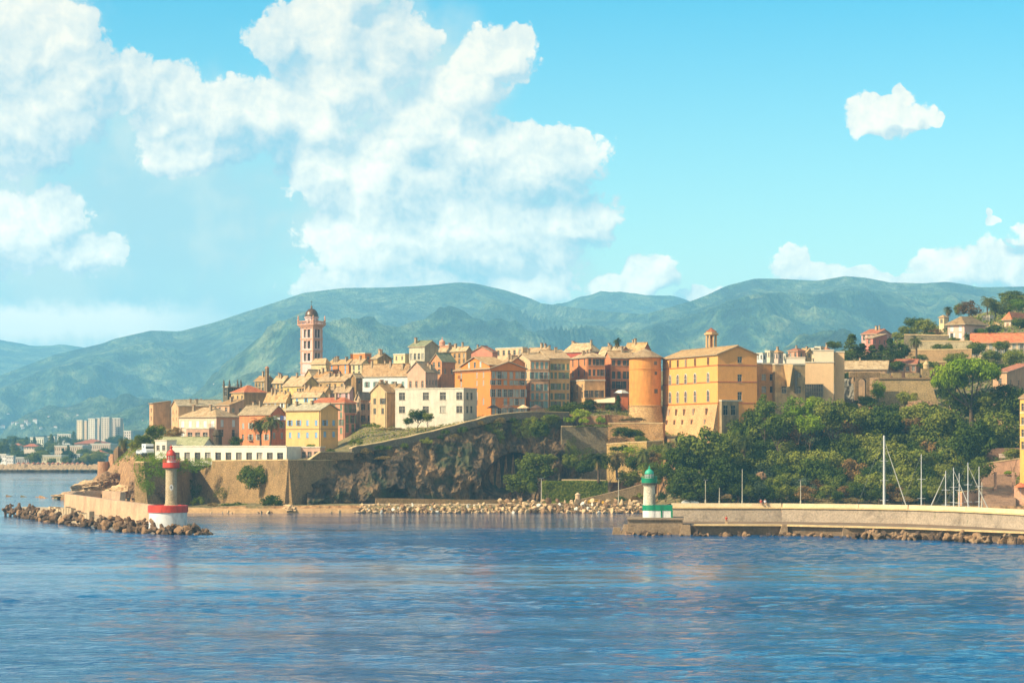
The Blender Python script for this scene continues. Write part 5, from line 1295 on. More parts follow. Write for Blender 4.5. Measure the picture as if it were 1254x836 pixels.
for i, (px, py, w, h, Y) in enumerate([(112, 596, 52, 16, 770), (135, 588, 40, 22, 755), (150, 602, 46, 18, 722), (172, 600, 30, 34, 690), (90, 605, 40, 8, 800), (192, 604, 40, 26, 674), (74, 607, 26, 4, 815), (128, 606, 60, 12, 745)]):
    big_rock(px, py, w, h, Y, ['weathered brown rock spur under the ruined round tower', 'rugged brown outcrop below the square ruin', 'brown rock ledge between ruin and ivy slope', 'steep ochre rock under the ivy', 'low rock tongue running into the sea at the left', 'rounded tan rock at the foot of the first bastion', 'lowest rock at the tip of the sea tongue', 'broad rock shelf behind the breakwater bend'][i], 10+i, ROCKM if i % 2 else ROCKL, .8)
# ruins at the left point
def ruins():
    m = stone((205, 152, 110), 'ruin_stone', 1.2, .7); md = stone((150, 118, 82), 'ruin_stone_dark', 1.2, .6)
    Y = 800; k = Y/F; mb = MB(); c = P(126.5, 588, Y); mb.lathe(c, [(7.2*k, 0), (7.0*k, 23*k), (6.2*k, 23*k+.02), (6.2*k, 20*k)], 22); o = mb.build('round_tower', m, off=c); tag(o, 'squat round pink stone tower at the rocky point', 'tower')
    for lab, x0, xc, x1, yt, yb, Y in (('first stepped stone wall right of the squat round tower', 133, 138, 142, 558.5, 585, 798), ('second stepped stone wall, between the squat tower and the square ruin', 139, 143, 147, 551, 578, 792), ('square roofless stone ruin with a shaded side at the point', 141.5, 144.5, 157, 549, 578, 785)):
        dl, dr = dirs(R(50)); W, V = widths(x0, xc, x1, Y, R(50)); C = Vector((XX(xc, Y), Y, 0)); zb, zt = ZZ(yb, Y), ZZ(yt, Y); mb = MB()
        mb.box(C+Vector((0, 0, zb)), dl*W, dr*V, (0, 0, zt-zb)); mb.box(C+Vector((0, 0, zt+.003))+dl*.2+dr*.2, dl*(W-.6), dr*.6, (0, 0, .7)); o = mb.build('ruin', md if 'square' in lab else m, off=C+Vector((0, 0, zb))); tag(o, lab, 'ruin')
    wallstrip('ruin_wall', 'broken rampart wall sloping down from the square ruin', 'wall', [(XX(157, 780), 780, ZZ(585, 780), ZZ(552, 780)), (XX(163, 765), 765, ZZ(592, 765), ZZ(553, 765)), (XX(168, 740), 740, ZZ(600, 740), ZZ(560, 740))], 2, m)
    mb = MB(); mb.tube(P(151.3, 549, 786), P(151.3, 518, 786), .1, .06); o = mb.build('flagpole', paint((200, 190, 170)), off=P(151.3, 549, 786)); tag(o, 'thin bare flagpole on the square ruin', 'pole')
ruins()

# ------------------------------------------------------------------ jetties
def jetty_left():
    # concrete apron and curved parapet
    zt = 1.7; front = [(20, 622), (48, 602), (76, 580), (124, 544), (180, 508), (224, 501)]; back = [(236, 506), (214, 512), (186, 518), (120, 580), (82, 630), (30, 640)]
    pl = [(XX(a, b), b) for a, b in front+back]; mb = MB()
    mb.prism([Vector((x, y, -2)) for x, y in pl], [Vector((x, y, zt)) for x, y in pl]); root = empty('breakwater', (pl[3][0], pl[3][1], -2), 'curved left breakwater with a buff concrete parapet', 'breakwater')
    mb.build('apron', CONC, root)
    def seg(pts, th, name='parapet'):
        m2 = MB(); n_ = len(pts)
        for (a, b), (c, d) in zip(pts, pts[1:]):
            A_, B_ = Vector((XX(a, b), b, 0)), Vector((XX(c, d), d, 0)); dd = (B_-A_).normalized(); nn = Vector((-dd.y, dd.x, 0))
            if nn.y < 0: nn = -nn
            m2.prism([A_+Vector((0, 0, zt-.3)), B_+Vector((0, 0, zt-.3)), B_+nn*th+Vector((0, 0, zt-.3)), A_+nn*th+Vector((0, 0, zt-.3))], [A_+nn*.3+Vector((0, 0, 5.25)), B_+nn*.3+Vector((0, 0, 5.25)), B_+nn*th+Vector((0, 0, 5.25)), A_+nn*th+Vector((0, 0, 5.25))])
        m2.build(name, stone((216, 176, 138), 'buff_concrete', .9, .6, False), root)
    seg([(185, 509), (160, 530), (135, 553), (108, 583), (78, 618)], 1.6)
    seg([(78, 619.7), (86, 640), (104, 652), (124, 655), (146, 640)], 1.6)
    m3 = MB(); r = random.Random(4)
    for i in range(16):
        px = 66+i*3.2; Y = 606-i*4.4; m3.cbox((XX(px, Y), Y-3, zt+.002), 1.1, 1.4, r.uniform(.7, 1.7), 0, .5)
    m3.build('block_row', CONC, root)
    # individual armour rocks
    protos = [rock_mesh(i, .85, ROCKM) for i in range(3)]+[rock_mesh(20+i, .9, ROCKD) for i in range(4)]; tp = tetrapod_mesh(1, stone((128, 100, 74), 'armour_concrete', 1.5, .5, False))
    r = random.Random(3); line = [(6, 622), (22, 604), (45, 584), (75, 556), (110, 531), (150, 508), (185, 494), (215, 492), (242, 494), (256, 498)]
    for i in range(205):
        t = r.random()*(len(line)-1); j = int(t); f = t-j; px = line[j][0]*(1-f)+line[j+1][0]*f; Y = line[j][1]*(1-f)+line[j+1][1]*f
        b = r.random()**.9; px_ = px; Y_ = Y+b*14 if px < 180 else Y+b*7
        z = -.3+b*2.0+r.uniform(-.1, .5) if px < 240 else -.3
        s = r.uniform(.9, 2.2)*(1 if px > 50 else .85)
        if px > 190: s *= .9; z = min(z, .9)
        if r.random() < .4: put(tp, 'armour_block', (XX(px_, Y_), Y_, z+.3), s*1.05, rotr(r), 'dark four legged concrete armour block piled along the left breakwater', 'armour block', 'armour blocks of the left breakwater')
        else: put(r.choice(protos), 'rock', (XX(px_, Y_), Y_, z), s*1.25, rotr(r), 'brown boulder piled among the armour blocks of the left breakwater', 'boulder', 'boulders of the left breakwater')
    put(protos[1], 'rock', (XX(252, 500), 500, -.2), (2.6, 1.2, .8), (0, 0, 0), 'flat rock awash just right of the left breakwater head', 'boulder', None)
    put(protos[2], 'rock', (XX(12, 596), 596, -.25), (1.4, 1, .8), (0, 0, 1), 'small isolated rock awash off the left breakwater', 'boulder', None)
jetty_left()
def lantern(root, c, r_, z0, z1, mat_frame, mat_glassbg):
    mb = MB(); mb.lathe(c, [(r_*.92, z0), (r_*.92, z1)], 10); mb.build('lantern_glass', mat_glassbg, root)
    mb = MB()
    for i in range(10): a = 2*pi*i/10; mb.tube(c+Vector((cos(a)*r_, sin(a)*r_, z0)), c+Vector((cos(a)*r_, sin(a)*r_, z1)), .05)
    mb.lathe(c, [(r_*1.05, z0-.1), (r_*1.05, z0+.12), (r_*.95, z0+.13)], 20); mb.lathe(c, [(r_*1.05, (z0+z1)/2-.04), (r_*1.05, (z0+z1)/2+.04)], 20); mb.build('lantern_frame', mat_frame, root)
def lh_glass():
    if 'lh' not in MATS:
        nt = NT('lantern_glazing'); MATS['lh'] = finish(nt, A(170, 175, 165), .1, spec=.8)
    return MATS['lh']
def railing(root, c, r_, z0, h, mat, n=16):
    mb = MB()
    for i in range(n):
        a = 2*pi*i/n; b = 2*pi*(i+1)/n; p = c+Vector((cos(a)*r_, sin(a)*r_, z0)); q = c+Vector((cos(b)*r_, sin(b)*r_, z0)); mb.tube(p, p+Vector((0, 0, h)), .035)
        for f in (.5, 1): mb.tube(p+Vector((0, 0, h*f)), q+Vector((0, 0, h*f)), .03)
    mb.build('railing', mat, root)
RED = paint((230, 70, 42), 'red_paint', .45, .3); WHT = paint((242, 238, 230), 'white_paint', .6, .22); GRN = paint((0, 140, 96), 'green_paint', .45, .3)
def lighthouse_red():
    Y = 502; k = Y/F; c = Vector((XX(205.7, Y), Y, 0)); z = lambda py: ZZ(py, Y); root = empty('lighthouse', (c.x, c.y, 1.0), 'red topped lighthouse on a white drum with a red rim', 'lighthouse')
    R1 = 23.2*k; mb = MB(); mb.lathe(c, [(R1+.12, .6), (R1, z(644)), (R1, z(627))], 48, 0); mb.build('drum', WHT, root)
    mb = MB(); mb.lathe(c, [(R1+.02, z(627)), (R1+.22, z(626.8)), (R1+.22, z(618.6)), (R1-.1, z(618)), (R1-.35, z(618.1)), (R1-.35, z(620))], 48); mb.build('drum_rim', RED, root)
    mb = MB(); mb.lathe(c, [(R1-.34, z(620)), (.01, z(619.6))], 48); mb.build('deck', CONC, root)
    c2 = c+Vector((3.6*k, .4, 0)); zf = z(619.8); zt = z(573)
    mb = MB(); mb.lathe(c2, [(9.2*k, zf), (9.0*k, zf+.25), (7.8*k, zf+.35), (7.1*k, z(612)), (6.7*k, z(576)), (6.9*k, z(575)), (8.6*k, z(573))], 32); mb.build('tower', stone((206, 182, 144), 'lighthouse_stone', 1.6, .75, True), root)
    mb = MB(); mb.lathe(c2, [(8.6*k, z(573.2)), (10.6*k, z(572.2)), (10.6*k, z(571)), (10.3*k, z(571)), (10.3*k, z(566)), (10.0*k, z(566)), (10.0*k, z(570.6)), (.01, z(570.6))], 32); mb.build('gallery', RED, root)
    railing(root, c2, 10.1*k, z(566), .55, RED)
    mb = MB(); mb.lathe(c2, [(5.5*k, z(571)), (5.5*k, z(563.4)), (5.8*k, z(563.2))], 20); mb.build('lantern_base', WHT, root)
    lantern(root, c2, 5.2*k, z(563.2), z(557.4), RED, lh_glass())
    mb = MB(); mb.lathe(c2, [(6.2*k, z(557.6)), (6.2*k, z(556.8))]+[(5.6*k*cos(t*pi/16), z(556.8)+6.2*k*sin(t*pi/16)) for t in range(7)]+[(1.6*k, z(550)), (1.1*k, z(549)), (1.9*k, z(548)), (1.9*k, z(547)), (.7*k, z(546.3)), (.3*k, z(544))], 28); mb.build('dome', RED, root, smooth=False)
    f = Vector((.14, -1, 0)).normalized(); t = Vector((-f.y, f.x, 0)); p = c2+f*(6.9*k-.06)+Vector((0, 0, z(596.4))); mb = MB()
    pts = [p+t*(2.4*k*cos(a*pi/6))+Vector((0, 0, 3.6*k*sin(a*pi/6))) for a in range(12)]; mb.prism(pts, [q+f*.14 for q in pts], 0)
    pts = [p+f*.1+t*(1.1*k*cos(a*pi/6))+Vector((0, 0, 2*k*sin(a*pi/6))) for a in range(12)]; mb.prism(pts, [q+f*.06 for q in pts], 1)
    mb.build('window', [WHT, glass()], root)
lighthouse_red()
def jetty_right():
    root = empty('breakwater', (XX(960, 500), 500, -2), 'long right breakwater with a high pale wall and a low walkway', 'breakwater')
    top = [(772, 494), (850, 494), (957, 492), (1110, 476), (1254, 452), (1420, 420)]; bk_ = [(1420, 440), (1254, 474), (1110, 508), (957, 520), (820, 522), (772, 508)]
    pl = [(XX(a, b), b) for a, b in top+bk_]; mb = MB(); zt = 1.75
    mb.prism([Vector((x, y+(1.5 if i < len(top) else 0), -2)) for i, (x, y) in enumerate(pl)], [Vector((x, y, zt)) for x, y in pl]); mb.build('walkway', stone((150, 122, 92), 'shade_toned_concrete', .8, .5, False), root)  # walkway concrete darkened to stand for shade under the edge slab
    mb = MB(); hd = [(769, 494.2), (836, 493.2), (836, 508), (769, 508)]; 
    q = [(XX(a, b), b) for a, b in hd]; mb.prism([Vector((x, y-.25, -2)) for x, y in q], [Vector((x, y, 2.85)) for x, y in q]); 
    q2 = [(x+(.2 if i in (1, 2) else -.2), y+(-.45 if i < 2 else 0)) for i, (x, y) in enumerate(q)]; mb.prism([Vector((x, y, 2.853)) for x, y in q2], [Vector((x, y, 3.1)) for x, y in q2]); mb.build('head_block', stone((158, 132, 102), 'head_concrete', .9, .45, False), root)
    wl = [(822, 521), (957, 519), (1050, 512), (1110, 506), (1180, 492), (1254, 471), (1420, 437)]
    W1 = MB(); W2 = MB(); W3 = MB()
    for (a, b), (c, d) in zip(wl, wl[1:]):
        A_, B_ = Vector((XX(a, b), b, 0)), Vector((XX(c, d), d, 0)); dd = (B_-A_).normalized(); nn = Vector((-dd.y, dd.x, 0)); U = Vector((0, 0, 1))
        W1.prism([A_+U*1.5, B_+U*1.5, B_+nn*3+U*1.5, A_+nn*3+U*1.5], [A_+nn*.25+U*4.35, B_+nn*.25+U*4.35, B_+nn*3+U*4.35, A_+nn*3+U*4.35])
        W2.prism([A_-nn*.05+U*4.354, B_-nn*.05+U*4.354, B_+nn*3.1+U*4.354, A_+nn*3.1+U*4.354], [A_+nn*.0+U*4.6, B_+nn*.0+U*4.6, B_+nn*3.1+U*4.6, A_+nn*3.1+U*4.6])
        W3.prism([A_+nn*.5+U*4.604, B_+nn*.5+U*4.604, B_+nn*1.5+U*4.604, A_+nn*1.5+U*4.604], [A_+nn*.6+U*5.35, B_+nn*.6+U*5.35, B_+nn*1.5+U*5.35, A_+nn*1.5+U*5.35])
    W1.build('wall', stone((184, 164, 140), 'jetty_wall_stone', 1.1, .5, False, .04), root); W2.build('ledge', STC, root); W3.build('parapet', stone((232, 204, 160), 'jetty_parapet', 1, .8, False), root)
    # thin edge slab and blocks of the walkway front
    e = MB()
    for (a, b), (c, d) in zip(top[1:], top[2:]):
        A_, B_ = Vector((XX(a, b), b, 0)), Vector((XX(c, d), d, 0)); dd = (B_-A_).normalized(); nn = Vector((-dd.y, dd.x, 0)); U = Vector((0, 0, 1))
        e.prism([A_-nn*.7+U*(zt+.004), B_-nn*.7+U*(zt+.004), B_+nn*1.6+U*(zt+.004), A_+nn*1.6+U*(zt+.004)], [A_-nn*.7+U*(zt+.3), B_-nn*.7+U*(zt+.3), B_+nn*1.6+U*(zt+.3), A_+nn*1.6+U*(zt+.3)])
    e.build('edge_slab', STC, root)
    def wedge(px, Y, w, h, d, label, lean=.6):
        mb = MB(); o = Vector((XX(px, Y), Y, -1.2)); mb.prism([o, o+Vector((w, 0, 0)), o+Vector((w, d, 0)), o+Vector((0, d, 0))], [o+Vector((lean, lean, h+1.2)), o+Vector((w-.2, lean, h+1.2)), o+Vector((w-.2, d, h+1.2)), o+Vector((lean, d, h+1.2))])
        ob = mb.build('concrete_block', stone((165, 136, 102), 'block_concrete', 1.1, .45, False), off=o); tag(ob, label, 'concrete block')
    wedge(748.5, 494, 2.0, 1.4, 2.4, 'outermost dark stump at the tip of the right breakwater', .5); wedge(757, 493.5, 2.9, 1.9, 5, 'sloping concrete block against the right breakwater head', 1.3)
    wedge(831, 491.6, 2.4, 2.0, 1.6, 'rounded block at the right corner of the lighthouse platform'); wedge(953, 489.6, 2.0, 2.1, 3, 'leaning concrete block where the low walkway steps', .9)
    wedge(1004, 486, 1.8, 1.2, 2, 'leaning block in the water under the right walkway', .8); wedge(1032, 483, 4.2, 2.0, 5, 'pale cast concrete block set in the right walkway front', .1)
    r = random.Random(9); pr = [rock_mesh(40+i, .8, ROCKM) for i in range(2)]+[rock_mesh(50+i, .8, ROCKD) for i in range(3)]; tp = tetrapod_mesh(2, stone((165, 132, 96), 'armour_concrete2', 1.5, .5, False))
    fl = [(768, 492.5), (850, 491.5), (957, 489), (1060, 479), (1110, 473.5), (1254, 449), (1300, 441)]
    for i in range(215):
        px = r.choice([r.uniform(765, 845), r.uniform(845, 955), r.uniform(955, 1050), r.uniform(1056, 1290), r.uniform(1056, 1290), r.uniform(1056, 1290), r.uniform(1056, 1290)]); Y = interp(fl, px)-r.uniform(-.8, 3.0)
        small = px < 1050; Y += .8 if small else 0
        s = r.uniform(.8, 1.7) if small else r.uniform(1.0, 2.3); z = r.uniform(-.3, .25) if small else r.uniform(-.3, .75)
        if not small and r.random() < .35: put(tp, 'armour_block', (XX(px, Y), Y, z+.2), s*.95, rotr(r), 'concrete armour block heaped under the right walkway', 'armour block', 'armour blocks of the right breakwater')
        else: put(r.choice(pr), 'rock', (XX(px, Y), Y, z), (s*1.3, s, s*.9), rotr(r), 'brown rock lying along the foot of the right walkway' if small else 'brown rock heaped with the armour blocks of the right breakwater', 'boulder', 'rocks under the low walkway' if small else 'rocks among the right armour blocks')
jetty_right()
def lighthouse_green():
    Y = 502; k = Y/F; z = lambda py: ZZ(py, Y); c = Vector((XX(795, Y), Y, 0)); root = empty('lighthouse', (c.x, c.y, 3.1), 'green topped lighthouse on a white base with a green band', 'lighthouse')
    zb = 3.1; zt = z(618); zg_ = z(624.6)
    mb = MB(); mb.lathe(c+Vector((3*k, 0, 0)), [(11*k, zb), (11*k, zg_)], 32); mb.box(Vector((XX(799, Y), Y-3.2*.5, zb)), (23.5*k, 0, 0), (0, 3.2, 0), (0, 0, zg_-zb)); mb.build('base', WHT, root)
    mb = MB(); mb.lathe(c+Vector((3*k, 0, 0)), [(11*k+.01, zg_), (11.4*k, zg_+.01), (11.4*k, zt), (.01, zt+.005)], 32); mb.box(Vector((XX(799, Y), Y-1.68, zg_+.003)), (24*k, 0, 0), (0, 3.4, 0), (0, 0, zt-zg_-.01))
    mb.box(Vector((XX(808.6, Y), Y-1.72, zb)), (1.8*k, 0, 0), (0, .1, 0), (0, 0, zg_-zb)); mb.box(Vector((XX(821, Y), Y-1.72, zb)), (2.2*k, 0, 0), (0, 3.3, 0), (0, 0, zg_-zb)); mb.build('green_band', GRN, root)
    c2 = c+Vector((.2*k, .2, 0))
    mb = MB(); mb.lathe(c2, [(7.8*k, zt), (7.5*k, zt+.3), (6.9*k, z(596)), (7.3*k, z(595)), (8.6*k, z(593.5))], 28); mb.build('tower', stone((236, 220, 190), 'lighthouse_stone_pale', 1.6, .75, True), root)
    mb = MB(); mb.lathe(c2, [(8.6*k, z(593.6)), (9.6*k, z(592.4)), (9.6*k, z(591)), (.01, z(591))], 28); mb.build('corbel', stone((110, 100, 85), 'corbel_stone', 1.2, .6, False), root)
    mb = MB(); mb.lathe(c2, [(9.4*k, z(591)), (9.7*k, z(590.9)), (9.7*k, z(585)), (9.4*k, z(585)), (9.4*k, z(590))], 28); mb.build('gallery', GRN, root)
    railing(root, c2, 9.5*k, z(585), .35, GRN)
    mb = MB(); mb.lathe(c2, [(5.6*k, z(590.9)), (5.6*k, z(585.4))], 20); mb.build('lantern_base', GRN, root)
    lantern(root, c2, 5.2*k, z(585.4), z(580), WHT, lh_glass())
    mb = MB(); mb.lathe(c2, [(6*k, z(580.2)), (6*k, z(579.4))]+[(5.5*k*cos(t*pi/16), z(579.4)+5.2*k*sin(t*pi/16)) for t in range(7)]+[(1.3*k, z(574)), (.8*k, z(573.4)), (1.3*k, z(572.5)), (.5*k, z(571.5)), (.2*k, z(569.5))], 28); mb.build('dome', paint((70, 190, 150), 'pale_green_paint', .45, .3), root)
    mb = MB(); mb.box(Vector((XX(800.5, Y), Y-6.2*k, zt+.05)), (1.6*k, 0, 0), (0, .3, 0), (0, 0, 2.1)); mb.build('door', paint((90, 85, 75)), root)
lighthouse_green()

# ------------------------------------------------------------------ inner shore boulders
def shore():
    r = random.Random(12); pr = [rock_mesh(60+i, .8, ROCKL) for i in range(5)]+[rock_mesh(70+i, .8, ROCKM) for i in range(2)]+[rock_mesh(77, .8, stone((225, 215, 195), 'white_rock', 1.3, .7, False))]
    n = 0
    for row in range(4):
        px = 438+row*2
        while px < 788 and n < 255:
            big = 1 if px > 610 else .78
            s = r.uniform(1.0, 1.75)*big; Y = 643.6+row*1.7+r.uniform(-.3, .3); z = .25+row*(.85 if px > 610 else .5)+r.uniform(-.15, .15)
            put(r.choice(pr), 'boulder', (XX(px, Y), Y, z), (s*1.35, s*1.1, s), rotr(r), 'pale boulder in the long rubble bank along the inner quay' if px > 610 else 'smaller boulder in the low rubble bank under the cliff', 'boulder', 'boulders of the inner quay bank' if px > 610 else 'boulders of the bank under the cliff')
            px += s*1.2*F/Y*.93*(1.15 if px < 610 else 1.2); n += 1
    mb = MB()
    for i in range(900):
        px = r.uniform(438, 790); Y = 643.5+r.uniform(0, 5.5); s = r.uniform(.35, .8); z = -.1+(Y-643.5)*(.42 if px > 610 else .3); p = Vector((XX(px, Y), Y, z)); t = [Vector((r.uniform(-1, 1)*s, r.uniform(-1, 1)*s, r.uniform(-.2, .9)*s)) for _ in range(6)]
        mb.add([p+q for q in t]+[p-Vector((0, 0, s))], [(0, 1, 2), (2, 3, 4), (4, 5, 0), (0, 2, 4), (0, 6, 2), (2, 6, 4), (4, 6, 0)])
    o = mb.build('rubble', ROCKL); o['kind'] = 'stuff'
    for i in range(24):
        px = r.uniform(232, 440); Y = 643.5+r.uniform(-.2, 3); s = r.uniform(.4, 1.1); put(r.choice(pr), 'boulder', (XX(px, Y), Y, .15), (s*1.8, s, s*.7), rotr(r), 'small stone at the water edge of the flat beach', 'boulder', 'stones along the flat beach')
    mb = MB(); mb.box((XX(440, 649), 648.6, .2), (XX(790, 649)-XX(440, 649), 0, 0), (0, 4, 0), (0, 0, 1.9)); o = mb.build('quay', CONC); o['kind'] = 'structure'
    mb = MB(); pts = [(228, 646), (300, 644.5), (380, 644.5), (440, 645)]; 
    a = [Vector((XX(p, y), y, -.6)) for p, y in pts]+[Vector((XX(p, y+9), y+9, -.6)) for p, y in reversed(pts)]; mb.prism(a, [v+Vector((0, .5, 1.7)) for v in a]); o = mb.build('beach', stone((215, 170, 118), 'beach_rock', .6, .6, False)); o['kind'] = 'structure'
shore()
# ------------------------------------------------------------------ posts, cars, boats
def lamp_post(px, pb, pt_, Y, label, head=True, group='posts along the quay'):
    b = P(px, pb, Y); t = P(px, pt_, Y); root = empty('street_lamp' if head else 'post', b, label, 'street lamp' if head else 'post', group); mb = MB(); mb.lathe(b, [(.22, -1), (.2, .5), (.1, .7)], 10); mb.tube(b, t, .13, .08, 8); mb.build('pole', paint((205, 190, 160), 'post_paint', .6, .3), root)
    if head:
        for s in (-1, 1):
            m2 = MB(); m2.tube(t, t+Vector((.55*s, 0, .1)), .05); m2.box(t+Vector((.3*s-.18, -.13, .08)), (.5, 0, 0), (0, .26, 0), (0, 0, .14)); m2.build('lamp_head', paint((120, 120, 112)), root)
lamp_post(663, 615, 586, 651, 'twin headed lamp post in front of the cave greenery'); lamp_post(757.5, 614, 586, 650, 'twin headed lamp post near the yellow car')
lamp_post(864, 615, 588, 652, 'tall dark lamp post under the big evergreen, right of the green lighthouse'); lamp_post(881, 616, 597, 648, 'short pale post behind the right breakwater wall', False)
lamp_post(909, 616, 574, 645, 'tall pale post behind the right breakwater wall', False); lamp_post(980.5, 616, 588, 650, 'slim lamp post in front of the wooded slope'); lamp_post(1202.5, 619, 590, 640, 'slim brown post left of the stone stairs', False)
def car(px, pyb, Y, col, label, rz=0, van=False, L=4.2):
    b = P(px, pyb, Y); root = empty('campervan' if van else 'parked_car', b, label, 'campervan' if van else 'car')
    w, h = (2.1, 2.9) if van else (1.75, 1.45); ux = Vector((cos(rz), sin(rz), 0)); uy = Vector((-sin(rz), cos(rz), 0))
    pt = lambda x, y, z: b+ux*x+uy*y+Vector((0, 0, z))
    prof = [(-.5, .3), (.5, .3), (.5, .62), (.47, .75), (.28, .8), (.16, 1), (-.3, 1), (-.46, .78), (-.5, .6)] if not van else [(-.5, .15), (.5, .15), (.5, .42), (.40, .52), (.34, .68), (.42, .75), (.40, .98), (-.48, 1), (-.5, .9)]
    mb = MB(); mb.prism([pt(p*L, -w/2, q*h) for p, q in prof], [pt(p*L, w/2, q*h) for p, q in prof]); mb.build('body', paint(col, 'car_paint', .3, .1), root)
    g = MB()
    if van: g.box(pt(.36*L, -w/2-.02, .55*h), ux*.3, uy*(w+.04), (0, 0, .14*h)); g.box(pt(-.2*L, -w/2-.02, .62*h), ux*1.0, uy*.03, (0, 0, .16*h)); g.box(pt(.405*L, -w*.42, .5*h), ux*.06, uy*w*.84, (0, 0, .17*h))
    else: g.prism([pt(p*L, -w/2-.015, q*h) for p, q in [(.24, .8), (.14, .95), (-.27, .95), (-.38, .8)]], [pt(p*L, w/2+.015, q*h) for p, q in [(.24, .8), (.14, .95), (-.27, .95), (-.38, .8)]])
    g.build('window', glass(), root)
    for x in (-.32, .32):
        for s in (-1, 1):
            m2 = MB(); m2.tube(pt(x*L, s*(w/2-.2), .32), pt(x*L, s*(w/2+.01), .32), .32, n=16); m2.tube(pt(x*L, s*(w/2+.0), .32), pt(x*L, s*(w/2+.03), .32), .18, n=12, mi=1); m2.build('wheel', [paint((35, 35, 35)), paint((170, 170, 170))], root)
car(729.5, 618.5, 653, (250, 190, 60), 'yellow car parked behind the quay boulders'); car(845, 619, 655, (240, 240, 235), 'white car parked behind the right breakwater wall', 0.1)
car(181, 556, 715, (240, 238, 232), 'white campervan parked beside the ivy slope', R(-70), True, 6.0); car(173.5, 557, 722, (225, 225, 220), 'small white car beside the campervan', R(-60))
def post_small(px, py, Y):
    mb = MB(); b = P(px, py, Y); k = Y/F; mb.lathe(b, [(3*k, 0), (3*k, 9*k), (3.6*k, 9.3*k), (3.4*k, 10*k), (1.5*k, 11.5*k), (.1, 12.3*k)], 12); o = mb.build('gate_pillar', plaster((235, 195, 150), .3), off=b); tag(o, 'pale gate pillar with a domed cap on the inner quay', 'pillar')
post_small(707.5, 615, 651)
def yacht(px, Y, L, mast_top, label, seed, jib=True, rz=0, boom=True, spread=2):
    r = random.Random(seed); b = Vector((XX(px, Y), Y, 0)); root = empty('sailboat', b, label, 'sailboat', 'sailboats in the marina behind the breakwater'); ux = Vector((cos(rz), sin(rz), 0)); uy = Vector((-sin(rz), cos(rz), 0)); pt = lambda x, y, z: b+ux*x+uy*y+Vector((0, 0, z))
    mb = MB(); st = [(-.5, .30, .9), (-.3, .42, .95), (0, .46, 1.0), (.25, .34, 1.1), (.5, .02, 1.3)]; W_b = L*.3
    rings = []
    for x, w, h in st: rings.append([pt(x*L, -w*W_b*1.1, h), pt(x*L, -w*W_b*.8, .1), pt(x*L, 0, -.45), pt(x*L, w*W_b*.8, .1), pt(x*L, w*W_b*1.1, h)])
    for a, c in zip(rings, rings[1:]):
        for i in range(4): mb.quad(a[i], c[i], c[i+1], a[i+1])
        mb.quad(a[0], a[4], c[4], c[0])
    mb.add(rings[0], [(0, 1, 2, 3, 4)]); mb.build('hull', paint((240, 240, 235), 'gelcoat', .25, .1), root)
    c = MB(); c.prism([pt(-.25*L, -W_b*.28, .9), pt(.15*L, -W_b*.22, .9), pt(.15*L, W_b*.22, .9), pt(-.25*L, W_b*.28, .9)], [pt(-.2*L, -W_b*.22, 1.5), pt(.08*L, -W_b*.17, 1.45), pt(.08*L, W_b*.17, 1.45), pt(-.2*L, W_b*.22, 1.5)]); c.build('cabin', paint((235, 235, 230), 'gelcoat', .25, .1), root)
    mt = ZZ(mast_top, Y); m = paint((225, 220, 210), 'mast_alloy', .35, .1); k = MB(); k.tube(pt(.05*L, 0, .9), pt(.05*L, 0, mt), .3 if L > 12.5 else .13, .2 if L > 12.5 else .09, 8); mast = k.build('mast', m, root)
    for i in range(spread):
        z = .9+(mt-.9)*(i+1)/(spread+1.3); s = MB(); s.tube(pt(.05*L, -1.0, z+.1), pt(.05*L, 0, z), .045); s.tube(pt(.05*L, 1.0, z+.1), pt(.05*L, 0, z), .045); s.tube(pt(.05*L-.9, 0, z), pt(.05*L+.9, 0, z), .045); s.build('spreader', m, mast)
    s = MB()
    for q in (-1, 1): s.tube(pt(.05*L, q*W_b*.4, 1), pt(.05*L, q*.2, mt-.3), .02, n=4)
    s.tube(pt(-.48*L, 0, 1), pt(.05*L, 0, mt), .025, n=4); s.build('rigging', paint((150, 150, 145)), root)
    if jib: j = MB(); j.tube(pt(.48*L, 0, 1.3), pt(.05*L+.1, 0, mt*.93), .14, .05, 7); j.build('furled_jib', paint((225, 215, 195), 'sailcloth', .8, .15), root)
    if boom: j = MB(); j.tube(pt(.05*L, 0, 2.1), pt(-.38*L, 0, 2.2), .17, .14, 8); j.build('boom', paint((120, 140, 180), 'sail_cover', .8, .15), root)
yacht(1079, 560, 13, 533, 'sailboat with the tallest and thickest white mast behind the breakwater', 1, True, 0, True, 3); yacht(1125.5, 575, 10, 556, 'sailboat with a lone thin mast between the tallest one and the cluster', 2, False)
yacht(1161, 560, 10, 576, 'leftmost sailboat of the right hand cluster, jib leaning left', 3, True, pi); yacht(1165, 575, 10, 572, 'second sailboat of the right hand cluster', 4, True, 0)
yacht(1172.5, 585, 8, 579, 'short masted sailboat in the middle of the right hand cluster', 5, False); yacht(1182, 565, 12, 566, 'tallest sailboat of the right hand cluster, jib leaning right', 6, True, .0); yacht(1196.5, 580, 9, 571, 'rightmost sailboat of the cluster beside the stairs', 7, False)
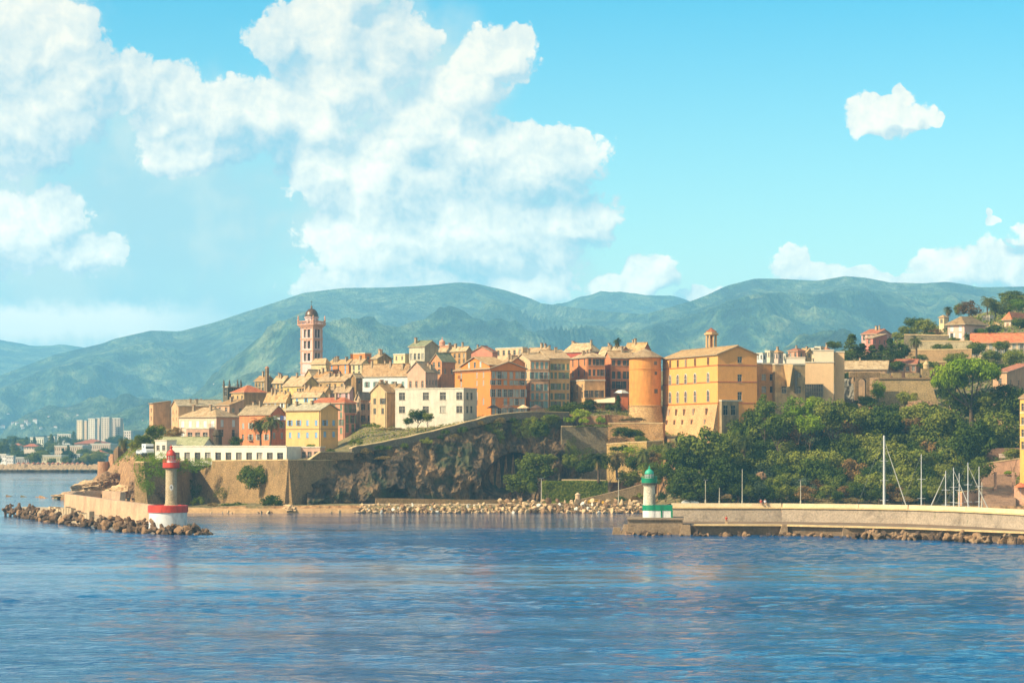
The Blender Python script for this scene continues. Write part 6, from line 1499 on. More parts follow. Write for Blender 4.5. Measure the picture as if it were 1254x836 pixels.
# ------------------------------------------------------------------ people
def person2(loc, label, shirt, sit=True):
    """continuous tapered figure lofted limb by limb, joined by a voxel remesh"""
    import bmesh
    h = 0 if sit else .86; b = Vector(loc); mb = MB()
    def limb(pts):
        for (p, r0), (q, r1) in zip(pts, pts[1:]): mb.tube(p, q, r0, r1, 10)
        for p, r_ in pts: mb.lathe(Vector(p), [(.001, -r_), (r_*.7, -r_*.7), (r_, 0), (r_*.7, r_*.7), (.001, r_)], 10)
    limb([((0, 0, h+.08), .15), ((0, .01, h+.3), .13), ((0, .01, h+.5), .15), ((0, 0, h+.62), .055), ((0, -.01, h+.72), .07), ((0, -.01, h+.79), .1)])
    mb.tube((0, -.1, h+.78), (0, -.135, h+.765), .02, .012, 6)
    for s in (-1, 1):
        limb([((.17*s, 0, h+.54), .062), ((.25*s, .03, h+.3), .045), ((.19*s, -.18, h+.14), .035), ((.17*s, -.26, h+.13), .03)])
        limb([((.1*s, 0, .06), .09), ((.12*s, -.42, .08), .07), ((.12*s, -.46, -.36), .045), ((.12*s, -.6, -.4), .035)] if sit else [((.1*s, 0, .84), .09), ((.12*s, -.04*s, .46), .065), ((.12*s, .05*s, .07), .045), ((.12*s, -.15, .04), .035)])
    mats = [paint((205, 150, 115), 'skin', .6, .05)]
    o = mb.build('person', mats, off=(0, 0, 0)); o.location = b
    rm = o.modifiers.new('remesh', 'REMESH'); rm.mode = 'VOXEL'; rm.voxel_size = .022; rm.use_smooth_shade = True
    tag(o, label, 'person')
    hr = MB(); hr.lathe((0, .015, h+.82), [(.112, -.04), (.11, .02), (.08, .075), (.001, .1)], 12); c = hr.build('hair', paint((50, 35, 25), 'hair', .7, .1)); c.parent = o
    sh_ = MB(); sh_.lathe((0, .01, h), [(.17, .05), (.155, .3), (.178, .46), (.12, .56), (.075, .6)], 14)
    for s in (-1, 1): sh_.tube((.15*s, 0, h+.54), (.235*s, .025, h+.36), .08, .062, 10)
    c = sh_.build('shirt', paint(shirt, 'cotton', .9, .1)); c.parent = o
    pn = MB()
    for s in (-1, 1):
        if sit: pn.tube((.1*s, 0, .07), (.12*s, -.4, .085), .105, .085, 10)
        else: pn.tube((.1*s, 0, .86), (.12*s, -.04*s, .44), .105, .08, 10)
    c = pn.build('shorts', paint((60, 65, 85), 'cotton_dark', .9, .1)); c.parent = o
Yq = 500
person2((XX(889.5, 504), 504, 2.05+.45), 'person in a red shirt sitting on a bollard block on the low walkway', (225, 70, 45))
mb = MB(); mb.cbox((XX(889.5, 504), 504.1, 1.76), .5, .4, .74); o = mb.build('bollard', CONC, off=(XX(889.5, 504), 504, 1.76)); tag(o, 'low concrete seat block on the right walkway under the person in red', 'block')
person2((XX(932, 519.6), 519.7, 5.37), 'person in a red top sitting on the breakwater wall', (220, 80, 60)); person2((XX(937, 519.4), 519.5, 5.37), 'person in a white top sitting beside the one in red on the wall', (240, 240, 240))
# ------------------------------------------------------------------ stairs, gallery at the lower right
def stairs():
    Y0 = 650; m = stone((222, 168, 130), 'pink_stone', .8, .6, False); m9 = stone((188, 150, 118), 'stair_stone', 1, .6, False); root = empty('stone_stairs', P(1215, 618, Y0), 'broad pink stone stairs between gate piers at the lower right', 'stairs'); mb = MB()
    for i in range(16):
        y = 646+i*1.2; z = 1.7+i*.5; mb.box((XX(1202, y), y, z-.5), (XX(1244, y)-XX(1202, y), 0, 0), (0, 1.22, 0), (0, 0, .5+.0))
    mb.build('steps', m9, root)
    for px in (1219, 1241):
        p = MB(); y = 655; p.box((XX(px, y)-.3, y, 2), (.6, 0, 0), (0, .6, 0), (0, 0, 8)); p.build('pier', m, root)
    wallstrip('terrace_wall', 'pink stone wall with a round arch high at the lower right', 'wall', [(XX(1205, 672), 672, 4, ZZ(568, 672)), (XX(1245, 672), 671, 4, ZZ(562, 672)), (XX(1290, 672), 668, 4, ZZ(560, 668))], 1.5, m, STC, .3)
    wallstrip('terrace_wall', 'curved pink wall left of the stone stairs', 'wall', [(XX(1178, 650), 650, .5, ZZ(603, 650)), (XX(1195, 655), 654, .5, ZZ(600, 655)), (XX(1218, 657), 656, .5, ZZ(597, 657))], 1.2, m, STC, .25)
    wallstrip('terrace_wall', 'curved pink wall right of the stone stairs', 'wall', [(XX(1242, 652), 652, .5, ZZ(596, 652)), (XX(1270, 650), 649, .5, ZZ(600, 650)), (XX(1300, 645), 642, .5, ZZ(602, 645))], 1.2, m, STC, .25)
    wallstrip('terrace_wall', 'crenellated brown wall half hidden behind the trees at the right', 'wall', [(XX(1196, 690), 690, 6, ZZ(549, 690)), (XX(1250, 690), 690, 6, ZZ(548, 690))], 1.2, stone((175, 130, 100), 'brown_brick', 1, .5, False), None)
    # arch
    p = MB(); c = P(1221, 585, 670.2); n = 12; Rr = 10*670/F
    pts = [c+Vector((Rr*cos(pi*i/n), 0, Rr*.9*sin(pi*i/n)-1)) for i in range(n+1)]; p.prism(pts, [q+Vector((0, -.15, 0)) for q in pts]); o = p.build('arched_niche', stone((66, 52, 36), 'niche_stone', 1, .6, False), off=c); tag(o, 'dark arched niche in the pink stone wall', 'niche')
    # balustrade
    r2 = empty('balustrade', P(1228, 560, 668), 'white balustrade on the terrace above the arched niche', 'balustrade'); mb = MB()
    for i in range(14): mb.tube(P(1224+i*1.3, 560.5, 668), P(1224+i*1.3, 556, 668), .1)
    mb.tube(P(1223, 556, 668), P(1243, 556, 668), .12); mb.build('rail', paint((245, 215, 185)), r2)
    p = empty('parasol', P(1250, 592, 650), 'orange canopy beside the lower right stairs', 'parasol'); mb = MB(); mb.lathe(P(1250, 596, 650), [(8*.2, 0), (4*.2, .7), (.05, 1.1)], 12); mb.build('canopy', paint((240, 120, 70), 'canvas', .9, .1), p); mb = MB(); mb.tube(P(1250, 610, 650), P(1250, 596, 650), .06); mb.build('pole', paint((200, 200, 200)), p)
stairs()
# round stair, awning and cafe in front of the garden
def cafe():
    Y = 742; k = Y/F; root = empty('cafe_awning', P(740, 505, Y), 'cream awning of the garden cafe left of the round tower', 'awning'); mb = MB(); a, b, c, d = P(727, 493, Y-3), P(753.5, 493, Y-3), P(753, 486.8, Y+2), P(728, 486.8, Y+2)
    mb.prism([a, b, c, d], [q+Vector((0, 0, .12)) for q in (a, b, c, d)]); mb.build('canopy', paint((252, 225, 180), 'canvas', .9, .08), root)
    mb = MB()
    for q in (a, b, c, d): mb.tube(q, q-Vector((0, 0, 4)), .08)
    mb.build('frame', paint((180, 170, 150)), root)
    r2 = empty('cafe_parasol', P(760, 495, 748), 'flat white parasol roof above the orange screen', 'parasol'); mb = MB(); mb.lathe(P(761, 481.5, 748), [(10*k, 0), (9.8*k, .1), (1, .9), (.05, 1)], 4); mb.build('canopy', paint((252, 240, 215), 'canvas', .9, .08), r2); mb = MB(); mb.tube(P(761, 500, 748), P(761, 481, 748), .08); mb.build('pole', paint((200, 200, 200)), r2)
    mb = MB(); o = P(760, 508, 744); n = 10
    for i in range(n): mb.box(o+Vector((i*9.5*k/n, 0, 0)), (9.5*k/n-.06, 0, 0), (0, .15+.05*(i % 2), 0), (0, 0, 22*k))
    ob = mb.build('screen', paint((230, 125, 60), 'wood_screen', .8, .3), off=o); tag(ob, 'orange timber screen against the round tower', 'screen')
    g = 'dark parasols on the cafe terrace'
    for i, px in enumerate((604, 622, 641, 657)):
        Y = 718; r3 = empty('cafe_parasol', P(px, 508, Y), ['dark parasol nearest the big orange house door', 'second dark parasol from the orange house', 'cream parasol before the pink six storey house', 'dark parasol before the yellow six storey house'][i], 'parasol', g); k = Y/F
        mb = MB(); mb.lathe(P(px, 499.5, Y), [(8*k, 0), (7.6*k, .1), (.4, .8), (.05, .95)], 8); mb.build('canopy', paint((245, 205, 150) if i == 2 else (105, 75, 55), 'canvas', .9, .1), r3); mb = MB(); mb.tube(P(px, 508, Y), P(px, 498, Y), .06); mb.build('pole', paint((200, 200, 200)), r3)
cafe()
# ------------------------------------------------------------------ vegetation placement
rv = random.Random(21)
# distinctive trees first: kind, px, py, rx, ry, Y, label
for kind, px, py, rx, ry, Y, lab in [
    ('holm', 862, 552, 36, 34, 668, 'huge dark evergreen below the palace, right of the green lighthouse'),
    ('holm', 835, 566, 22, 24, 664, 'dark evergreen left of the huge one, behind the green lighthouse'),
    ('holm', 842, 590, 26, 20, 658, 'low dark evergreen at the foot of the palace trees'),
    ('holm', 885, 580, 26, 26, 660, 'dark evergreen between the huge one and the tall lit tree'),
    ('tall', 937, 503, 19, 26, 690, 'tall mid green tree directly below the palace annex'),
    ('bright', 976, 501, 21, 19, 692, 'bright green tree below the mottled bastion'),
    ('bright', 997, 494, 12, 12, 700, 'small bright tree at the foot of the museum glazing'),
    ('oak', 1018, 507, 22, 24, 690, 'olive green tree below the museum slab'),
    ('holm', 921, 520, 14, 24, 696, 'dark narrow tree in the shade of the stone bastion block'),
    ('grey', 1175, 590, 24, 22, 655, 'grey green spreading tree behind the mast cluster'),
    ('oak', 1190, 540, 30, 36, 676, 'large olive tree above the mast cluster'),
    ('oak', 1155, 520, 28, 26, 695, 'big rounded tree below the umbrella pine'),
    ('holm', 1225, 530, 30, 34, 705, 'dark evergreen mass right of the large olive tree'),
    ('holm', 1210, 500, 26, 22, 722, 'dark evergreen in the shade under the umbrella pine'),
    ('holm', 1245, 500, 22, 30, 720, 'dark evergreen at the right edge below the brown house'),
    ('oak', 1112, 488, 14, 13, 728, 'lone olive tree against the fort wall'),
    ('bright', 1075, 478, 10, 16, 734, 'bright climbing tree between the arch and the fort'),
    ('oak', 1062, 492, 14, 10, 728, 'low olive tree at the foot of the ruined arch'),
    ('oak', 1036, 452+10, 8, 8, 745, 'small bush like tree on top of the grey rock'),
    ('cypress', 1043, 432, 12, 22, 790, 'leftmost and tallest dark cypress of the right hill'),
    ('cypress', 1056, 437, 10, 16, 790, 'second cypress from the left on the right hill'), ('cypress', 1068, 438, 10, 15, 792, 'third cypress from the left on the right hill'),
    ('cypress', 1079, 438, 8, 15, 795, 'slim fourth cypress from the left on the right hill'), ('cypress', 1090, 433, 10, 18, 790, 'fifth cypress, standing just left of the rounded dark tree'),
    ('holm', 1104, 431, 12, 13, 800, 'rounded dark tree left of the hill palm'),
    ('oak', 1160, 430, 9, 12, 835, 'olive tree on the lower terrace of the right hill'),
    ('oak', 1133, 401, 16, 12, 905, 'green tree clump below the skyline left of the pink villa'), ('oak', 1112, 405, 12, 9, 915, 'smaller green tree at the left end of the hill clump'), ('rust', 1145, 408, 10, 7, 900, 'yellowish tree below the hill clump'),
    ('rust', 1188, 378, 16, 12, 960, 'yellow olive tree behind the pink villa'), ('holm', 1176, 380, 8, 10, 965, 'dark tree beside the yellow olive tree'),
    ('holm', 1228, 376, 16, 12, 990, 'dark green tree right of the double palms'), ('bright', 1246, 374, 14, 10, 985, 'light green tree at the right edge skyline'), ('holm', 1240, 362, 18, 7, 1020, 'dark tree line on the far right crest'),
    ('holm', 1218, 404, 13, 7, 915, 'dark shrub tree in front of the cream house'), ('oak', 1196, 426, 14, 10, 838, 'yellow green tree left of the long orange roof'), ('oak', 1215, 436, 14, 10, 815, 'olive tree in front of the long orange roofed building'), ('oak', 1240, 438, 15, 14, 812, 'olive tree at the right edge before the orange roofed building'),
    ('oak', 1198, 446, 20, 9, 780, 'broad olive tree behind the umbrella pine'), ('oak', 1222, 452, 20, 10, 775, 'second broad olive tree behind the umbrella pine'),
    ('oak', 512, 509, 13, 10, 700, 'rounded tree in front of the white villa'), ('oak', 500, 516, 7, 6, 698, 'small tree left of the villa tree'), ('oak', 524, 511, 8, 7, 699, 'small tree right of the villa tree'),
    ('oak', 190, 528, 14, 11, 735, 'olive tree left of the peach villa'), ('rust', 214, 530, 12, 9, 722, 'yellow green tree between the villa and the olive tree'), ('oak', 176, 538, 12, 9, 742, 'olive tree above the campervan'), ('oak', 166, 545, 10, 8, 760, 'small olive tree left of the campervan'),
    ('holm', 289, 541, 9, 8, 704, 'dark shrub tree between the turret and the palms'),
    ('oak', 660, 527, 14, 14, 704, 'light green tree hanging at the top of the cliff right of the cave'), ('oak', 674, 513, 12, 9, 712, 'rounded tree at the corner of the garden terrace'),
    ('bright', 711, 507, 12, 8, 722, 'rounded bright tree on the garden terrace'), ('holm', 700, 500, 14, 9, 730, 'dark trees before the beige lower house'), ('holm', 722, 497, 13, 9, 734, 'dark tree left of the cafe awning'),
    ('holm', 681, 502, 12, 7, 728, 'dark terrace tree under the yellow six storey house'), ('cypress', 757, 494, 5, 10, 736, 'narrow dark cypress right of the cafe awning'),
    ('holm', 655, 573, 26, 20, 688, 'big dark green tree beside the cave mouth'), ('holm', 640, 590, 22, 18, 684, 'lower dark green tree at the cave floor'), ('oak', 665, 562, 18, 8, 690, 'sunlit tree top right of the cave mouth'),
    ('oak', 652, 597, 7, 9, 657, 'small light tree beside the first lamp post'), ('oak', 671, 595, 8, 9, 657, 'small light tree right of the first lamp post'),
    ('holm', 762, 530, 14, 9, 705, 'dark bushes against the lit retaining wall'), ('holm', 778, 532, 11, 8, 706, 'second dark bush by the lit retaining wall'),
    ('oak', 1120, 396, 14, 9, 930, 'pale olive tree on the crest left of the hill clump'), ('oak', 1100, 412, 10, 7, 900, 'small olive tree right of the two winged pink house'), ('holm', 1140, 414, 12, 8, 880, 'dark tree above the dark balustrade wall'), ('oak', 1168, 417, 9, 6, 868, 'small olive tree below the pink villa'),
    ('oak', 1098, 447, 12, 7, 776, 'olive tree above the fort crenels'), ('oak', 1170, 440, 16, 9, 800, 'olive tree left of the umbrella pine top'), ('oak', 1226, 424, 12, 8, 838, 'olive tree right of the long orange roof windows'), ('oak', 1250, 396, 12, 9, 915, 'olive tree below the right edge villa'), ('bright', 1200, 408, 12, 7, 905, 'light green tree between the pink villa and the cream house'),
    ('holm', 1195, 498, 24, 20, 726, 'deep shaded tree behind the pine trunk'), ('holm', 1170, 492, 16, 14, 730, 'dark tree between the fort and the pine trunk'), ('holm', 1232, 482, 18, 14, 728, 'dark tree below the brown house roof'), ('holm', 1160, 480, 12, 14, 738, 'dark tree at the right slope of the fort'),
    ('oak', 1022, 422, 10, 7, 860, 'small tree behind the museum slab'), ('oak', 1240, 366, 16, 8, 1010, 'olive tree on the far right crest'), ('oak', 1215, 372, 12, 8, 1000, 'olive tree behind the double palms'),
    ('oak', 955, 520, 20, 18, 684, 'rounded lit tree between the tall tree and the bright one'), ('bright', 990, 520, 20, 17, 684, 'second bright green tree below the museum'), ('oak', 1045, 512, 24, 20, 700, 'big olive tree below the grey rock'), ('oak', 1085, 520, 26, 22, 700, 'big olive tree below the fort'), ('oak', 1120, 512, 24, 20, 712, 'big rounded olive tree at the foot of the fort'),
    ('holm', 748, 568, 13, 13, 684, 'dark tree hiding the left end of the terrace wall'), ('oak', 776, 566, 13, 12, 684, 'olive tree in front of the terrace wall, between the palms'), ('holm', 806, 556, 14, 14, 684, 'dark tree at the right end of the terrace wall'), ('oak', 785, 538, 10, 6, 700, 'low olive tree on top of the terrace wall'), ('holm', 718, 572, 14, 11, 690, 'dark tree before the grey retaining wall'), ('oak', 698, 566, 11, 12, 692, 'olive tree at the left foot of the grey retaining wall'), ('holm', 1200, 575, 17, 18, 652, 'dark evergreen right of the mast cluster, before the pink walls'), ('oak', 1240, 556, 13, 9, 662, 'olive tree above the arched niche'),
    ('oak', 828, 600, 14, 12, 656, 'olive tree low on the bank right of the green lighthouse'), ('holm', 815, 585, 16, 16, 662, 'dark tree directly behind the green lighthouse'), ('oak', 845, 608, 12, 7, 654, 'low olive tree at the wall under the huge evergreen'), ('oak', 822, 556, 14, 12, 676, 'olive tree under the left corner of the palace'), ('oak', 845, 540, 13, 10, 684, 'round olive tree against the palace base'), ('holm', 900, 545, 18, 18, 684, 'dark tree below the stone bastion block'), ('oak', 866, 600, 15, 11, 656, 'olive tree at the foot of the huge evergreen'),
    ('oak', 770, 585, 16, 13, 672, 'green tree below the brown palm'), ('oak', 795, 575, 16, 14, 668, 'olive green tree behind the green lighthouse lantern'), ('rust', 800, 560, 9, 10, 675, 'reddish tree above the green lighthouse')]:
    tree(kind, px, py, rx, Y, lab, ry, r=rv)
up = empty('umbrella_pine', (XX(1185, 722), 722, zg(1185, 722)), 'spreading umbrella pine with a flat bright canopy and forked trunk', 'pine tree')
def upine():
    Y = 722; k = Y/F; zb = up.location.z; 
    child('crown', PROTO['umbrella'][0], up, (XX(1184, Y)-up.location.x, 0, ZZ(463, Y)-zb), (50*k, 42*k, 66*k), 1.0)
    child('crown', PROTO['umbrella'][1], up, (XX(1160, Y)-up.location.x, -1, ZZ(472, Y)-zb), (25*k, 24*k, 50*k), 2.0)
    mb = MB(); b = Vector((XX(1190, Y), Y, zb-1)); f = P(1189, 500, Y); mb.tube(b, f, .75, .5, 10)
    for px, py, dy in ((1165, 466, -2), (1178, 462, 1), (1190, 460, -1), (1203, 462, 2), (1215, 468, 0), (1155, 472, 0)):
        m = f*.45+P(px, py, Y)*.55+Vector((0, dy, -.6)); mb.tube(f, m, .34, .22, 8); mb.tube(m, P(px, py, Y)+Vector((0, dy*2, 0)), .22, .08, 7)
    mb.build('trunk', BARK, up)
upine()
# wooded slope, repeated trees told apart only by tone
spots = []
kinds = {'oak': 'olive green tree in the thick wood of the slope', 'holm': 'dark evergreen tree in the thick wood of the slope', 'grey': 'grey green tree in the thick wood of the slope', 'rust': 'rusty brown tree in the thick wood of the slope', 'bright': 'bright green tree in the thick wood of the slope'}
rows = [(515, 716, 1000, 1140, 17), (525, 706, 905, 1180, 18), (538, 698, 890, 1215, 18), (552, 688, 880, 1200, 17), (567, 678, 895, 1185, 17), (581, 669, 888, 1180, 15), (594, 661, 895, 1160, 13), (603, 656, 900, 1150, 9)]
for (py, Y, xa, xb, rr) in rows:
    px = xa+rv.uniform(0, 10)
    while px < xb:
        kd = rv.choice(['oak', 'oak', 'oak', 'holm', 'oak', 'holm', 'grey', 'oak', 'rust' if py > 520 else 'oak'])
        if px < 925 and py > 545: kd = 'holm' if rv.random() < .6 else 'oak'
        s = rr*rv.uniform(.95, 1.6)
        tree(kd, px, py+rv.uniform(-5, 5), s, Y+rv.uniform(-3, 3), kinds[kd], s*rv.uniform(.75, 1.05), group='trees of the wooded slope', r=rv)
        px += s*rv.uniform(1.0, 1.35)
for i in range(22):   # the wood goes on beyond the right edge of the view
    px = rv.uniform(1290, 1480); Y = rv.uniform(665, 900); s = rv.uniform(5.5, 7.5)
    kd = rv.choice(['oak', 'holm', 'oak', 'grey']); zc = zg(px, Y, False)+s*.8
    tree(kd, px, HOR+(CH-zc)*F/Y, s*F/Y, Y, kinds[kd], s*.85*F/Y, group='trees of the wooded slope', r=rv)
# palms
palm(319, 546, 519, 15, 700, 'left palm of the pair in front of the orange house', 1); palm(330.5, 546, 516, 16, 697, 'right palm of the pair in front of the orange house', 2)
palm(733, 588, 562, 17, 668, 'palm with a bare pale trunk left of the brown one', 3); palm(756, 585, 560, 13, 672, 'brown withered palm right of the bare trunked palm', 4, lm=L_DRY)
palm(790, 572, 556, 15, 676, 'green palm behind the red tinted tree, above the green lighthouse', 5); palm(818, 560, 546, 13, 680, 'palm at the foot of the palace base', 6); palm(912, 560, 541, 16, 676, 'large shadowed palm below the stone bastion block', 7)
palm(1122, 440, 417, 11, 805, 'lone dark palm in front of the terrace walls', 8); palm(1161, 392, 379, 7, 955, 'small palm on the skyline left of the pink villa', 9)
palm(1209, 394, 368, 11, 965, 'tall palm of the skyline pair', 10); palm(1219, 396, 374, 10, 968, 'lower palm of the skyline pair', 11); palm(756, 428, 417, 6, 812, 'small palm poking over the roofs beside the round tower', 12)
palm(1186, 424, 412, 8, 862, 'small palm at the foot of the pink villa', 13); palm(152, 552, 541, 9, 765, 'low palm behind the square stone ruin', 14)
# bushes and ivy
for kind, px, py, rx, ry, Y, lab, dp in [
    ('oak', 310, 583, 21, 21, 667, 'big round bush growing out of the sunlit rampart', .5), ('ivy', 186, 572, 24, 16, 662, 'bright green ivy slope behind the red lighthouse', .6), ('ivy', 178, 590, 13, 20, 662, 'ivy curtain falling left of the first bastion', .35),
    ('brightbush', 170, 568, 12, 16, 690, 'ivy on the rock above the point', .6), ('ivy', 226, 570, 26, 11, 682, 'bright ivy cap on the first bastion wall', .3), ('ivy', 203, 577, 16, 10, 666, 'ivy fringe beside the lighthouse gallery', .3),
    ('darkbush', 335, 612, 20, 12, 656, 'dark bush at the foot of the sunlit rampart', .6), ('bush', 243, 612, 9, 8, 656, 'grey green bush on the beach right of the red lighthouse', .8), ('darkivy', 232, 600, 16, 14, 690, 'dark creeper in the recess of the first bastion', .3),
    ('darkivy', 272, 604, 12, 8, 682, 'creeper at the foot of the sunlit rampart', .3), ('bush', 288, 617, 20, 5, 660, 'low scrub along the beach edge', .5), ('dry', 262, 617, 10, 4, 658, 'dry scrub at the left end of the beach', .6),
    ('brightbush', 697, 513, 10, 6, 716, 'clipped round bush left on the garden terrace', .8), ('brightbush', 716, 514, 11, 6, 716, 'clipped round bush in the middle of the garden terrace', .8), ('brightbush', 736, 513, 8, 7, 718, 'clipped ball bush on the garden terrace', .9),
    ('darkbush', 748, 497, 11, 5, 732, 'dark low bush right of the cafe awning', .8), ('bush', 727, 521, 26, 3, 713, 'grass edge along the garden wall', .3), ('dry', 775, 513, 22, 4, 722, 'dry grass bank under the round tower', .5),
    ('ivy', 788, 552, 30, 10, 690, 'yellow green creeper over the terrace wall', .4), ('bush', 762, 548, 18, 7, 693, 'light scrub on the terrace wall above the withered palm', .4), ('darkivy', 800, 560, 12, 14, 688, 'dark creeper below the terrace wall', .4),
    ('ivy', 196, 560, 20, 9, 664, 'bright ivy spilling over the terrace left of the arcade', .35), ('ivy', 246, 566, 16, 8, 688, 'ivy lip between the first bastion and the sunlit rampart', .3), ('darkbush', 1150, 424, 12, 6, 846, 'dark scrub before the broad terrace wall', .6), ('darkbush', 1128, 437, 14, 6, 816, 'dark scrub before the lower buff terrace wall', .6), ('bush', 1176, 434, 12, 6, 812, 'olive scrub at the right end of the buff terrace wall', .6),
    ('ivy', 758, 553, 16, 10, 694, 'creeper over the left end of the terrace wall', .4), ('darkivy', 715, 560, 22, 14, 713, 'dark creeper at the foot of the grey retaining wall', .3), ('darkbush', 812, 606, 10, 8, 656, 'dark scrub behind the green lighthouse base', .8), ('ivy', 810, 575, 12, 14, 672, 'creeper hanging on the bank above the green lighthouse', .5), ('darkivy', 700, 550, 10, 18, 713, 'dark creeper at the left end of the grey retaining wall', .3),
    ('bush', 785, 607, 12, 7, 658, 'low bush on the bank near the ramp wall', .8), ('rust', 776, 611, 9, 5, 655, 'rust coloured bush left of the green lighthouse', .8), ('bush', 760, 610, 12, 5, 657, 'olive bush on the bank by the lamp post', .8), ('bush', 707, 608, 5, 5, 656, 'little bush behind the gate pillar', .8),
    ('bush', 545, 528, 8, 5, 692, 'light tuft below the cliff path wall', .6), ('dry', 558, 533, 9, 5, 690, 'orange dry tuft on the cliff face', .6), ('darkivy', 605, 530, 18, 16, 704, 'dark creeper on the upper cliff below the path wall', .35), ('darkivy', 640, 524, 18, 14, 709, 'second dark creeper on the upper cliff', .35),
    ('bush', 465, 547, 10, 5, 678, 'olive scrub where the path wall begins', .6), ('dry', 470, 560, 14, 4, 676, 'dry ledge grass on the left cliff', .5), ('bush', 455, 520, 14, 5, 708, 'scrub between the tenements and the path wall', .6), ('bush', 436, 540, 10, 7, 690, 'scrub at the corner by the salmon pillar', .6),
    ('dry', 480, 525, 24, 3, 700, 'dry verge left of the white villa', .4), ('darkbush', 405, 551, 9, 4, 690, 'dark scrub under the yellow house', .6), ('brightbush', 380, 545, 8, 4, 686, 'balcony plants under the yellow house', .5),
    ('bush', 650, 514, 10, 8, 708, 'light green shrub overhanging the cliff top', .6), ('darkbush', 1040, 497, 22, 8, 722, 'dark undergrowth below the grey rock', .6), ('dry', 1005, 611, 20, 5, 652, 'dry reddish bank scrub left of the tallest mast', .5), ('dry', 1045, 611, 16, 5, 652, 'dry bank scrub behind the tallest mast', .5), ('dry', 1110, 610, 18, 6, 652, 'dry bank scrub left of the mast cluster', .5),
    ('dry', 890, 607, 9, 5, 655, 'orange dry bush under the big evergreen', .6), ('brightbush', 1235, 578, 12, 4, 664, 'small planting in front of the arched niche', .5), ('rust', 1096, 451, 9, 6, 780, 'brown bush behind the fort crenels', .8), ('darkbush', 1140, 446, 20, 7, 775, 'dark hedge behind the sentry box', .5),
    ('darkbush', 1218, 489, 14, 8, 728, 'shadowed shrub below the brown house', .7), ('bush', 1205, 488, 12, 6, 715, 'pale shrub between the forked pine limbs', .7), ('darkivy', 150, 580, 12, 8, 765, 'scrub on the rocks below the square ruin', .6)]:
    bush(kind, px, py, rx, Y, lab, ry, depth=dp, rz=0 if dp < .7 else None)
for i, (px, w) in enumerate(((448, 9), (476, 6), (496, 8), (522, 10), (540, 6), (566, 9), (590, 7), (612, 10), (628, 6), (676, 9))):
    Y = interp(YT, px)-2.2; bush(rnd.choice(['darkbush', 'bush', 'dry', 'bush']), px, interp([(430, 553), (470, 546), (530, 534), (600, 515), (700, 509)], px)+rnd.uniform(-1, 5), w, Y, 'scruffy tuft of plants hanging from the cliff path wall', w*.7, 'tufts along the cliff path wall', depth=.7, rz=0)
def hedge():
    Y = 668; mb = MB(); r = random.Random(2); x0, x1 = XX(664, Y), XX(744, Y)
    for i in range(9000):
        x = r.uniform(x0, x1); f = r.random(); z = ZZ(611, Y)+f*(ZZ(590, Y)-ZZ(611, Y)); y = Y+r.uniform(0, .5)
        if r.random() < .3: z = ZZ(590, Y)+r.uniform(-.2, .25); y = Y+r.uniform(0, 2.5)
        n_ = Vector((r.gauss(0, .5), -1, r.gauss(.3, .5))).normalized(); a = n_.orthogonal().normalized()*.3; b = n_.cross(a)
        p = Vector((x, y, z)); mb.add([p-a*.6, p-b*.4, p+a*.6, p+b*.4], [(0, 1, 2, 3)])
    mb.box((x0, Y+.4, .8), (x1-x0, 0, 0), (0, 2, 0), (0, 0, ZZ(590.5, Y)-.9)); o = mb.build('hedge', L_OLIVE, off=((x0+x1)/2, Y, .8)); tag(o, 'long clipped green hedge on the inner quay', 'hedge')
hedge()
def undergrowth():
    r = random.Random(5); mb = MB()
    def sc_(xa, xb, ya, yb, n, s, cond=None):
        for i in range(n):
            px = r.uniform(xa, xb); Y = r.uniform(ya, yb); z = zg(px, Y); 
            if z < 2.2 and px < 1e9 and Y < 660: continue
            if cond and not cond(px, Y): continue
            x = XX(px, Y); 
            nn = Vector((r.gauss(0, .5), r.gauss(-.4, .5), r.gauss(.7, .4))).normalized(); a = nn.orthogonal().normalized(); b = nn.cross(a); t = r.uniform(.3, 1)*s; p = Vector((x, Y, z+r.uniform(0, .9)*s))
            mb.add([p-a*t*.6, p-b*t*.4, p+a*t*.6, p+b*t*.4], [(0, 1, 2, 3)], 0 if r.random() < .6 else 1 if r.random() < .6 else 2)
    sc_(830, 1460, 656, 760, 34000, 1.0); sc_(1000, 1450, 760, 1050, 24000, 1.1); sc_(140, 240, 680, 790, 3500, .8, lambda p, y: y > interp(YT, p)-6); sc_(430, 620, 676, 735, 5000, .5, lambda p, y: y > interp(YT, p)+1); sc_(680, 830, 724, 760, 3500, .5, lambda p, y: y > interp(YT, p)+1)
    o = mb.build('undergrowth', [L_OLIVE, L_DARK, L_DRY]); o['kind'] = 'stuff'
undergrowth()

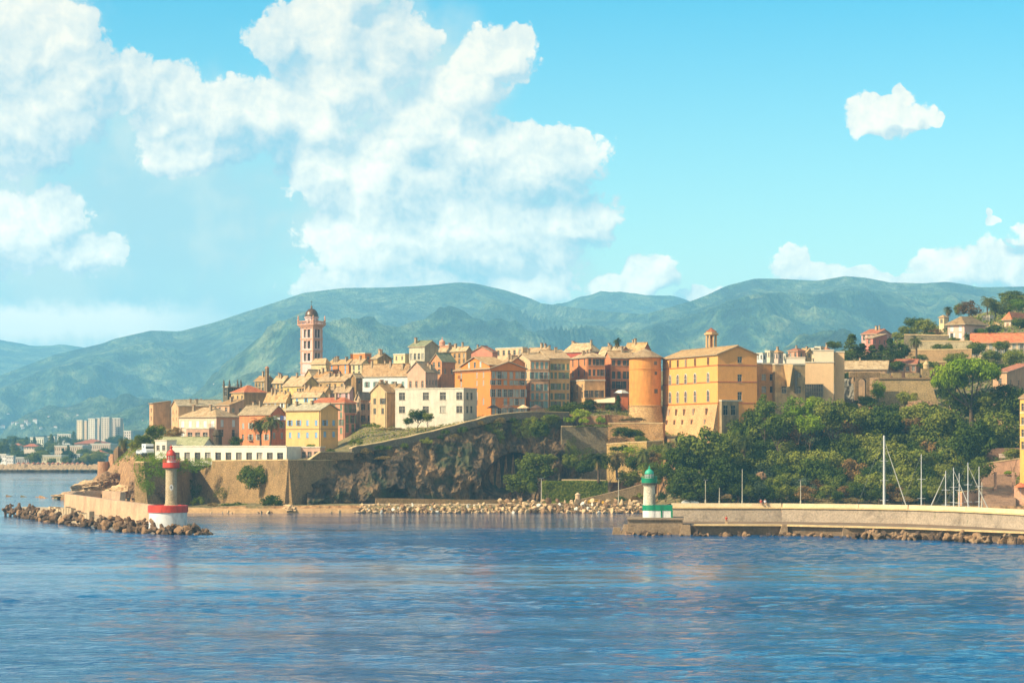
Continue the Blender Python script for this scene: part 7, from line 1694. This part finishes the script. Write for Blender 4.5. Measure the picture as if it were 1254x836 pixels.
# ------------------------------------------------------------------ far shore
def fb(label, x0, x1, yt, yb, Y, col, a=25, roof='flat', yr=None, rc='red', rows=2, n=5, d=14, name='building', cat='building'):
    """far building: same construction as the near houses, placed on the coastal plain"""
    rng = random.Random(int(x0*13)); a = R(a); dl, dr = dirs(a); xc = x1-(x1-x0)*.25; W, V = widths(x0, xc, x1, Y, a, d); C = Vector((XX(xc, Y), Y, 0)); ze, zb = ZZ(yt, Y), zfar(0, Y)-4
    nl = Vector((-sin(a), -cos(a), 0)); nr = Vector((cos(a), -sin(a), 0)); Z = lambda q, z: Vector((q.x, q.y, z)); c1 = C+dl*W; c2 = c1+dr*V; c3 = C+dr*V
    root = empty(name, Z((C+c2)/2, zb), label, cat); hs = []
    zv = max(ZZ(yb, Y), zb+4)
    for j in range(rows):
        z = zv+(ze-zv)*(j+.5)/rows
        for i in range(n): hs.append(((i+.3)*W/n, (i+.7)*W/n, z-(ze-zv)/rows*.25, z+(ze-zv)/rows*.25))
    mb = MB(); face(mb, C, dl, W, zb, ze, hs, nl, .5)
    for p, q in ((C, c3), (c1, c2), (c3, c2)): mb.quad(Z(p, zb), Z(q, zb), Z(q, ze), Z(p, ze))
    mb.build('wall', plaster(col, .3), root)
    g = MB()
    for h in hs: g.box(C+dl*h[0]-nl*.5+Vector((0, 0, h[2])), dl*(h[1]-h[0]), nl*.1, (0, 0, h[3]-h[2]))
    if hs: go = g.build('windows', glass(), root); go['kind'] = 'stuff' if len(hs) > 100 else 'thing'
    r = MB(); rise = (yt-yr)*Y/F if yr else 0
    if roof == 'flat': r.box(Z(C, ze+.01)+(nl+nr)*.3, dl*(W+.6), dr*(V+.6), (0, 0, .8)); rm = paint((225, 215, 195), 'far_roof')
    else:
        e = 1.0; A0, A1, A2, A3 = [Z(q, ze) for q in (C-dl*e-dr*e, c1+dl*e-dr*e, c2+dl*e+dr*e, c3-dl*e+dr*e)]; i_ = min(W, V)/2
        r1, r2 = (Z(C+dl*i_+dr*V/2, ze+rise), Z(c1-dl*i_+dr*V/2, ze+rise)) if W > V else (Z(C+dl*W/2+dr*i_, ze+rise), Z(c3+dl*W/2-dr*i_, ze+rise))
        if W > V: r.add([A0, A1, A2, A3, r1, r2], [(0, 1, 5, 4), (2, 3, 4, 5), (1, 2, 5), (3, 0, 4), (3, 2, 1, 0)])
        else: r.add([A0, A1, A2, A3, r1, r2], [(0, 4, 5, 3), (1, 2, 5, 4), (0, 1, 4), (2, 3, 5), (3, 2, 1, 0)])
        rm = tiles(rc)
    r.build('roof', rm, root)
for i, (x0, x1, yt, c) in enumerate([(94, 103, 515, (238, 214, 176)), (101, 108, 515.5, (240, 205, 165)), (108, 119, 513, (232, 218, 196)), (117, 124, 512.5, (236, 210, 180)), (124, 137, 511.5, (215, 195, 170)), (136, 151, 512.5, (196, 178, 158))]):
    fb(['leftmost far tower block, cream', 'slim peach far tower block, second from the left', 'pale grey far tower block, third from the left', 'narrow buff far tower block, fourth from the left', 'broad tan far tower block, second from the right', 'shaded grey far tower block at the right end'][i], x0, x1, yt, 538, 2700+i*12, c, 35, rows=11, n=3, d=20, name='tower_block', cat='tower block')
for args in [('long beige barrack like block on the far shore', 67, 112, 546.5, 560, 1900, (232, 200, 165), 12, 'flat', None, 'red', 2, 14), ('second long block on the far shore, right of the barrack', 111, 143, 544, 558, 1930, (232, 202, 172), 12, 'flat', None, 'red', 2, 10),
    ('broad orange roofed hall behind the far blocks', 90, 137, 543, 550, 2150, (240, 190, 160), 12, 'hip', 537.5, 'red', 1, 6), ('low orange roofed pavilion on the far shore', 113, 132, 555, 561, 1780, (240, 190, 150), 15, 'hip', 551, 'red', 1, 4),
    ('white hall with a pale roof on the far left', 37, 59, 536, 545, 2300, (245, 235, 205), 15, 'flat', None, 'red', 1, 6), ('orange roofed villa on the far left plain', 29, 50, 546.5, 551, 2050, (240, 215, 185), 15, 'hip', 543, 'red', 1, 5), ('cream villa left of the orange roofed one, far left', 15, 27, 545, 551, 2080, (245, 225, 195), 20, 'hip', 542.5, 'rust', 1, 3),
    ('white house cluster nearest the far left shore', 0, 10, 557, 566, 1640, (248, 238, 225), 20, 'flat', None, 'red', 2, 3), ('second white house on the far left shore', 8, 19, 559, 567, 1630, (245, 232, 218), 20, 'flat', None, 'red', 2, 4), ('low grey shed on the far left shore', 19, 40, 561, 568, 1650, (200, 190, 175), 10, 'flat', None, 'red', 1, 6),
    ('long low cream roofed hall on the far shore', 51, 83, 558.5, 566, 1680, (235, 215, 170), 8, 'flat', None, 'red', 1, 9), ('small white kiosk right of the long low hall', 88, 101, 557, 563, 1700, (230, 225, 215), 10, 'flat', None, 'red', 1, 3), ('stadium like grandstand on the far shore', 105, 138, 557.5, 566, 1670, (170, 185, 180), 8, 'flat', None, 'red', 2, 9),
    ('pale block behind the towers at the far left', 70, 92, 532, 538, 2600, (225, 215, 195), 20, 'flat', None, 'red', 2, 6), ('small tan house right of the far towers', 152, 163, 528, 538, 2650, (220, 200, 180), 30, 'flat', None, 'red', 3, 3), ('pale house at the foot of the far towers', 58, 70, 535, 541, 2450, (240, 225, 200), 20, 'flat', None, 'red', 1, 4)]:
    fb(*args)
r = random.Random(31)
def far_house_on_hill(px, py, w, label, group):
    # march back from the plain until the line of sight meets the slope
    return
hutm = plaster((225, 165, 120), .3)
for i in range(14):
    px = 23+i*6.0; Y = 1530; root = empty('beach_hut', (XX(px, Y), Y, 1.2), 'tiny brown beach hut in the row above the far stone shore', 'beach hut', 'beach huts on the far shore')
    mb = MB(); mb.cbox((XX(px, Y), Y, 1.0), 2.0, 2.0, 2.2+1.2*r.random()); mb.build('wall', hutm, root); rr = MB(); c = Vector((XX(px, Y), Y, 3.6+.8)); rr.lathe(c, [(1.7, 0), (.05, 1.1)], 4); rr.build('roof', tiles('rust'), root)
pr = [rock_mesh(90+i, .7, ROCKL) for i in range(3)]
def far_bank():
    mb = MB(); r2 = random.Random(8)
    import bmesh
    for i in range(1500):
        px = r2.uniform(-60, 165); Y = 1500+r2.uniform(0, 24); s = r2.uniform(.8, 2.2); z = .3+(Y-1500)*.13; x = XX(px, Y)
        mb.prism([(x-s/2, Y-s/2, z-1), (x+s/2, Y-s/3, z-1), (x+s/3, Y+s/2, z-1), (x-s/2, Y+s/3, z-1)], [(x-s*.3, Y-s*.3, z+s*.4), (x+s*.2, Y-s*.3, z+s*.6), (x+s*.2, Y+s*.2, z+s*.5), (x-s*.2, Y+s*.2, z+s*.7)])
    o = mb.build('stone_bank', ROCKL); o['kind'] = 'stuff'
far_bank()
g = 'trees of the far shore'
for i in range(110):
    Y = r.choice([1600, 1700, 1800, 2000, 2200, 2500]); px = r.uniform(-25, 165); kd = r.choice(['holm', 'holm', 'oak', 'cypress', 'holm']); h = r.uniform(5, 9)*(1.2 if Y > 1900 else 1); k = F/Y
    zc = zfar(0, Y)+h*.55; py = HOR+(CH-zc)*k
    tree(kd, px, py, (h*.62 if kd != 'cypress' else h*.3)*k, Y, {'holm': 'dark tree on the far shore plain', 'oak': 'olive tree on the far shore plain', 'cypress': 'dark cypress on the far shore plain'}[kd], (h*.5 if kd != 'cypress' else h*.75)*k, group=g, r=r, minz=zfar(0, Y)-1)
tree('holm', 44, 560, 6.5, 1620, 'large round dark tree standing alone on the far shore', 7, r=r, minz=2)
# villas scattered on the lower mountain slope (each stands on the sheet below it)
def on_hill(px, Y):
    dg = bpy.context.evaluated_depsgraph_get(); hit, loc, n_, i_, ob, m_ = SC.ray_cast(dg, Vector((XX(px, Y), Y, 3000)), Vector((0, 0, -1)))
    return loc.z if hit else 0
def hillvillas():
    import mathutils
    from mathutils.bvhtree import BVHTree
    o = [q for q in bpy.data.objects if q.name.startswith('hills')][0]; me = o.data
    bv = BVHTree.FromPolygons([v.co for v in me.vertices], [tuple(p.vertices) for p in me.polygons])
    eye = Vector((0, 0, CH)); pts = [(3, 523, 2.6), (16, 518, 1.8), (21, 518, 1.6), (27, 521, 1.8), (32, 516, 2), (35, 519, 2), (43, 515, 2.2), (28, 524, 1.6), (50, 524, 1.4), (68, 523, 1.7), (10, 507, 1.3), (0, 513, 1.5), (95, 508, 1.0), (175, 515, 1.0), (60, 510, 1.2), (262, 470, .8), (256, 448, .8)]
    for i, (px, py, w) in enumerate(pts):
        d = Vector((px-627, F, HOR-py)).normalized(); loc, n_, ix, dist = bv.ray_cast(eye, d)
        if loc is None: continue
        s = w*loc.y/F*1.6; root = empty('hillside_villa', loc, 'tiny pale villa scattered on the lower mountain slope', 'villa', 'villas scattered on the far slope')
        mb = MB(); mb.cbox(loc-Vector((0, 0, 6)), s*1.5, s*.9, 6+s*.45, 0, .3*(i % 3)); mb.build('wall', plaster((250, 238, 220), .1), root)
        rr = MB(); b = loc+Vector((0, 0, s*.45)); u = Vector((cos(.3*(i % 3)), sin(.3*(i % 3)), 0)); v = Vector((-u.y, u.x, 0)); q = [b-u*s*.8-v*s*.5, b+u*s*.8-v*s*.5, b+u*s*.8+v*s*.5, b-u*s*.8+v*s*.5]; rr.add(q+[b-u*s*.4+Vector((0, 0, s*.2)), b+u*s*.4+Vector((0, 0, s*.2))], [(0, 1, 5, 4), (2, 3, 4, 5), (1, 2, 5), (3, 0, 4)]); rr.build('roof', tiles('rust'), root)
hillvillas()
print('windows', WINC[0], 'objects', len(bpy.data.objects))
